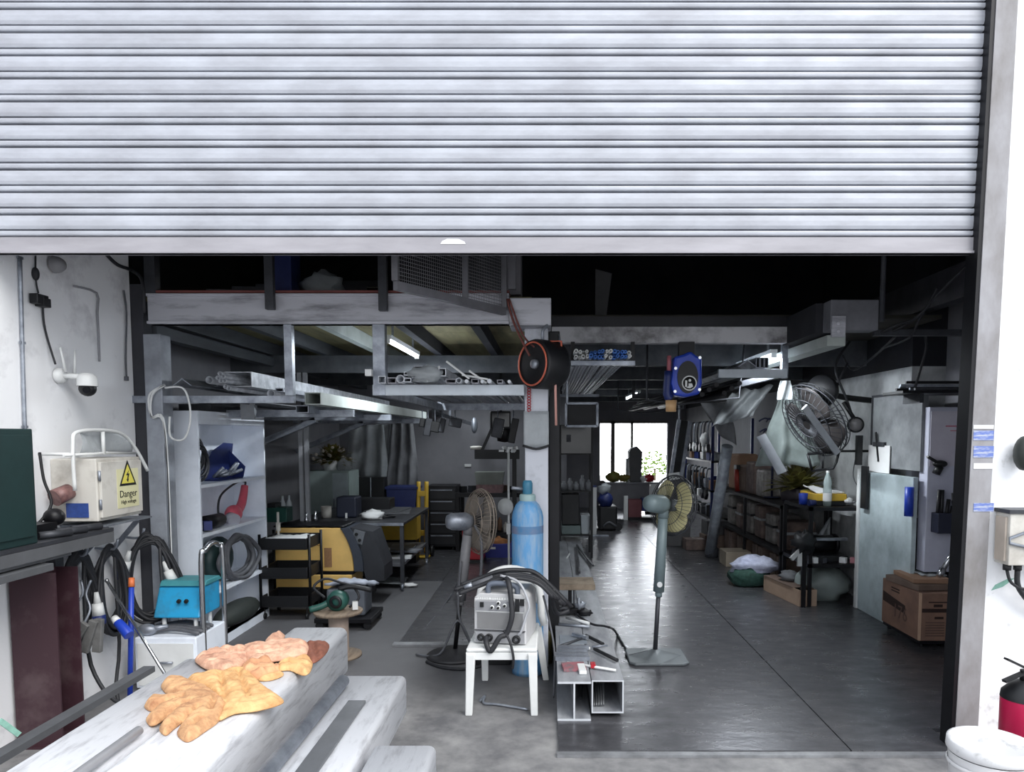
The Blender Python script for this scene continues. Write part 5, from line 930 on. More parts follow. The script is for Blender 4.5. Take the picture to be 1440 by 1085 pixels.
# ================================================================ OVERHEAD ROD RACK IN THE RIGHT BAY
zr0, zr1 = P(845, 514, YR-.1).z, P(845, 507, YR-.1).z; x0, x1 = P(803, 510, YR-.1).x, P(893, 510, YR-.1).x; yr0 = YR-.1; yr1 = yr0+4.6
t = thing('rod_rack', 'overhead steel rack holding the blue ended rods behind the right front beam', 'rack', ((x0+x1)/2, yr0, zr0)); MB().box(x0, x1, yr0-.02, yr0+.02, zr0, zr1).build('front_bar', gal, t, bevel=.003)
MB().box(x0-.05, x1+.05, yr1, yr1+.04, zr0, zr1).build('rear_bar', gal, t)
for x in (x0+.0, x1-.03):
    MB().box(x, x+.03, yr0+.021, yr0+.05, zr0, ZD+.1 if False else P(900, 482, YR).z).build('hanger', blackm, t); MB().box(x, x+.03, yr1+.041, yr1+.07, zr0, ZD-.002).build('hanger', blackm, t)
rr = random.Random(11)
for i in range(30):
    px = 810+ (i % 15)*5.4 + rr.uniform(-1, 1); row = i//15; q = P(px, 500, yr0-.12+rr.uniform(-.1, .05)); q.z = zr1+.018+row*.034; q.x = max(x0+.03, min(x1-.05, q.x)); L = 5.0; r_ = rr.choice((.011, .013, .015)); e = q+Vector((0, L, 0))
    blu = (4 <= i % 15 <= 7) or (i % 15 >= 10 and i % 15 <= 13)
    t = thing('stock_rod', 'long '+('blue' if blu else 'pale')+' ended steel rod lying in the overhead rod rack', 'rod', q, 'stock rods in the overhead rack'); MB().pipe(q, e, r_, r_*.6, 8).build('rod_shaft', pipeb, t); MB().pipe(q-Vector((0, .002, 0)), q+Vector((0, .12, 0)), r_+.0025, r_*.55, 8).build('painted_end', MATS['blue_end'] if 'blue_end' in MATS else M('blue_end', (70, 120, 200), .5) if blu else white, t) if blu else MB().pipe(q-Vector((0, .002, 0)), q+Vector((0, .12, 0)), r_+.002, r_*.55, 8).build('painted_end', white, t)
z0, z1 = P(818, 599, 8.2).z, P(818, 567, 8.2).z; xa, xb = P(796, 580, 8.2).x, P(840, 580, 8.2).x; t = thing('mesh_screen', 'pale square steel frame hanging below the far end of the overhead rods', 'frame', ((xa+xb)/2, 8.2, z0)); m = MB()
for a, b in (((xa, z0), (xb, z0)), ((xa, z1), (xb, z1)), ((xa, z0), (xa, z1)), ((xb, z0), (xb, z1))): m.bar((a[0], 8.2, a[1]), (b[0], 8.2, b[1]), .025, .025, (0, 1, 0))
m.build('frame_bars', gal, t); MB().box(xa+.02, xb-.02, 8.21, 8.22, z0+.02, z1-.02).build('mesh_panel', blackm, t); MB().box(xa, xa+.025, 8.19, 8.215, z1, ZD-.002).build('hanger', gal, t)
# blue wall hose reel
c = P(962, 527, YR-.12); zt_b, zb_b = P(962, 493, YR-.12).z, P(962, 558, YR-.12).z; xl, xr = P(944, 527, YR-.12).x, P(988, 527, YR-.12).x; yy = YR-.12
t = thing('blue_hose_reel', 'bright blue hose reel with a round emblem hung under the right front beam', 'hose reel', c)
w_ = xr-xl; hh = zt_b-zb_b
def bl(k, dx=0): return [(xl+w_*a, zb_b+hh*b) for a, b in ((.1, .04), (.5, 0), (.92, .06), (1, .3), (.98, .86), (.8, .9), (.62, 1.0), (.4, .93), (.1, .88), (.0, .3))]
MB().prism(bl(1), 'y', yy, yy+.16).build('reel_case', royal, t, bevel=.02)
cx_ = xl+w_*.52; ov = [(cx_+w_*.33*cos(2*pi*i/28), zb_b+hh*.44+(hh*.34 if sin(2*pi*i/28) > 0 else hh*.36)*sin(2*pi*i/28)) for i in range(28)]
MB().prism(ov, 'y', yy-.012, yy-.0005).build('dark_face', black, t)
ec = Vector((cx_+.012, yy-.013, zb_b+hh*.3)); rE = w_*.24; em = MB().lathe([(rE*.84, 0), (rE*.84, .003), (rE, .003), (rE, 0)], ec, axis=(0, -1, 0), n=32).build('emblem_ring', white, t); em['label'] = 'white round emblem'
MB().lathe([(0, 0), (rE*.84, 0), (rE*.84, .0015), (0, .0015)], ec, axis=(0, -1, 0), n=32).build('emblem_face', ink, em)
MB().cyl(ec+Vector((.004, -.0016, rE*.35)), ec+Vector((.004, -.003, rE*.35)), rE*.18).prism([(ec.x-rE*.1, ec.z-.05*rE), (ec.x+rE*.35, ec.z-.05*rE), (ec.x+rE*.5, ec.z-rE*.45), (ec.x+rE*.1, ec.z-rE*.7), (ec.x-rE*.4, ec.z-rE*.6), (ec.x-rE*.1, ec.z-.4*rE)], 'y', ec.y-.003, ec.y-.0016).box(ec.x-rE*.55, ec.x-rE*.3, ec.y-.003, ec.y-.0016, ec.z-rE*.5, ec.z+rE*.35).build('emblem_marks', white, em)
for a, b in ((.13, .62), (.9, .85), (.12, .12), (.9, .16)): MB().cyl((xl+w_*a, yy-.012, zb_b+hh*b), (xl+w_*a, yy-.0005, zb_b+hh*b), .012).build('bolt', chrome, t)
MB().box(cx_-.06, cx_+.06, yy+.04, yy+.1, zt_b-.03, P(900, 482, YR).z+.0).build('hanger', blackm, t)
a = P(941, 500, yy+.05); MB().tube([(a.x, yy+.05, a.z), (a.x, yy+.05, a.z-.12)], .018).build('pink_hose_guard', M('hose_pink', (190, 110, 120), .5), t); MB().tube([(a.x, yy+.05, a.z-.12), (a.x-.01, yy+.05, a.z-.3), (a.x+.02, yy+.05, a.z-.34)], .035, k=3).build('hose_loop', navy, t); MB().lathe([(0, 0), (.04, 0), (.045, .09), (0, .09)], (a.x+.02, yy+.05, a.z-.44)).build('hose_end', M('hose_end_tan', (206, 166, 120), .5), t); MB().bar((a.x-.0, yy+.08, a.z-.05), (xl+.05, yy+.08, a.z-.05), .03, .03).build('arm', navy, t)
# ================================================================ CORRIDOR: dark rack left, machines, desk at the far end
y = 9.6; x0, x1 = P(786, 690, y).x, P(834, 690, y).x; t = thing('black_rack', 'tall black shelf rack standing left of the bright corridor', 'rack', ((x0+x1)/2, y+.25, .023)); zt_ = P(810, 597, y).z
for x in (x0, x1-.03):
    for yy2 in (y, y+.5): MB().box(x, x+.03, yy2, yy2+.03, .023, zt_).build('post', blackm, t)
LV = [P(810, 752, y).z, P(810, 690, y).z, P(810, 637, y).z, zt_]
LV[0] = max(.05, LV[0]); 
for z in LV: MB().box(x0+.0, x1, y+.031, y+.499, z-.02, z).build('shelf', blackm, t)
MB().box(x0+.031, x1-.031, y-.004, y-.0005, LV[2]+.0, zt_-.005).build('dark_screen', glassy, t); MB().box(x0+.1, x0+.16, y-.03, y-.005, LV[2]+.15, LV[2]+.25).build('latch', steeld, t)
one(MB().box(x0+.04, x0+.3, y+.06, y+.45, LV[0]+.001, LV[0]+.12), 'drawer_unit', M('drawer_grey_green', (108, 122, 122), .6), 'grey green drawer box at the bottom of the black corridor rack', 'box', bevel=.01)
one(MB().box(x0+.04, x0+.28, y+.08, y+.45, LV[0]+.13, LV[1]-.05), 'dark_case', black, 'dark case on the grey green drawer box in the corridor rack', 'case', bevel=.01)
one(MB().prism([(x0+.31, LV[0]+.001), (x1-.04, LV[0]+.001), (x1-.032, LV[0]+.26), (x0+.3, LV[0]+.26)], 'y', y+.08, y+.4), 'white_pail', M('pail_grey', (166, 174, 180), .5), 'pale plastic pail on the bottom shelf of the corridor rack', 'pail', bevel=.008)
for i in range(5): x = x0+.07+.085*i; h = (.12, .16, .11, .2, .14)[i]; one(MB().lathe([(0, 0), (.034, 0), (.036, h*.7), (.018, h*.8), (.018, h), (0, h)], (x, y+.2, LV[1]+.001)), 'plastic_bottle', M('bottle_grey', (150, 154, 160), .4), ('first', 'second', 'third', 'fourth', 'fifth')[i]+' grey bottle from the left on the middle shelf of the corridor rack', 'bottle')
y = 10.2; p0, p1 = F(831, 751, .023), P(831, 685, F(831, 751, .023).y); w_ = P(839, 700, p0.y).x-p0.x; t = thing('white_post', 'bright white post standing between the dark rack and the black machine', 'post', (p0.x+w_/2, p0.y, .023)); MB().box(p0.x, p0.x+w_, p0.y, p0.y+.07, .023, p1.z).build('post_shaft', white, t); MB().box(p0.x, p0.x+w_, p0.y-.0, p0.y+.07, p1.z+.001, p1.z+.03).build('blue_cap', navy, t)
a, b = F(785, 754, .023), F(856, 754, .023); one(MB().bar(a+Vector((0, 0, .015)), b+Vector((0, 0, .015)), .03, .025), 'threshold_bar', gal, 'pale steel bar lying across the floor in front of the corridor rack', 'steel bar')
q = F(860, 746, .023); t = thing('black_machine', 'black machine with cables crouching at the left edge of the bright corridor floor', 'machine', q); MB().box(q.x-.22, q.x+.1, q.y, q.y+.5, .03, .45).build('machine_body', black, t, bevel=.03); MB().sphere((q.x-.1, q.y+.1, .55), .14, (1, 1, 1), jit=.3, seed=3).build('bundle_on_top', navy, t); MB().sphere((q.x-.12, q.y+.1, .75), .1, (1.2, 1, .9), jit=.4, seed=5).build('white_bag', plas, t); MB().cyl((q.x+.12, q.y-.02, .09), (q.x+.12, q.y+.04, .09), .068).build('wheel', black, t); MB().tube([(q.x-.15, q.y-.03, .1), (q.x-.05, q.y-.06, .18), (q.x+.08, q.y-.05, .1)], .02, k=4).build('hose', rubg, t)
# far desk and items
q0, q1 = F(852, 715, .023), F(925, 713, .023); y = 14.6; x0, x1 = P(852, 690, y).x, P(928, 690, y).x; zd = P(890, 678, y).z
t = thing('grey_desk', 'grey desk in front of the bright far windows', 'desk', ((x0+x1)/2, y+.3, .023)); MB().box(x0, x1, y, y+.6, zd-.03, zd).build('desktop', M('desk_grey', (120, 122, 128), .5), t); MB().box(x0+.02, x0+.9, y+.03, y+.05, zd*.25, zd-.031).build('front_panel', M('desk_panel', (112, 112, 118), .6), t); MB().box(x0+.92, x1-.02, y+.02, y+.5, zd*.35, zd-.031).build('white_drawer', white, t)
for x in (x0+.02, x1-.06): MB().box(x, x+.04, y+.06, y+.55, .023, zd-.031).build('leg', steeld, t)
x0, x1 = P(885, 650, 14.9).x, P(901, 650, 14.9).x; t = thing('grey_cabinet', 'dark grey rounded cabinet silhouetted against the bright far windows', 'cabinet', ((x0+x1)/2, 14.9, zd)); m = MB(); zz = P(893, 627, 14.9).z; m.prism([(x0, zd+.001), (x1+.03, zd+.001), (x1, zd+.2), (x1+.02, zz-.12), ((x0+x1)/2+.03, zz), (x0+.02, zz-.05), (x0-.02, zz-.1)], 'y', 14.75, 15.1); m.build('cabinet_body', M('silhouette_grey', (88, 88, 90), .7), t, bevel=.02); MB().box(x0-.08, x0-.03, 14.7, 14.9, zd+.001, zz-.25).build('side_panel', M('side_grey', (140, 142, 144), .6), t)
for i, (px, py, s, k, lab) in enumerate(((856, 672, .13, leafm, 'green plant clump at the left end of the far grey desk'), (878, 671, .1, leafm, 'second green clump right of the first on the far grey desk'), (907, 672, .08, paper, 'white paper heap beside the red bag on the far grey desk'), (912, 674, .1, red, 'red object at the right end of the far grey desk'))):
    q = P(px, py, 14.75); q.z = zd+s*.8+.001; q.x = max(q.x, P(855, 690, 14.6).x+.12); one(MB().sphere((q.x, q.y, q.z), s, (1.2, .9, .8), jit=.5, seed=i+10, fl=-s*.79), ('desk_plant', 'desk_plant', 'paper_heap', 'red_holdall')[i], k, lab, ('plant', 'plant', 'paper', 'bag')[i])
q = F(895, 731, .023); t = thing('low_stool', 'low white and red stool on the bright corridor floor before the desk', 'stool', q); MB().box(q.x-.25, q.x-.17, q.y, q.y+.08, .023, .5).build('white_leg', white, t); MB().box(q.x-.16, q.x+.1, q.y, q.y+.3, .08, .42).build('red_box', M('stool_red_brown', (120, 70, 76), .6), t); MB().box(q.x+.11, q.x+.42, q.y, q.y+.3, .2, .45).build('blue_box', navy, t); MB().box(q.x-.16, q.x+.42, q.y, q.y+.3, .023, .079).build('base', blackm, t)
# outside the far windows: paving and a hedge
struct(MB().box(-6, 10, 16.7, 30, .0, .01), 'floor.002', M('outside_paving', (190, 190, 186), .8, var=.1))
q = Vector((2.9, 19.2, 0)); t = thing('garden_shrub', 'sunlit shrub outside the right opening of the far wall', 'shrub', q); m = MB(); rr = random.Random(2)
for i in range(260):
    a, e = rr.uniform(0, 6.28), rr.uniform(-.3, 1.4); d = Vector((cos(a)*cos(e), sin(a)*cos(e), sin(e)))*rr.uniform(.3, .6); p = q+Vector((0, 0, .75))+Vector((d.x, d.y, d.z*1.1)); s = .07; u, w = basis(d+Vector((rr.uniform(-.3, .3), 0, .1))); m.add([p-u*s, p+w*s*.5, p+u*s, p-w*s*.5], [(0, 1, 2, 3)])
m.build('foliage', M('shrub_green', (150, 180, 90), .7, var=.4), t, fix=False); MB().cyl(q, q+Vector((0, 0, .8)), .03).build('stem', wood, t)
# ================================================================ RIGHT BAY: small rack, pipes, fan, drapes
zz0, zz1 = P(1050, 531, 5.95).z, P(1050, 519, 5.95).z; x0, x1 = P(1010, 525, 5.95).x, P(1106, 525, 5.95).x
t = thing('rack_shelf', 'small pale hanging rack under the right deck carrying an angle and slotted tubes', 'rack', ((x0+x1)/2, 5.95, zz0)); MB().box(x0, x1, 5.93, 5.98, zz0, zz1).build('front_bar', MATS['rack_bar_pale'], t, bevel=.003); MB().box(P(1102, 500, 5.95).x, P(1111, 500, 5.95).x, 5.985, 6.03, zz0, ZD-.002).build('hanger', gal, t); MB().box(x1-.04, x1, 5.985, 9.4, zz0+.01, zz1-.005).build('side_bar', steeld, t); MB().box(x0-.3, x1, 9.4, 9.44, zz0, zz1).build('rear_bar', steeld, t); MB().box(x1-.04, x1, 9.45, 9.48, zz0, ZD-.002).build('hanger', steeld, t); MB().box(x0-.3, x0-.26, 9.45, 9.48, zz0, ZD-.002).build('hanger', steeld, t)
q = P(1052, 508, 5.9); q.z = zz1+.045; m = MB().bar(q+Vector((-.04, 0, .0)), q+Vector((-.06, 3.6, 0)), .09, .006, (-.7, 0, 1)).bar(q+Vector((.03, 0, 0)), q+Vector((.01, 3.6, 0)), .09, .006, (.7, 0, 1)); one(m, 'angle_iron', gal, 'galvanised V shaped angle resting on the small right hanging rack', 'steel angle')
for i in range(3): q = P(1066+i*6, 508, 5.9); q.z = zz1+.05; one(MB().hollow(q, q+Vector((0, 3.5, 0)), .032, .085, .005), 'slot_tube', gal, ('left', 'middle', 'right')[i]+' upright rectangular tube of the three on the small right rack', 'tube')
for i in range(9):
    a = P(1040-i*2.5, 537+i*1.2, 6.1+.1*(i % 3)); a.z = min(a.z, zz0-.035); a.z -= .035*(i % 3); a.x -= .05*i; m = MB().cyl(a, a+Vector((-.05, 3.35, 0)), .022, n=10); one(m, 'black_pipe', blackm, 'dark pipe in the bundle slung below the small right rack', 'pipe', 'dark pipes under the right rack')
for y, nn in ((6.6, 'near'), (9.3, 'far')):
    m = MB().tube([(x0-.5, y, ZD-.002), (x0-.5, y, zz0-.15), (x0-.2, y, zz0-.19), (x0+.35, y, zz0-.13), (x0+.4, y, ZD-.002)], .01); one(m, 'pipe_sling', steeld, nn+' dark sling hanger carrying the pipe bundle below the right rack', 'hanger')
# black wall fan with a grey flexible duct
q = P(1156, 550, 6.9); t = thing('bracket_fan', 'black bracket fan mounted on the right wall above the shelves', 'fan', q); ax = Vector((-.75, -.65, 0)).normalized(); MB().lathe([(0, -.1), (.12, -.1), (.15, -.04), (.16, .02), (.15, .04), (0, .05)], q, axis=ax, n=24).build('fan_housing', black, t)
for a in (-.045, .05): MB().obox(q+ax*.055+Vector((a, 0, .0)), (.05, .02, .05), rz=-.85).build('label_sticker', paper, t)
MB().tube([q-ax*.05, q+Vector((.25, .1, -.05)), (XR, q.y+.15, q.z-.08)], .03, k=3).build('arm', black, t)
c = P(1146, 590, 6.9); an = Vector((-.82, -.28, -.5)).normalized(); u, w = basis(an); RG = .38; m = MB()
for rq, dz in ((1, 0), (.98, .05), (.98, -.05), (.7, .09), (.35, .11)): m.tube([c+an*dz+(u*cos(2*pi*i/36)+w*sin(2*pi*i/36))*RG*rq for i in range(36)], .008 if rq == 1 else .005, n=5, closed=True)
for i in range(36):
    d = u*cos(2*pi*i/36)+w*sin(2*pi*i/36)
    for sg in (1, -1): m.tube([c+an*.11*sg+d*RG*.12, c+an*.095*sg+d*RG*.6, c+an*.05*sg+d*RG*.95], .0035, n=4)
m.build('wire_guard', steeld, t)
for k in range(3):
    a0 = 2*pi*k/3
    def fb(uu, vv): r_ = RG*(.15+.75*vv); th = a0+(uu-.5)*(.8+1.1*sin(pi*min(1, vv*.9))); return c+(u*cos(th)+w*sin(th))*r_+an*(.07*(uu-.5))
    MB().grid(fb, 8, 8).build('fan_blade', M('fan_blade_dark', (70, 66, 66), .5), t, solid=.003)
MB().cyl(q, c, .05).build('shaft', black, t)
# boards and the big plastic drape
m = MB().bar(P(1070, 612, 7.6), P(1100, 665, 7.4), .1, .02, (0, 1, 0)); one(m, 'leaning_board', M('board_pale_grey', (170, 174, 180), .7, var=.2), 'pale board slanting in front of the plastic drape above the brown bundles', 'board')
m = MB().bar(P(1131, 572, 6.45), P(1178, 637, 6.7), .06, .02, (0, 1, 0)); one(m, 'leaning_board', M('board_pale_grey', (170, 174, 180), .7, var=.2), 'long pale board slanting in front of the black wall fan guard', 'board')
def drp(u, v):
    a = P(1100, 545, 7.7).lerp(P(1120, 540, 7.6), u); b = P(1062, 655, 7.9).lerp(P(1158, 655, 7.6), u); p = a.lerp(b, v**.8); return p+Vector((0, .05*sin(u*14)*(.3+v)+.05*noise.noise(Vector((u*4, v*4, 2))), .02*noise.noise(Vector((u*6, v*5, 7)))))
one(MB().grid(drp, 22, 14), 'hanging_sheet', plasg, 'pale greenish plastic sheet draped like a tent over the right shelves', 'plastic sheet', solid=.003)
def drp2(u, v):
    a = P(1098, 535, 6.9).lerp(P(1112, 535, 6.9), u); b = P(1093, 562, 6.85).lerp(P(1114, 562, 6.85), u); return a.lerp(b, v)+Vector((0, .03*sin(u*9+v*3), 0))
one(MB().grid(drp2, 10, 8), 'plastic_bag', plas, 'white plastic bag tied at the end of the small right rack', 'plastic bag', solid=.003)
def drp3(u, v):
    a = P(1030, 552, 8.2).lerp(P(1085, 542, 8.0), u); b = P(1000, 600, 8.2).lerp(P(1060, 585, 8.0), u); return a.lerp(b, v)+Vector((0, .06*sin(u*11+v*4), .05*noise.noise(Vector((u*5, v*5, 4)))))
one(MB().grid(drp3, 16, 8), 'plastic_sheet', plas, 'crumpled clear sheet hanging under the dark pipes on the right', 'plastic sheet', solid=.003)
def drp4(u, v):
    a = P(985, 566, 8.6).lerp(P(1026, 566, 8.5), u); b = P(1012, 612, 8.6).lerp(P(1036, 626, 8.5), u); return a.lerp(b, v)+Vector((0, .04*sin(u*7+v*6), 0))
one(MB().grid(drp4, 10, 8), 'grey_cloth', sheetg, 'grey cloth hanging in a pointed fold over the right tool rack', 'cloth', solid=.004)
# hanging cables and hook block on the right wall
m = MB(); m.tube([P(1195, 480, 6.8), P(1178, 505, 6.8), P(1176, 525, 6.8), P(1190, 560, 6.8), P(1200, 590, 6.8)], .012, k=5); m.tube([P(1185, 500, 6.8), P(1200, 520, 6.9), P(1230, 500, 6.4), P(1262, 470, 5.6)], .01, k=5); m.tube([P(1172, 565, 6.85), P(1180, 535, 6.85), P(1192, 510, 6.85)], .01, k=4); one(m, 'hanging_cables', rubber, 'tangle of black cables hanging in front of the right wall', 'cables')
q = P(1203, 597, 6.75); t = thing('hook_block', 'dark control pendant with a round pale face hanging on the right wall', 'pendant', q); MB().lathe([(0, -.02), (.06, -.02), (.065, .02), (0, .03)], q, axis=(-.3, -1, 0)).build('round_face', M('pendant_grey', (134, 132, 134), .5), t); MB().lathe([(.06, -.025), (.075, -.02), (.075, .025), (.06, .03)], q, axis=(-.3, -1, 0)).build('rim', black, t); MB().obox(q+Vector((.04, .0, -.24)), (.05, .05, .28)).build('hanging_grip', black, t); MB().tube([P(1186, 565, 6.78), q+Vector((-.01, 0, .05))], .02).build('strap', black, t)
m = MB(); m.tube([P(1204, 640, 6.9), P(1200, 670, 6.9), P(1212, 700, 6.8), P(1190, 708, 7.0)], .005, k=5); one(m, 'wall_wire', rubg, 'thin wire curling down the right wall above the black shelf end', 'wire')
t = thing('wire_basket', 'black wire basket bracket hanging under the slanting boards', 'basket', P(1160, 650, 7.05)); a, b = P(1136, 638, 7.1), P(1180, 634, 6.9); c, d = P(1142, 662, 7.1), P(1172, 658, 6.9); MB().tube([a, b], .015).tube([c, d, P(1176, 650, 6.9), b], .013).tube([a, c], .013).tube([a.lerp(b, .5), c.lerp(d, .5)], .01).build('basket_frame', black, t); e = b+Vector((XR-b.x-.0, 0, 0)); MB().tube([b, e], .012).build('wall_arm', black, t)
# ================================================================ BLACK SHELVES ALONG THE RIGHT WALL
ys, ye = F(1203, 853, .023).y, 10.6; xf, xb_ = 2.54, 3.06
lv = [P(1200, 793, ys).z, P(1200, 713, ys).z]
t = thing('shelf_unit', 'black metal shelf unit standing end on beside the pale leaning panel', 'shelf unit', ((xf+xb_)/2, ys+.35, .023))
for x in (xf, xb_-.035):
    for y in (ys, ys+.75): MB().box(x, x+.035, y, y+.035, .023, lv[1]).build('post', blackm, t)
for z in lv: MB().box(xf, xb_, ys+.0, ys+.785, z-.035, z+.0).build('shelf', blackm, t)
y0s = ys+.85; t = thing('shelf_unit', 'long black metal shelf unit along the right wall full of brown bundles', 'shelf unit', ((xf+xb_)/2, (y0s+ye)/2, .023)); lv2 = [.42, .93]
for y in (y0s, (y0s+ye)/2, ye-.04):
    for x in (xf, xb_-.035): MB().box(x, x+.035, y, y+.04, .023, lv2[1]).build('post', blackm, t)
for z in lv2: MB().box(xf, xb_, y0s, ye, z-.035, z).build('shelf', blackm, t)
bun = M('brown_bundle', (118, 100, 92), .7, rgb2=(76, 64, 62), scale=8, bump=.4); bung = M('grey_bundle', (142, 138, 134), .5, rgb2=(90, 86, 84), scale=8, bump=.4)
nm_ = ('first', 'second', 'third', 'fourth', 'fifth', 'sixth', 'seventh', 'eighth')
for i in range(6):
    y = y0s+.22+i*(ye-y0s-.4)/5.6; h = rr.uniform(.3, .42)
    t = thing('wrapped_bundle', nm_[i]+' wrapped brown bundle from the front on the middle shelf of the long right unit', 'bundle', (2.79, y, lv2[0])); MB().obox((2.79, y, lv2[0]+h/2+.002), (.34, .3, h), rz=rr.uniform(-.06, .06)).build('bundle_body', (bun, bung)[i % 2], t, bevel=.03); MB().obox((2.79, y, lv2[0]+h*.6), (.35, .31, .03)).build('strap', blackm if i % 2 else plas, t)
for i in range(4):
    y = y0s+.28+i*(ye-y0s-.5)/3.4; t = thing('carton', nm_[i]+' dirty brown carton from the front on the bottom level of the long right unit', 'box', (2.76, y, .023)); MB().obox((2.76, y, .023+.16), (.36, .42, .318)).build('carton_body', (cardd, bun)[i % 2], t, bevel=.008); MB().obox((2.578, y, .2), (.004, .06, .3)).build('tape', M('tape_brown', (96, 80, 70), .5), t)
for i, (dy, h, k, lab) in enumerate(((1.1, .34, bung, 'grey sack standing on the top of the long right shelf unit'), (1.55, .42, bun, 'brown tall bundle standing on the top of the long right shelf unit'), (1.95, .36, cardd, 'worn carton behind the red tool on the long right shelf unit'), (2.4, .5, card, 'tall tan panel carton at the far end of the long right shelf unit'))): one(MB().obox((2.78, y0s+dy, lv2[1]+h/2+.002), (.3, .34, h), rz=.05*i), 'parcel', k, lab, 'parcel', bevel=.03)
q = Vector((2.62, y0s+2.05, lv2[1])); t = thing('red_tool', 'red tool standing at the edge of the long right shelf unit', 'tool', q); MB().cyl(q+Vector((-.0, 0, .002)), q+Vector((-.03, 0, .3)), .045, .03).build('tool_body', M('red_tool', (170, 60, 50), .5, var=.3), t); MB().obox(q+Vector((-.03, -.03, .33)), (.05, .14, .06)).build('tool_head', black, t)
# things on the front unit
z = lv[1]+.001
t = thing('yellow_case', 'yellow and black case with papers on it on top of the black shelf unit', 'case', (2.8, ys+.35, z)); MB().box(2.66, 2.95, ys+.15, ys+.6, z, z+.045).build('case_lower', black, t, bevel=.005); MB().box(2.655, 2.955, ys+.145, ys+.605, z+.046, z+.115).build('case_lid', yel, t, bevel=.006)
one(MB().grid(lambda u, v: (2.67+.28*u, ys+.18+.38*v, z+.125+.05*(1-u)*v+.02*noise.noise(Vector((u*4, v*4, 1)))), 8, 8), 'papers', paper, 'loose white papers heaped on the yellow case', 'papers', solid=.012)
q = P(1163, 712, ys+.12); q.z = z; t = thing('water_bottle', 'clear plastic water bottle standing right of the yellow case', 'bottle', q); MB().lathe([(0, 0), (.04, 0), (.042, .16), (.036, .19), (.042, .22), (.03, .28), (.016, .31), (.016, .33), (0, .33)], q).build('bottle_body', M('bottle_clear', (190, 206, 206), .2, alpha=.6), t); MB().lathe([(.0425, .05), (.0425, .13)], q).build('bottle_label', paper, t); MB().lathe([(.018, .33), (.018, .36), (0, .36)], q).build('cap', white, t)
one(MB().sphere((2.98, ys+.2, z+.04), .06, (1, 1.2, .65), jit=.4, seed=4, fl=-.039), 'white_rag', white, 'small white rag at the right end of the black shelf unit top', 'rag')
one(MB().box(3.0, 3.05, ys+.3, ys+.5, z, z+.05), 'black_block', black, 'black block at the back right corner of the black shelf unit top', 'block')
one(MB().lathe([(0, 0), (.04, 0), (.045, .11), (.04, .11), (.036, .01)], (2.58, ys+.3, z)), 'blue_cup', royal, 'blue cup at the left end of the black shelf unit top', 'cup')
one(MB().cyl((2.57, ys+.12, z+.03), (2.64, ys+.14, z+.03), .028), 'blue_roll', navy, 'dark blue roll at the front edge of the black shelf unit top', 'roll')
plant('potted_plant', (2.78, ys+1.05, lv2[1]+.001), .36, 130, 'yellow green leafy plant standing behind the yellow case', M('leaf_yellow_green', (130, 130, 60), .6, rgb2=(70, 60, 30), scale=10), None, M('pot_dark', (50, 44, 52), .6), 14, '')
m = MB(); q = Vector((2.72, ys+1.75, lv2[1]+.01))
m.cyl(q, q+Vector((0, 0, .95)), .014, n=8)
for i, zz in enumerate((.45, .6, .8, .93)):
    for k in range(5): a = k*1.26+i; m.tube([q+Vector((0, 0, zz)), q+Vector((.1*cos(a), .1*sin(a), zz+.03)), q+Vector((.17*cos(a), .17*sin(a), zz-.01))], .011, k=2, n=6)
m.lathe([(0, 0), (.1, 0), (.1, .015), (0, .015)], q); one(m, 'valve_tree', M('valve_dark_blue', (46, 50, 78), .4, .3, var=.4), 'dark branching stand of valves before the plastic drape', 'stand')
z = lv[0]+.001
t = thing('bench_grinder', 'black machine filling the lower level of the black shelf unit', 'machine', (2.8, ys+.35, z)); MB().box(2.58, 2.98, ys+.12, ys+.6, z, z+.06).build('machine_base', black, t, bevel=.005); MB().cyl((2.6, ys+.35, z+.15), (2.9, ys+.35, z+.15), .085, n=18).build('motor', black, t); MB().box(2.62, 3.0, ys+.2, ys+.26, z+.2, z+.225).build('guide_bar', gal, t)
for x in (2.585, 2.915): MB().cyl((x, ys+.35, z+.15), (x+.03, ys+.35, z+.15), .1, n=20).build('wheel_guard', blackm, t)
for i, x in enumerate((2.62, 2.7, 2.9, 3.0)): one(MB().obox((x, ys+.06, z+.03), (.05, .06, .055), rz=.4*i), 'small_part', (white, steeld, paper, M('pink_part', (190, 130, 140), .6))[i], ('white', 'grey', 'second white', 'pink')[i]+' small part at the front edge of the lower black shelf', 'part')
t = thing('jaw_tool', 'dark tool with pale jaws hanging out over the left front of the black shelf unit', 'tool', (2.46, ys+.3, .3)); q = P(1120, 778, ys-.02); MB().sphere(q+Vector((.08, .02, .1)), .12, (1, .6, .9), jit=.6, seed=3).build('tool_body', black, t)
for a in ((-.06, -.05), (.02, -.12)): MB().bar(q+Vector((.03, 0, .03)), q+Vector((a[0], -.03, a[1])), .04, .03, (0, 1, 0)).build('jaw', M('jaw_pale', (170, 172, 172), .5), t)
MB().bar(q+Vector((.08, .02, .02)), (q.x+.08, q.y+.02, .023), .04, .04).build('stand_leg', blackm, t)
def leanp(u, v): return Vector((3.0-.25*u*(1-v), ys+.65, lv[0]+.004+.38*v))+Vector((0, .02*sin(7*u), 0))
one(MB().grid(leanp, 8, 8), 'plastic_sheet', plas, 'clear plastic sheet standing behind the black machine on the shelf', 'plastic sheet', solid=.003)
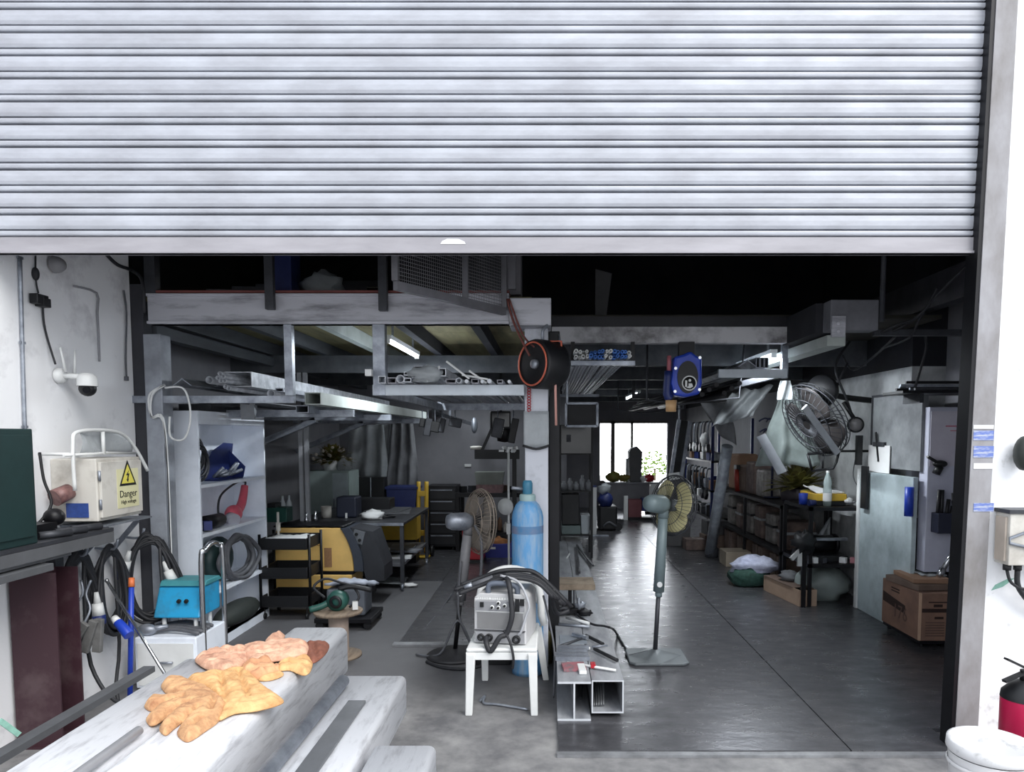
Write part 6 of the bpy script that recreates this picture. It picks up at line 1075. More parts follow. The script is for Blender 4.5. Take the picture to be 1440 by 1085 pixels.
# floor items in front of the shelves
q = F(1166, 846, .023); one(MB().sphere((q.x-.02, q.y+.16, .023+.15), .25, (1.15, .8, .75), jit=.35, seed=9, fl=-.148), 'plastic_sack', plasg, 'full translucent plastic sack on the floor under the black shelf unit', 'sack')
a, b, c = F(1117, 853, .023), F(1138, 853, .023), F(1089, 838, .023); hh = P(1117, 830, a.y).z
t = thing('open_carton', 'long low cardboard box on the floor in front of the black shelf unit', 'box', (a.x, a.y+.3, .023)); L = .75; m = MB()
m.box(a.x, b.x+.04, a.y, a.y+.012, .024, hh).box(a.x, b.x+.04, a.y+L, a.y+L+.012, .024, hh).box(a.x, a.x+.012, a.y+.013, a.y+L-.001, .024, hh).box(b.x+.028, b.x+.04, a.y+.013, a.y+L-.001, .024, hh).box(a.x+.013, b.x+.027, a.y+.013, a.y+L-.001, .024, .034); o = m.build('carton_walls', M('carton_light', (176, 150, 130), .85, var=.2), t); MB().box(a.x-.01, b.x+.05, a.y+.12, a.y+L, hh+.001, hh+.006).build('top_flap', cardd, t)
for v in (t,): v.rotation_euler = (0, 0, R(9))
one(MB().sphere((a.x+.1, a.y+.45, hh+.055), .1, (1, 1, .55), jit=.4, seed=2, fl=-.054), 'glove_heap', sheetg, 'grey cloth heap lying on the long cardboard box', 'cloth')
q = F(1076, 826, .023); q.x -= .1; t = thing('rag_sack', 'green net sack topped with a white rag bundle on the floor by the shelves', 'sack', q); MB().sphere((q.x-.03, q.y+.14, .13), .24, (1, .8, .55), jit=.3, seed=6, fl=-.106).build('sack_body', M('net_green', (52, 88, 78), .8, var=.5, scale=30), t); MB().sphere((q.x+.02, q.y+.12, .25), .22, (1.15, .8, .5), jit=.55, seed=15).build('white_rag', M('rag_blue_white', (216, 220, 240), .8, rgb2=(160, 164, 190), scale=9, bump=.5), t)
q = F(1034, 797, .023); one(MB().box(q.x-.12, q.x+.2, q.y, q.y+.35, .024, P(1034, 776, q.y).z), 'carton', M('carton_pale', (160, 148, 132), .85, var=.3), 'pale carton on the floor at the foot of the leaning wrapped pipe', 'box', bevel=.006)
q = F(1046, 812, .023); one(MB().sphere((q.x, q.y+.1, .07), .14, (1.1, 1, .5), jit=.5, seed=12, fl=-.046), 'tan_bag', M('bag_tan', (150, 138, 118), .85, var=.3), 'small tan bag on the floor left of the green sack', 'bag')
a, b = F(1000, 784, .023)+Vector((0, .06, .05)), P(1034, 627, 9.0); b.x -= .1; t = thing('wrapped_pipe', 'long pale wrapped pipe leaning against the right shelves', 'pipe', a); MB().cyl(a, b, .075, .07, 14).build('pipe_body', M('pipe_wrap', (170, 178, 188), .45, rgb2=(128, 134, 144), scale=10, bump=.4), t); MB().lathe([(0, 0), (.09, 0), (.09, .12), (.07, .14), (0, .14)], (a.x+.02, a.y, .024)).build('pipe_shoe', steeld, t)
# cluttered tool rack further back
y0k, y1k = 10.85, 13.0; t = thing('tool_rack', 'tall dark cluttered tool rack along the right wall beyond the wrapped pipe', 'rack', (2.8, 11.9, .023))
for y in (y0k, y1k-.04):
    for x in (2.5, 3.1): MB().box(x, x+.04, y, y+.04, .023, 1.95).build('post', navy, t)
for z in (.42, .85, 1.3): MB().box(2.5, 3.14, y0k, y1k, z-.03, z).build('shelf', blackm, t)
for i in range(27):
    lvl = (.42, .85, 1.3)[i % 3]; y = y0k+.12+(i//3)*.225; s = .1+.12*rr.random(); k = (black, steeld, plas, card, gal, navy, paper, blackm)[int(rr.random()*8)]
    m = MB()
    if i % 2: m.obox((2.62, y, lvl+s*.5+.002), (.2, .18, s), rz=rr.uniform(-.3, .3))
    else: m.lathe([(0, 0), (.07, 0), (.075, s*.8), (.04, s), (0, s)], (2.62, y, lvl+.002))
    one(m, 'rack_container', k, 'box or jar in the clutter on the dark tool rack by the right wall', 'container', 'containers on the dark tool rack', bevel=.008)
for i in range(16):
    y = y0k+.0+(i % 8)*.25+.06*(i//8); q = Vector((2.5-.0, y, 1.9-.72*(i//8))); t = thing('hung_tool', 'dark tool hung on the face of the tall tool rack', 'tool', q, 'tools hung on the dark tool rack'); MB().tube([q, q+Vector((-.05, 0, -.02)), q+Vector((-.06, .02, -.2)), q+Vector((-.04, .05, -.35))], .014, k=3).build('tool_shaft', (gal, steeld)[i % 2], t); MB().obox(q+Vector((-.05, .05, -.4)), (.05, .12, .12), rx=rr.uniform(-1, 1)).build('tool_head', (steeld, paper, black)[i % 3], t, bevel=.01)
one(MB().sphere((2.45, 11.1, 1.62), .14, (.5, 1, .8), jit=.2, seed=3), 'white_guard', white, 'white rounded guard hanging on the dark tool rack', 'guard')
m = MB(); q0_ = P(948, 590, 10.8); a0, a1, a2, a3 = P(943, 670, 10.5), P(958, 668, 10.4), P(970, 592, 10.3), P(955, 590, 10.4); t = thing('framed_screen', 'tall dark framed panel leaning beside the tool rack at the corridor edge', 'frame', a0); MB().bar(a0, a3, .05, .05).bar(a1, a2, .05, .05).build('side_rail', gal, t); MB().bar(a0, a1, .12, .1).build('bottom_rail', white, t); MB().add([a0, a1, a2, a3, a0+Vector((0, .02, 0)), a1+Vector((0, .02, 0)), a2+Vector((0, .02, 0)), a3+Vector((0, .02, 0))], [(0, 1, 2, 3), (7, 6, 5, 4), (0, 4, 5, 1), (1, 5, 6, 2), (2, 6, 7, 3), (3, 7, 4, 0)]).build('dark_panel', black, t); MB().bar(a3, (a3.x, a3.y, ZD-.002), .02, .02).build('hanger', gal, t)
q = F(965, 770, .023); q.x -= .03
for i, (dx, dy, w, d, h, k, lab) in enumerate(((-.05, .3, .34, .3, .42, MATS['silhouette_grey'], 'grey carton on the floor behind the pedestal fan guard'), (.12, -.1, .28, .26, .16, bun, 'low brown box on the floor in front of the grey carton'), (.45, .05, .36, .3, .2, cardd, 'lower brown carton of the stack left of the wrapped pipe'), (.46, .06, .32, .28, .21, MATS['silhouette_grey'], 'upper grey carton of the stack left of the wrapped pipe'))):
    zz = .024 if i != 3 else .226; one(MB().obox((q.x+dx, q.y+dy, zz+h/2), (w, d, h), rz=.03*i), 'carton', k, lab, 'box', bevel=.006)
m = MB(); a = F(912, 722, .023); 
for i in range(7): m.obox((a.x+.05*i, a.y+.1*(i % 3)-.02*i, .06), (.16, .1, .06), rz=i*.7, rx=.2)
one(m, 'scrap_pieces', steeld, 'dark scrap pieces on the corridor floor behind the pedestal fan', 'scrap')['kind'] = 'stuff'
# ================================================================ RIGHT WALL NEAR THE OPENING
# pale leaning panel, board over it, clipboard, black strip, blue roll
XP = 3.0; ya, yb = WX(1207, 800, XP).y, WX(1280, 800, XP).y; zt_ = WX(1225, 664, XP).z
one(MB().box(XP, XP+.04, yb, ya, .024, zt_), 'wall_board', pale, 'large pale grey green panel standing against the right wall left of the cardboard box', 'panel', bevel=.004)
one(MB().box(XP-.012, XP+.03, ya+.004, ya+.06, .024, zt_+.02), 'panel_edge_post', white, 'narrow white upright at the left edge of the pale leaning panel', 'post')
zb_, zt2 = WX(1240, 660, XP+.06).z+.02, WX(1222, 560, XP+.06).z; t = thing('notice_board', 'grey framed notice board on the right wall above the pale panel', 'board', (XP+.1, (ya+yb)/2-.2, zb_)); ybb = yb-.0
MB().box(XP+.05, XP+.1, ybb, ya-.1, zb_, zt2).build('board_face', board, t); m = MB().box(XP+.04, XP+.105, ybb-.02, ya-.08, zt2, zt2+.02).box(XP+.04, XP+.105, ya-.1, ya-.08, zb_, zt2); m.build('frame_edge', steeld, t); MB().box(XP+.105, XR, ya-.4, ya-.2, zt2-.2, zt2-.1).build('wall_batten', steeld, t)
q0, q1 = WX(1222, 640, XP+.04), WX(1252, 640, XP+.04); z0, z1 = WX(1237, 664, XP+.04).z, WX(1237, 626, XP+.04).z; t = thing('clipboard', 'white sheet on a clip hanging at the lower left of the notice board', 'clipboard', (XP+.03, (q0.y+q1.y)/2, z0)); MB().box(XP+.034, XP+.039, q1.y, q0.y, z0, z1).build('sheet', paper, t); MB().bar((XP+.028, q0.y-.15, z1+.12), (XP+.028, q1.y+.2, z0+.1), .02, .01, (1, 0, 0)).build('pen', black, t); MB().box(XP+.026, XP+.049, q1.y+.1, q0.y-.1, z1-.01, z1+.03).build('clip', steeld, t)
q = WX(1217, 685, XP-.02); one(MB().box(XP-.04, XP-.016, q.y-.06, q.y+.06, q.z-.2, q.z+.2), 'black_strip', black, 'black strip hanging at the left edge of the pale leaning panel', 'strip', bevel=.004)
q = WX(1279, 705, XP-.03); one(MB().cyl((XP-.034, q.y, q.z-.12), (XP-.034, q.y, q.z+.12), .035, n=14), 'blue_roll', royal, 'bright blue roll fixed at the right edge of the pale leaning panel', 'roll')
# white cupboard, dark recess, wall caddy, shelf of rods
y = 5.75; x0, x1 = P(1306, 620, y).x, XA
t = thing('white_cupboard', 'white metal cupboard with faint red marks near the right jamb', 'cupboard', ((x0+XA)/2, y+.06, .58)); MB().box(x0, XA-.003, y, y+.13, .58, P(1330, 572, y).z).build('cupboard_body', M('cupboard_white', (206, 208, 222), .5, rgb2=(176, 178, 196), scale=2), t, bevel=.006); MB().box(x0+.01, XA-.02, y-.008, y-.001, P(1330, 655, y).z, P(1330, 578, y).z).build('upper_door', M('cupboard_door', (206, 204, 214), .5, rgb2=(186, 180, 196), scale=3), t)
m = MB(); 
for i, (px, py, w, h) in enumerate(((1342, 600, .07, .012), (1345, 606, .05, .008), (1352, 611, .03, .01))): q = P(px, py, y-.0085); m.box(q.x-w, q.x+w*.3, y-.0095, y-.0085, q.z, q.z+h)
m.build('red_marks', M('faint_red', (190, 120, 140), .7), t)
x0, x1 = P(1283, 640, 6.1).x, P(1299, 640, 6.1).x; zs_ = P(1290, 728, 6.1).z; t = thing('narrow_locker', 'narrow upright locker with a pale top and dark brown base left of the white cupboard', 'locker', ((x0+x1)/2, 6.15, .024)); MB().box(x0, x1, 6.1, 6.2, zs_, P(1290, 640, 6.1).z).build('upper_panel', M('locker_grey', (170, 174, 184), .5, var=.2), t); MB().box(x0, x1, 6.1, 6.2, .024, zs_-.001).build('lower_panel', M('locker_brown', (52, 38, 36), .6), t)
q = P(1331, 733, y-.06); t = thing('tool_caddy', 'dark blue tool caddy full of tools fixed on the white cupboard', 'caddy', q); MB().box(q.x-.1, q.x+.12, y-.12, y-.0095, q.z-.09, q.z+.07).build('caddy_body', M('caddy_navy', (34, 38, 58), .5), t, bevel=.006)
for i in range(6): MB().cyl((q.x-.08+.035*i, y-.06, q.z), (q.x-.075+.035*i+rr.uniform(-.02, .02), y-.06, q.z+.1+rr.uniform(0, .16)), .012, .016, 8).build('tool', black, t)
q = P(1322, 652, y-.04); one(MB().sphere(q, .05, (1.2, .6, .6)).cyl(q, q+Vector((-.12, -.03, .06)), .012).cyl(q+Vector((0, 0, -.02)), q+Vector((-.03, .0, -.08)), .03), 'spray_nozzle', black, 'black spray nozzle hanging on the front of the white cupboard', 'nozzle')
a, b = P(1345, 770, y-.1), P(1326, 800, y-.14); one(MB().cyl(a, b, .022).cyl(b, b+Vector((-.04, -.01, -.06)), .03, .018).sphere(a, .03), 'hand_torch', chrome, 'dark torch with a chrome head hanging by the white cupboard above the box', 'torch')
zt_ = P(1310, 549, 5.4).z; x0 = P(1268, 548, 5.4).x; t = thing('rod_shelf', 'dark wall shelf stacked with thin rods high on the right wall near the jamb', 'shelf', ((x0+XA)/2, 5.5, zt_)); MB().box(x0, XA-.003, 5.38, 5.7, zt_-.02, zt_).build('shelf_board', blackm, t); 
for x in (x0+.15, XA-.15): MB().box(x, x+.03, 5.42, 5.68, zt_-.09, zt_-.021).build('bracket', steeld, t)
for i in range(9): z = zt_+.015+.024*(i//4); q = rr.uniform(-.06, .1); one(MB().bar((x0+q+.05, 5.42+.06*(i % 4), z), (XA-.01, 5.42+.06*(i % 4), z), .022, .02), 'flat_rod', (steeld, gal, blackm)[i % 3], 'thin rod in the stack on the dark wall shelf near the right jamb', 'rod', 'rods on the right wall shelf')
m = MB(); m.tube([(x0+.1, 5.4, zt_+.02), (x0+.17, 5.4, zt_+.3), P(1303, 470, 5.3), (P(1303, 470, 5.3).x, 5.1, P(1303, 466, 5.1).z)], .009, k=4); one(m, 'drop_cable', rubber, 'single black cable dropping to the dark wall shelf near the right jamb', 'cable')
m = MB(); m.tube([P(1363, 370, 4.6), P(1322, 410, 4.8), P(1290, 445, 4.95), P(1258, 458, 4.98), P(1235, 470, 5.1), P(1262, 462, 5.05), P(1300, 440, 4.95)], .01, k=5); m.tube([P(1318, 405, 4.8), P(1292, 450, 4.98), P(1278, 475, 5.1), P(1240, 490, 5.6)], .008, k=5); one(m, 'loose_cables', rubber, 'loose black cables strung from the shutter corner to the right end beam', 'cables')
# big cardboard box on a dolly with flat cartons on top
a, b, c = F(1291, 912, .023), F(1347, 912, .023), F(1240, 880, .023); bz = .085; y0b = a.y; xx0 = a.x+.0; xx1 = min(XA-.03, P(1345, 900, a.y).x); y1b = y0b+.62; zt_ = P(1292, 834, y0b).z
t = thing('box_dolly', 'low black wheeled dolly under the big cardboard box', 'dolly', ((xx0+xx1)/2, y0b+.3, .023)); MB().box(xx0+.01, xx1-.01, y0b+.01, y1b-.01, .06, bz).build('deck', blackm, t)
for x in (xx0+.05, xx1-.05):
    for y in (y0b+.05, y1b-.05): MB().cyl((x-.01, y, .041), (x+.01, y, .041), .018).build('wheel', black, t)
t = thing('cardboard_box', 'big brown cardboard box with dark printing on a dolly at the right wall', 'box', ((xx0+xx1)/2, y0b+.3, bz+.001)); o = MB().box(xx0, xx1, y0b, y1b, bz+.001, zt_).build('box_body', M('box_brown', (148, 114, 96), .85, rgb2=(118, 92, 80), scale=3), t, bevel=.006)
H = zt_-bz
MB().prism([(y1b-.02, bz+H*.72), (y1b-.4, bz+H*.60), (y1b-.4, bz+H*.42), (y1b-.02, bz+H*.50)], 'x', xx0-.0015, xx0-.0003).build('dark_print', inkd, t)
lettering('176', .16, (xx0-.0012, y1b-.2, bz+H*.26), (0, -1, 0), (0, 0, 1), M('print_grey_brown', (96, 74, 66), .8, var=0), t)
m = MB().box(xx0-.0014, xx0-.0003, y1b-.3, y1b-.16, bz+H*.8, bz+H*.83).box(xx0-.0014, xx0-.0003, y1b-.3, y1b-.16, bz+H*.86, bz+H*.89); m.build('small_print', inkd, t)
m = MB(); m.box(xx0+.02, xx1-.02, y0b-.0014, y0b-.0003, bz+H*.60, bz+H*.68).box(xx0+.07, xx1-.02, y0b-.0014, y0b-.0003, bz+H*.8, bz+H*.825).box(xx0+.11, xx0+.18, y0b-.0014, y0b-.0003, bz+H*.71, bz+H*.77).box(xx0+.12, xx0+.19, y0b-.0014, y0b-.0003, bz+H*.46, bz+H*.51)
m.build('front_print', inkd, t); m = MB()
for i in range(6): m.box(xx0+.05, xx0+.2, y0b-.0014, y0b-.0003, bz+H*(.1+.055*i), bz+H*(.125+.055*i))
m.build('text_lines', MATS['print_grey_brown'], t)
MB().box(xx0-.002, xx0+.016, y0b-.002, y0b+.012, bz+.005, zt_+.001).build('edge_tape', M('edge_tape', (196, 164, 140), .6), t)
for i, (dx, dy, w, d, h, k, lab) in enumerate(((.16, .3, .34, .44, .05, cardd, 'flat worn carton lying on the big cardboard box'), (.17, .3, .3, .4, .035, card, 'second flat carton on top of the worn one on the cardboard box'))):
    zz = zt_+.003+(.052 if i else 0); one(MB().obox((xx0+dx, y0b+dy, zz+h/2), (w, d, h), rz=.12-.2*i), 'flat_carton', k, lab, 'box', bevel=.004)
one(MB().grid(lambda u, v: (xx0+.12+.2*u, y0b+.2+.3*v, zt_+.1+.02*noise.noise(Vector((u*5, v*5, 0)))), 8, 8), 'clear_bag', plas, 'clear plastic bag lying on the flat cartons at the right wall', 'plastic bag', solid=.008)
q = F(1343, 928, .023); one(MB().prism([(q.x-.05, .024), (q.x+.03, .024), (q.x+.05, .2), (q.x-.02, .2)], 'y', q.y-.0, q.y+.05), 'paper_cup', paper, 'pale crumpled paper cup on the floor by the right jamb', 'cup', bevel=.008)
# ================================================================ FOREGROUND TUBES WITH GLOVES
ZT = .70; TW = .285
q1, q2 = F(411, 880, ZT), F(486, 884, ZT); yT = (q1.y+q2.y)/2; zB = P(488, 948, yT).z
ynear = .35
def big(nm, x0, x1, y1, z0, z1, mat, lab, r=.035):
    def rr_(k): return [(x0+k, z0+k), (x1-k, z0+k), (x1-k, z1-k), (x0+k, z1-k)]
    def rnd_(pts, rad):
        o = []; n = 4; (ax, az), (bx, bz) = pts[0], pts[2]
        for cx, cz, a0 in ((bx-rad, az+rad, -pi/2), (bx-rad, bz-rad, 0), (ax+rad, bz-rad, pi/2), (ax+rad, az+rad, pi)):
            for i in range(n+1): a = a0+pi/2*i/n; o.append((cx+rad*cos(a), cz+rad*sin(a)))
        return o
    out, inn = rnd_(rr_(0), r), rnd_(rr_(.012), r-.011); n = len(out); vs = [(a, y, b) for y in (ynear, y1) for ring in (out, inn) for a, b in ring]; fs = []
    for i in range(n): j = (i+1) % n; fs += [(i, j, j+2*n, i+2*n), (i+n, i+3*n, j+3*n, j+n), (i, i+n, j+n, j), (i+2*n, j+2*n, j+3*n, i+3*n)]
    m = MB(); m.add(vs, fs, True); o = one(m, nm, mat, lab, 'tube')
    return o
big('steel_box_tube', q1.x, q2.x, yT, zB, ZT, tubem, 'tallest big galvanised box tube in the foreground with the leather gloves on it')
qa = F(228, 947, ZT); big('steel_box_tube', qa.x-.02, q1.x-.006, F(262, 926, ZT).y, zB, ZT, tubem, 'big galvanised box tube at the lower left corner, left of the glove covered one')
def solve_z(px, py0, py1, ref):        # height of the top of a tube whose end shows between two pixel rows and stands on zB
    Y = P(px, py1, 1).y; Yb = F(px, py1, zB).y; return Yb, P(px, py0, Yb).z
Y2, Z2 = solve_z(568, 950, 1006, 0); a, b = P(478, 950, Y2).x, P(571, 950, Y2).x
big('steel_box_tube', a, b, Y2, zB, Z2, tubem, 'middle sized box tube in the foreground with a flat bar lying on it', .025)
Y3 = F(570, 1048, Z2).y; a3, b3 = P(524, 1050, Y3).x, P(613, 1050, Y3).x
big('steel_box_tube', max(a3, b+.006), b3, Y3, zB, Z2, tubem, 'shortest foreground box tube whose end shows at the bottom edge', .025)
r_ = .026; e = F(489, 957, Z2+r_); one(MB().pipe((a+.055, ynear, Z2+r_+.001), (a+.055, e.y, Z2+r_+.001), r_, r_*.8, 16), 'round_pipe', gal, 'round galvanised pipe lying between the tall tube and the flat bar', 'pipe')
f0, f1 = F(490, 988, Z2), F(511, 988, Z2); one(MB().box(f0.x, f1.x+.01, ynear, f0.y, Z2+.001, Z2+.012), 'flat_bar', flat, 'dark flat steel bar lying on the middle foreground tube', 'steel bar', bevel=.002)
r2 = .016; s0 = F(205, 1020, ZT+r2); one(MB().pipe((s0.x, ynear, ZT+r2+.001), (s0.x, F(198, 1027, ZT+r2).y, ZT+r2+.001), r2, r2*.8, 12), 'thin_pipe', M('pipe_pale', (200, 200, 204), .45, .3, var=.2), 'thin pale pipe lying along the seam of the two tall tubes under the glove', 'pipe')
z_ = .47; g0 = F(210, 936, z_); one(MB().box(g0.x-.03, g0.x+.03, ynear, g0.y, z_-.006, z_).box(g0.x+.024, g0.x+.03, ynear, g0.y, z_-.03, z_-.0061), 'angle_bar', flat, 'grey steel angle lying left of the big tubes on the timber bearers', 'steel angle')
t0 = F(20, 1040, .45)
for i, y in enumerate((.7, 2.05)):
    one(MB().box(qa.x-.55, b3+.05, y, y+.1, zB-.1, zB-.001), 'timber_bearer', wood, ('near', 'far')[i]+' timber bearer carrying the foreground steel tubes', 'bearer')
    for j, x in enumerate((qa.x-.5, -1.2, b3-.06)): one(MB().box(x, x+.1, y, y+.1, 0, zB-.101), 'bearer_block', wood, f'{("left", "middle", "right")[j]} block under the {("near", "far")[i]} timber bearer', 'block')
    one(MB().box(g0.x-.1, g0.x+.1, y, y+.1, zB+.001, max(zB+.006, z_-.031)), 'packing_block', wood, f'packing under the grey steel angle on the {("near", "far")[i]} bearer', 'block')
one(MB().bar(P(0, 1013, 2.7), P(26, 1032, 2.75), .02, .02), 'mint_stick', stain, 'pale mint stick poking in at the lower left picture edge', 'stick')
# ---- leather gloves: flat leather shapes with swelling fingers, cuffs and creases, lying on the tube top
from mathutils.geometry import delaunay_2d_cdt
def seg_d(p, a, b):
    ab = b-a; t = max(0, min(1, (p-a).dot(ab)/max(1e-9, ab.length_squared))); return (p-a-ab*t).length
def leather_piece(outline, creases, T, z0, seed, step=.009, wr=.006):
    """A closed piece of leather: the outline filled, swollen by T away from its edge, pressed down along the creases."""
    o = [F(px, py, z0).to_2d() for px, py in outline]; o = [v.to_2d() for v in curve([Vector((v.x, v.y, 0)) for v in o], 4, True)]
    cr = [(F(*a, z0).to_2d(), F(*b, z0).to_2d()) for a, b in creases]; n = len(o)
    def inside(p):
        c = False
        for i in range(n):
            a, b = o[i], o[i-1]
            if (a.y > p.y) != (b.y > p.y) and p.x < (b.x-a.x)*(p.y-a.y)/(b.y-a.y)+a.x: c = not c
        return c
    edge = lambda p: min(seg_d(p, o[i], o[i-1]) for i in range(n))
    pts = list(o); x0, x1, y0_, y1_ = min(v.x for v in o), max(v.x for v in o), min(v.y for v in o), max(v.y for v in o); y = y0_
    while y < y1_:
        x = x0
        while x < x1:
            p = Vector((x, y))
            if inside(p) and edge(p) > step*.5: pts.append(p)
            x += step
        y += step
    vs, _e, fs, *_r = delaunay_2d_cdt(pts, [], [list(range(n))], 1, 1e-6)
    m = MB(); N = len(vs); top = []; bot = []
    for v in vs:
        d = edge(v); h = T*(1-math.exp(-d/(.015)))+.004
        for a, b in cr: h *= 1-.82*math.exp(-(seg_d(v, a, b)/.010)**2)
        q = Vector((v.x*30, v.y*42, seed)); h += wr*noise.noise(q)*min(1, d/.02)+wr*1.2*abs(noise.noise(q*.45+Vector((3, 1, 0))))*min(1, d/.02)
        top.append(Vector((v.x, v.y, z0+max(.003, h)))); bot.append(Vector((v.x, v.y, z0+.0)))
    m.v = top+bot
    m.f = [list(f) for f in fs]+[[i+N for i in reversed(f)] for f in fs]; 
    from collections import Counter
    ed = Counter(tuple(sorted((f[i], f[(i+1) % len(f)]))) for f in fs for i in range(len(f)))
    for f in fs:
        for i in range(len(f)):
            a, b = f[i], f[(i+1) % len(f)]
            if ed[tuple(sorted((a, b)))] == 1: m.f.append([b, a, a+N, b+N])
    m.sm = [True]*len(m.f); return m
g0c = G_ = F(300, 985, ZT)
t = thing('leather_glove', 'large tan leather welding glove lying flat on the foreground tubes, fingers to the left', 'glove', F(300, 985, ZT))
leather_piece([(268, 960), (296, 972), (318, 990), (310, 1012), (287, 1030), (266, 1043), (254, 1039), (249, 1030), (258, 1016), (244, 1026), (234, 1034), (226, 1030), (225, 1022), (238, 1008), (220, 1019), (210, 1020), (206, 1010), (222, 998), (211, 1000), (203, 993), (214, 984), (238, 983), (246, 979), (232, 974), (227, 963), (244, 954)], [((258, 1016), (280, 1002)), ((238, 1008), (266, 995)), ((222, 998), (256, 988)), ((246, 979), (272, 976)), ((296, 1006), (304, 984)), ((270, 1028), (284, 1018))], .03, ZT+.002, 1, wr=.006).build('glove_hand', leather, t)
leather_piece([(262, 960), (280, 949), (310, 946), (346, 942), (356, 950), (372, 966), (397, 983), (394, 991), (362, 1000), (330, 1004), (308, 1013), (312, 996), (300, 974)], [((310, 950), (318, 992)), ((335, 948), (350, 985))], .02, ZT+.006, 2, wr=.009).build('cuff', M('tan_leather_cuff', (224, 182, 128), .9, rgb2=(184, 132, 84), scale=14, bump=.7, thr=(.3, .62)), t)
t = thing('leather_glove', 'pinkish worn leather glove with a dark brown mouth stretched along the tall tube', 'glove', F(370, 920, ZT))
leather_piece([(274, 929), (284, 921), (312, 915), (345, 912), (352, 920), (350, 930), (338, 938), (318, 946), (300, 944), (286, 939)], [((280, 929), (420, 912)), ((292, 937), (345, 931)), ((310, 918), (340, 924)), ((352, 914), (352, 930))], .026, ZT+.008, 3, wr=.009).build('glove_hand', leatherp, t)
leather_piece([(340, 912), (372, 907), (374, 900), (390, 893), (401, 894), (398, 903), (420, 903), (433, 906), (432, 920), (405, 927), (380, 931), (350, 932)], [((340, 923), (428, 912)), ((374, 908), (398, 905)), ((350, 928), (400, 921))], .026, ZT+.01, 4, wr=.009).build('cuff', leatherp, t)
leather_piece([(431, 905), (448, 904), (463, 907), (457, 921), (440, 933), (431, 924)], [((440, 908), (446, 926))], .018, ZT+.004, 5, wr=.01).build('lining', leatherd, t)
t = thing('leather_glove', 'small tan glove with flared cuff bunched in front of the pinkish glove', 'glove', F(385, 940, ZT))
leather_piece([(336, 947), (340, 939), (352, 934), (378, 933), (392, 935), (394, 943), (380, 951), (362, 956), (344, 953)], [((345, 944), (385, 939)), ((352, 950), (384, 945)), ((384, 934), (390, 944))], .028, ZT+.003, 6, wr=.016).build('glove_hand', M('tan_leather_pale', (224, 172, 130), .85, rgb2=(170, 118, 86), scale=10, bump=.5, thr=(.3, .62)), t)
leather_piece([(391, 934), (410, 929), (438, 927), (437, 944), (426, 950), (408, 943), (392, 943)], [((400, 937), (432, 938))], .02, ZT+.003, 7, wr=.01).build('cuff', MATS['tan_leather_cuff'], t)
leather_piece([(363, 957), (372, 951), (396, 946), (397, 951), (380, 957)], [], .016, ZT+.002, 8).build('inner_cuff', MATS['tan_leather_cuff'], t)
# ================================================================ OUTSIDE THE RIGHT JAMB
yf_ = YS-.028
q = P(1419, 770, yf_-.12); x0 = q.x; z0, z1 = P(1412, 795, yf_-.12).z, P(1412, 722, yf_-.12).z
t = thing('junction_box', 'grey metal junction box with a bent bracket on the white exterior wall', 'junction box', (x0+.2, yf_-.06, z0)); MB().box(x0, x0+.42, yf_-.12, yf_-.001, z0, z1).build('box_body', cream, t, bevel=.005); MB().box(x0-.01, x0+.45, yf_-.13, yf_-.001, z1+.001, z1+.02).build('top_lip', steeld, t)
c = P(1420, 758, yf_-.13); MB().tube([c+Vector((.3, 0, .12)), c+Vector((.0, 0, .005)), c+Vector((.0, 0, -.02)), c+Vector((.3, 0, -.09))], .008).build('bracket', gal, t); MB().box(x0-.012, x0-.001, yf_-.1, yf_-.02, z0+.02, z1-.02).build('side_strip', M('strip_tan', (196, 184, 172), .6), t)
for i, dx in enumerate((.02, .075)): MB().cyl((x0+dx, yf_-.08, z0-.03), (x0+dx, yf_-.08, z0), .02).build('gland', black, t)
m = MB(); m.tube([(x0+.02, yf_-.08, z0-.03), (x0+.05, yf_-.08, z0-.1), (x0+.16, yf_-.07, z0-.14), (x0+.4, yf_-.06, z0-.13)], .008, k=5); m.tube([(x0+.075, yf_-.08, z0-.03), (x0+.09, yf_-.07, z0-.12), (x0+.18, yf_-.05, z0-.22), (x0+.3, yf_-.03, z0-.3)], .014, k=5); one(m, 'exterior_cables', rubber, 'black cables looping out below the junction box on the exterior wall', 'cables')
q = P(1440, 637, yf_-.06); one(MB().sphere(q, .06, (.8, .9, 1.5)), 'wall_fitting', M('dark_olive_plastic', (50, 54, 50), .5), 'dark rounded fitting on the exterior wall at the right picture edge', 'fitting')
q = P(1410, 822, yf_-.001); one(MB().prism([(q.x-.06, q.z-.03), (q.x+.0, q.z-.01), (q.x+.06, q.z+.035), (q.x+.03, q.z+.035), (q.x-.04, q.z-.0)], 'y', yf_-.003, yf_-.0008), 'paint_smear', stain, 'green paint smear on the exterior wall below the junction box', 'paint smear')
for i, (py, h, k) in enumerate(((612, .05, bluetape), (635, .06, bluetape), (600, .02, paper), (713, .045, bluetape), (655, .03, paper))):
    q = P(1384, py, YS-.0625); one(MB().box(q.x-.055, q.x+.05, YS-.0625, YS-.0605, q.z-h/2, q.z+h/2), 'tape_strip', k, ('upper blue striped tape piece stuck on the grey jamb', 'second blue tape piece stuck on the grey jamb just below the upper one', 'topmost white paper scrap stuck on the grey jamb', 'lowest vivid blue tape piece stuck on the grey jamb', 'white paper scrap on the grey jamb below the blue tapes')[i], 'tape')
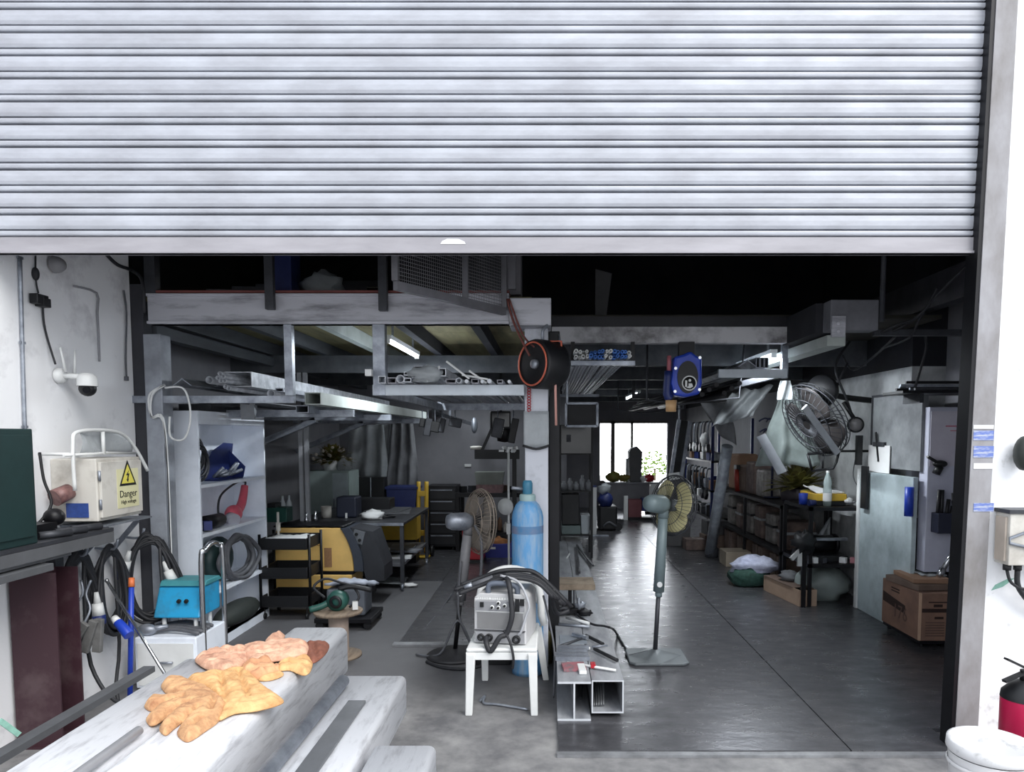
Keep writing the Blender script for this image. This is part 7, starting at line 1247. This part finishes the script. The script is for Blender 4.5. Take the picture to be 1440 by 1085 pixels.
# white bucket with lid, fire extinguisher
ctr = F(1392, 1075, .5); zl = .52; c1 = F(1390, 1052, zl); c1.z = 0
rb = .17
bx_, by_ = P(1394, 1050, 3.0).x, 3.0; zl = P(1390, 1045, 3.0).z
t = thing('white_bucket', 'large white lidded bucket in front of the right jamb', 'bucket', (bx_, by_, 0)); MB().lathe([(0, 0), (.145, 0), (.165, zl-.05), (.165, zl-.045)], (bx_, by_, 0), n=36).build('bucket_body', M('bucket_white', (228, 228, 230), .5, rgb2=(186, 186, 186), scale=12, thr=(.3, .45)), t); MB().lathe([(0, zl+.003), (.05, zl+.003), (.055, zl-.001), (.06, zl+.003), (.145, zl+.003), (.155, zl+.012), (.172, zl+.008), (.175, zl-.03), (.168, zl-.04)], (bx_, by_, 0), n=36).build('lid', MATS['bucket_white'], t); MB().lathe([(.166, zl-.1), (.172, zl-.095), (.172, zl-.085), (.167, zl-.08)], (bx_, by_, 0), n=36).build('rim_ring', MATS['bucket_white'], t)
ex, ey = P(1433, 1010, 3.3).x+.06, 3.36; zt_ = P(1430, 988, 3.3).z
t = thing('fire_extinguisher', 'crimson red fire extinguisher standing behind the white bucket', 'fire extinguisher', (ex, ey, 0)); rE = .1
MB().lathe([(0, 0), (rE, 0), (rE, zt_-.0)], (ex, ey, 0), n=30).build('cylinder_body', crim, t); MB().lathe([(rE+.001, zt_+.001), (rE*.97, zt_+.03), (rE*.6, zt_+.07), (.03, zt_+.09), (0, zt_+.09)], (ex, ey, 0), n=30).build('shoulder', black, t); v = MB().cyl((ex, ey, zt_+.09), (ex, ey, zt_+.14), .022).build('valve', black, t)
MB().bar((ex-.0, ey, zt_+.13), (ex-.12, ey-.03, zt_+.095), .025, .012).build('lower_handle', black, v); MB().bar((ex-.0, ey, zt_+.15), (ex-.115, ey-.03, zt_+.205), .025, .01).build('lever', black, v); MB().bar((ex-.0, ey, zt_+.13), (ex+.06, ey, zt_+.18), .025, .012).build('lever_pivot', black, v)
# ================================================================ OPEN MESH GATE UNDER THE SHUTTER AND THE DARK LOFT
g0_, g1_ = P(556, 400, 4.12), P(709, 439, 4.98); zg = (g0_.z+g1_.z)/2; g0_.z = g1_.z = zg; up_ = 1.3; dg = (g1_-g0_)
t = thing('mesh_gate', 'grey framed wire mesh gate swung open above the front beam', 'gate', (g1_+g0_)/2); m = MB(); fr = M('gate_frame_grey', (120, 120, 126), .55, .2, var=.35)
for a, b in ((g0_, g1_), (g0_+Vector((0, 0, up_)), g1_+Vector((0, 0, up_)))): MB().bar(a, b, .035, .05).build('rail', fr, t)
for k in (0.0, .6, 1.0): p = g0_.lerp(g1_, k)+Vector((0, 0, .026)); MB().bar(p, p+Vector((0, 0, up_-.05)), .035, .04, (0, 1, 0)).build('stile', fr, t)
m = MB()
for i in range(1, 58): p = g0_.lerp(g1_, i/58); m.bar(p, p+Vector((0, 0, up_)), .003, .003, (0, 1, 0))
for i in range(1, 60): z = i*up_/60; m.bar(g0_+Vector((0, 0, z)), g1_+Vector((0, 0, z)), .003, .003)
m.build('wire_mesh', fr, t)
hp = g1_+Vector((.03, .0, 0)); MB().box(hp.x, hp.x+.05, hp.y+.0, hp.y+.05, zt+.025, zg+up_).build('hinge_post', fr, t)
x0, x1 = P(712, 390, YB+.3).x, P(733, 390, YB+.3).x; one(MB().box(x0, x1, YB+.2, YB+.5, zt+.03, zt+1.1), 'loft_sheet', M('loft_panel_grey', (120, 118, 124), .6), 'grey panel standing on the loft right of the mesh gate', 'panel')
for i, (px, py, lab) in enumerate(((452, 398, 'pale crumpled bag at the edge of the dark loft above the front beam'),)):
    q = P(px, py, 5.4); one(MB().sphere((q.x, q.y, zt+.13), .11, (1.4, 1, .9), jit=.5, seed=2, fl=-.1), 'loft_bag', plas, lab, 'bag')
q = P(398, 385, 5.3); one(MB().box(q.x-.06, q.x+.06, 5.3, 5.5, zt+.024, zt+.5), 'loft_case', navy, 'dark blue case standing on the loft beside the left railing post', 'case')
m = MB()
for i in range(4): m.bar((-2.5+.1*i, 5.3+.2*i, zt+.06+.06*i), (-1.6+.05*i, 5.6+.2*i, zt+.1+.07*i), .05, .05)
one(m, 'loft_timber', steeld, 'dark loose lengths lying on the loft at the left', 'lengths')['kind'] = 'stuff'
q = P(845, 400, 6.6); one(MB().prism([(q.x-.05, 2.66+.03), (q.x+.04, 2.69), (q.x+.1, q.z+.1), (q.x-.05, q.z+.14)], 'y', 6.6, 6.64), 'loft_board', M('loft_board', (110, 110, 112), .7), 'pale pointed board standing in the dark loft right of the column', 'board')
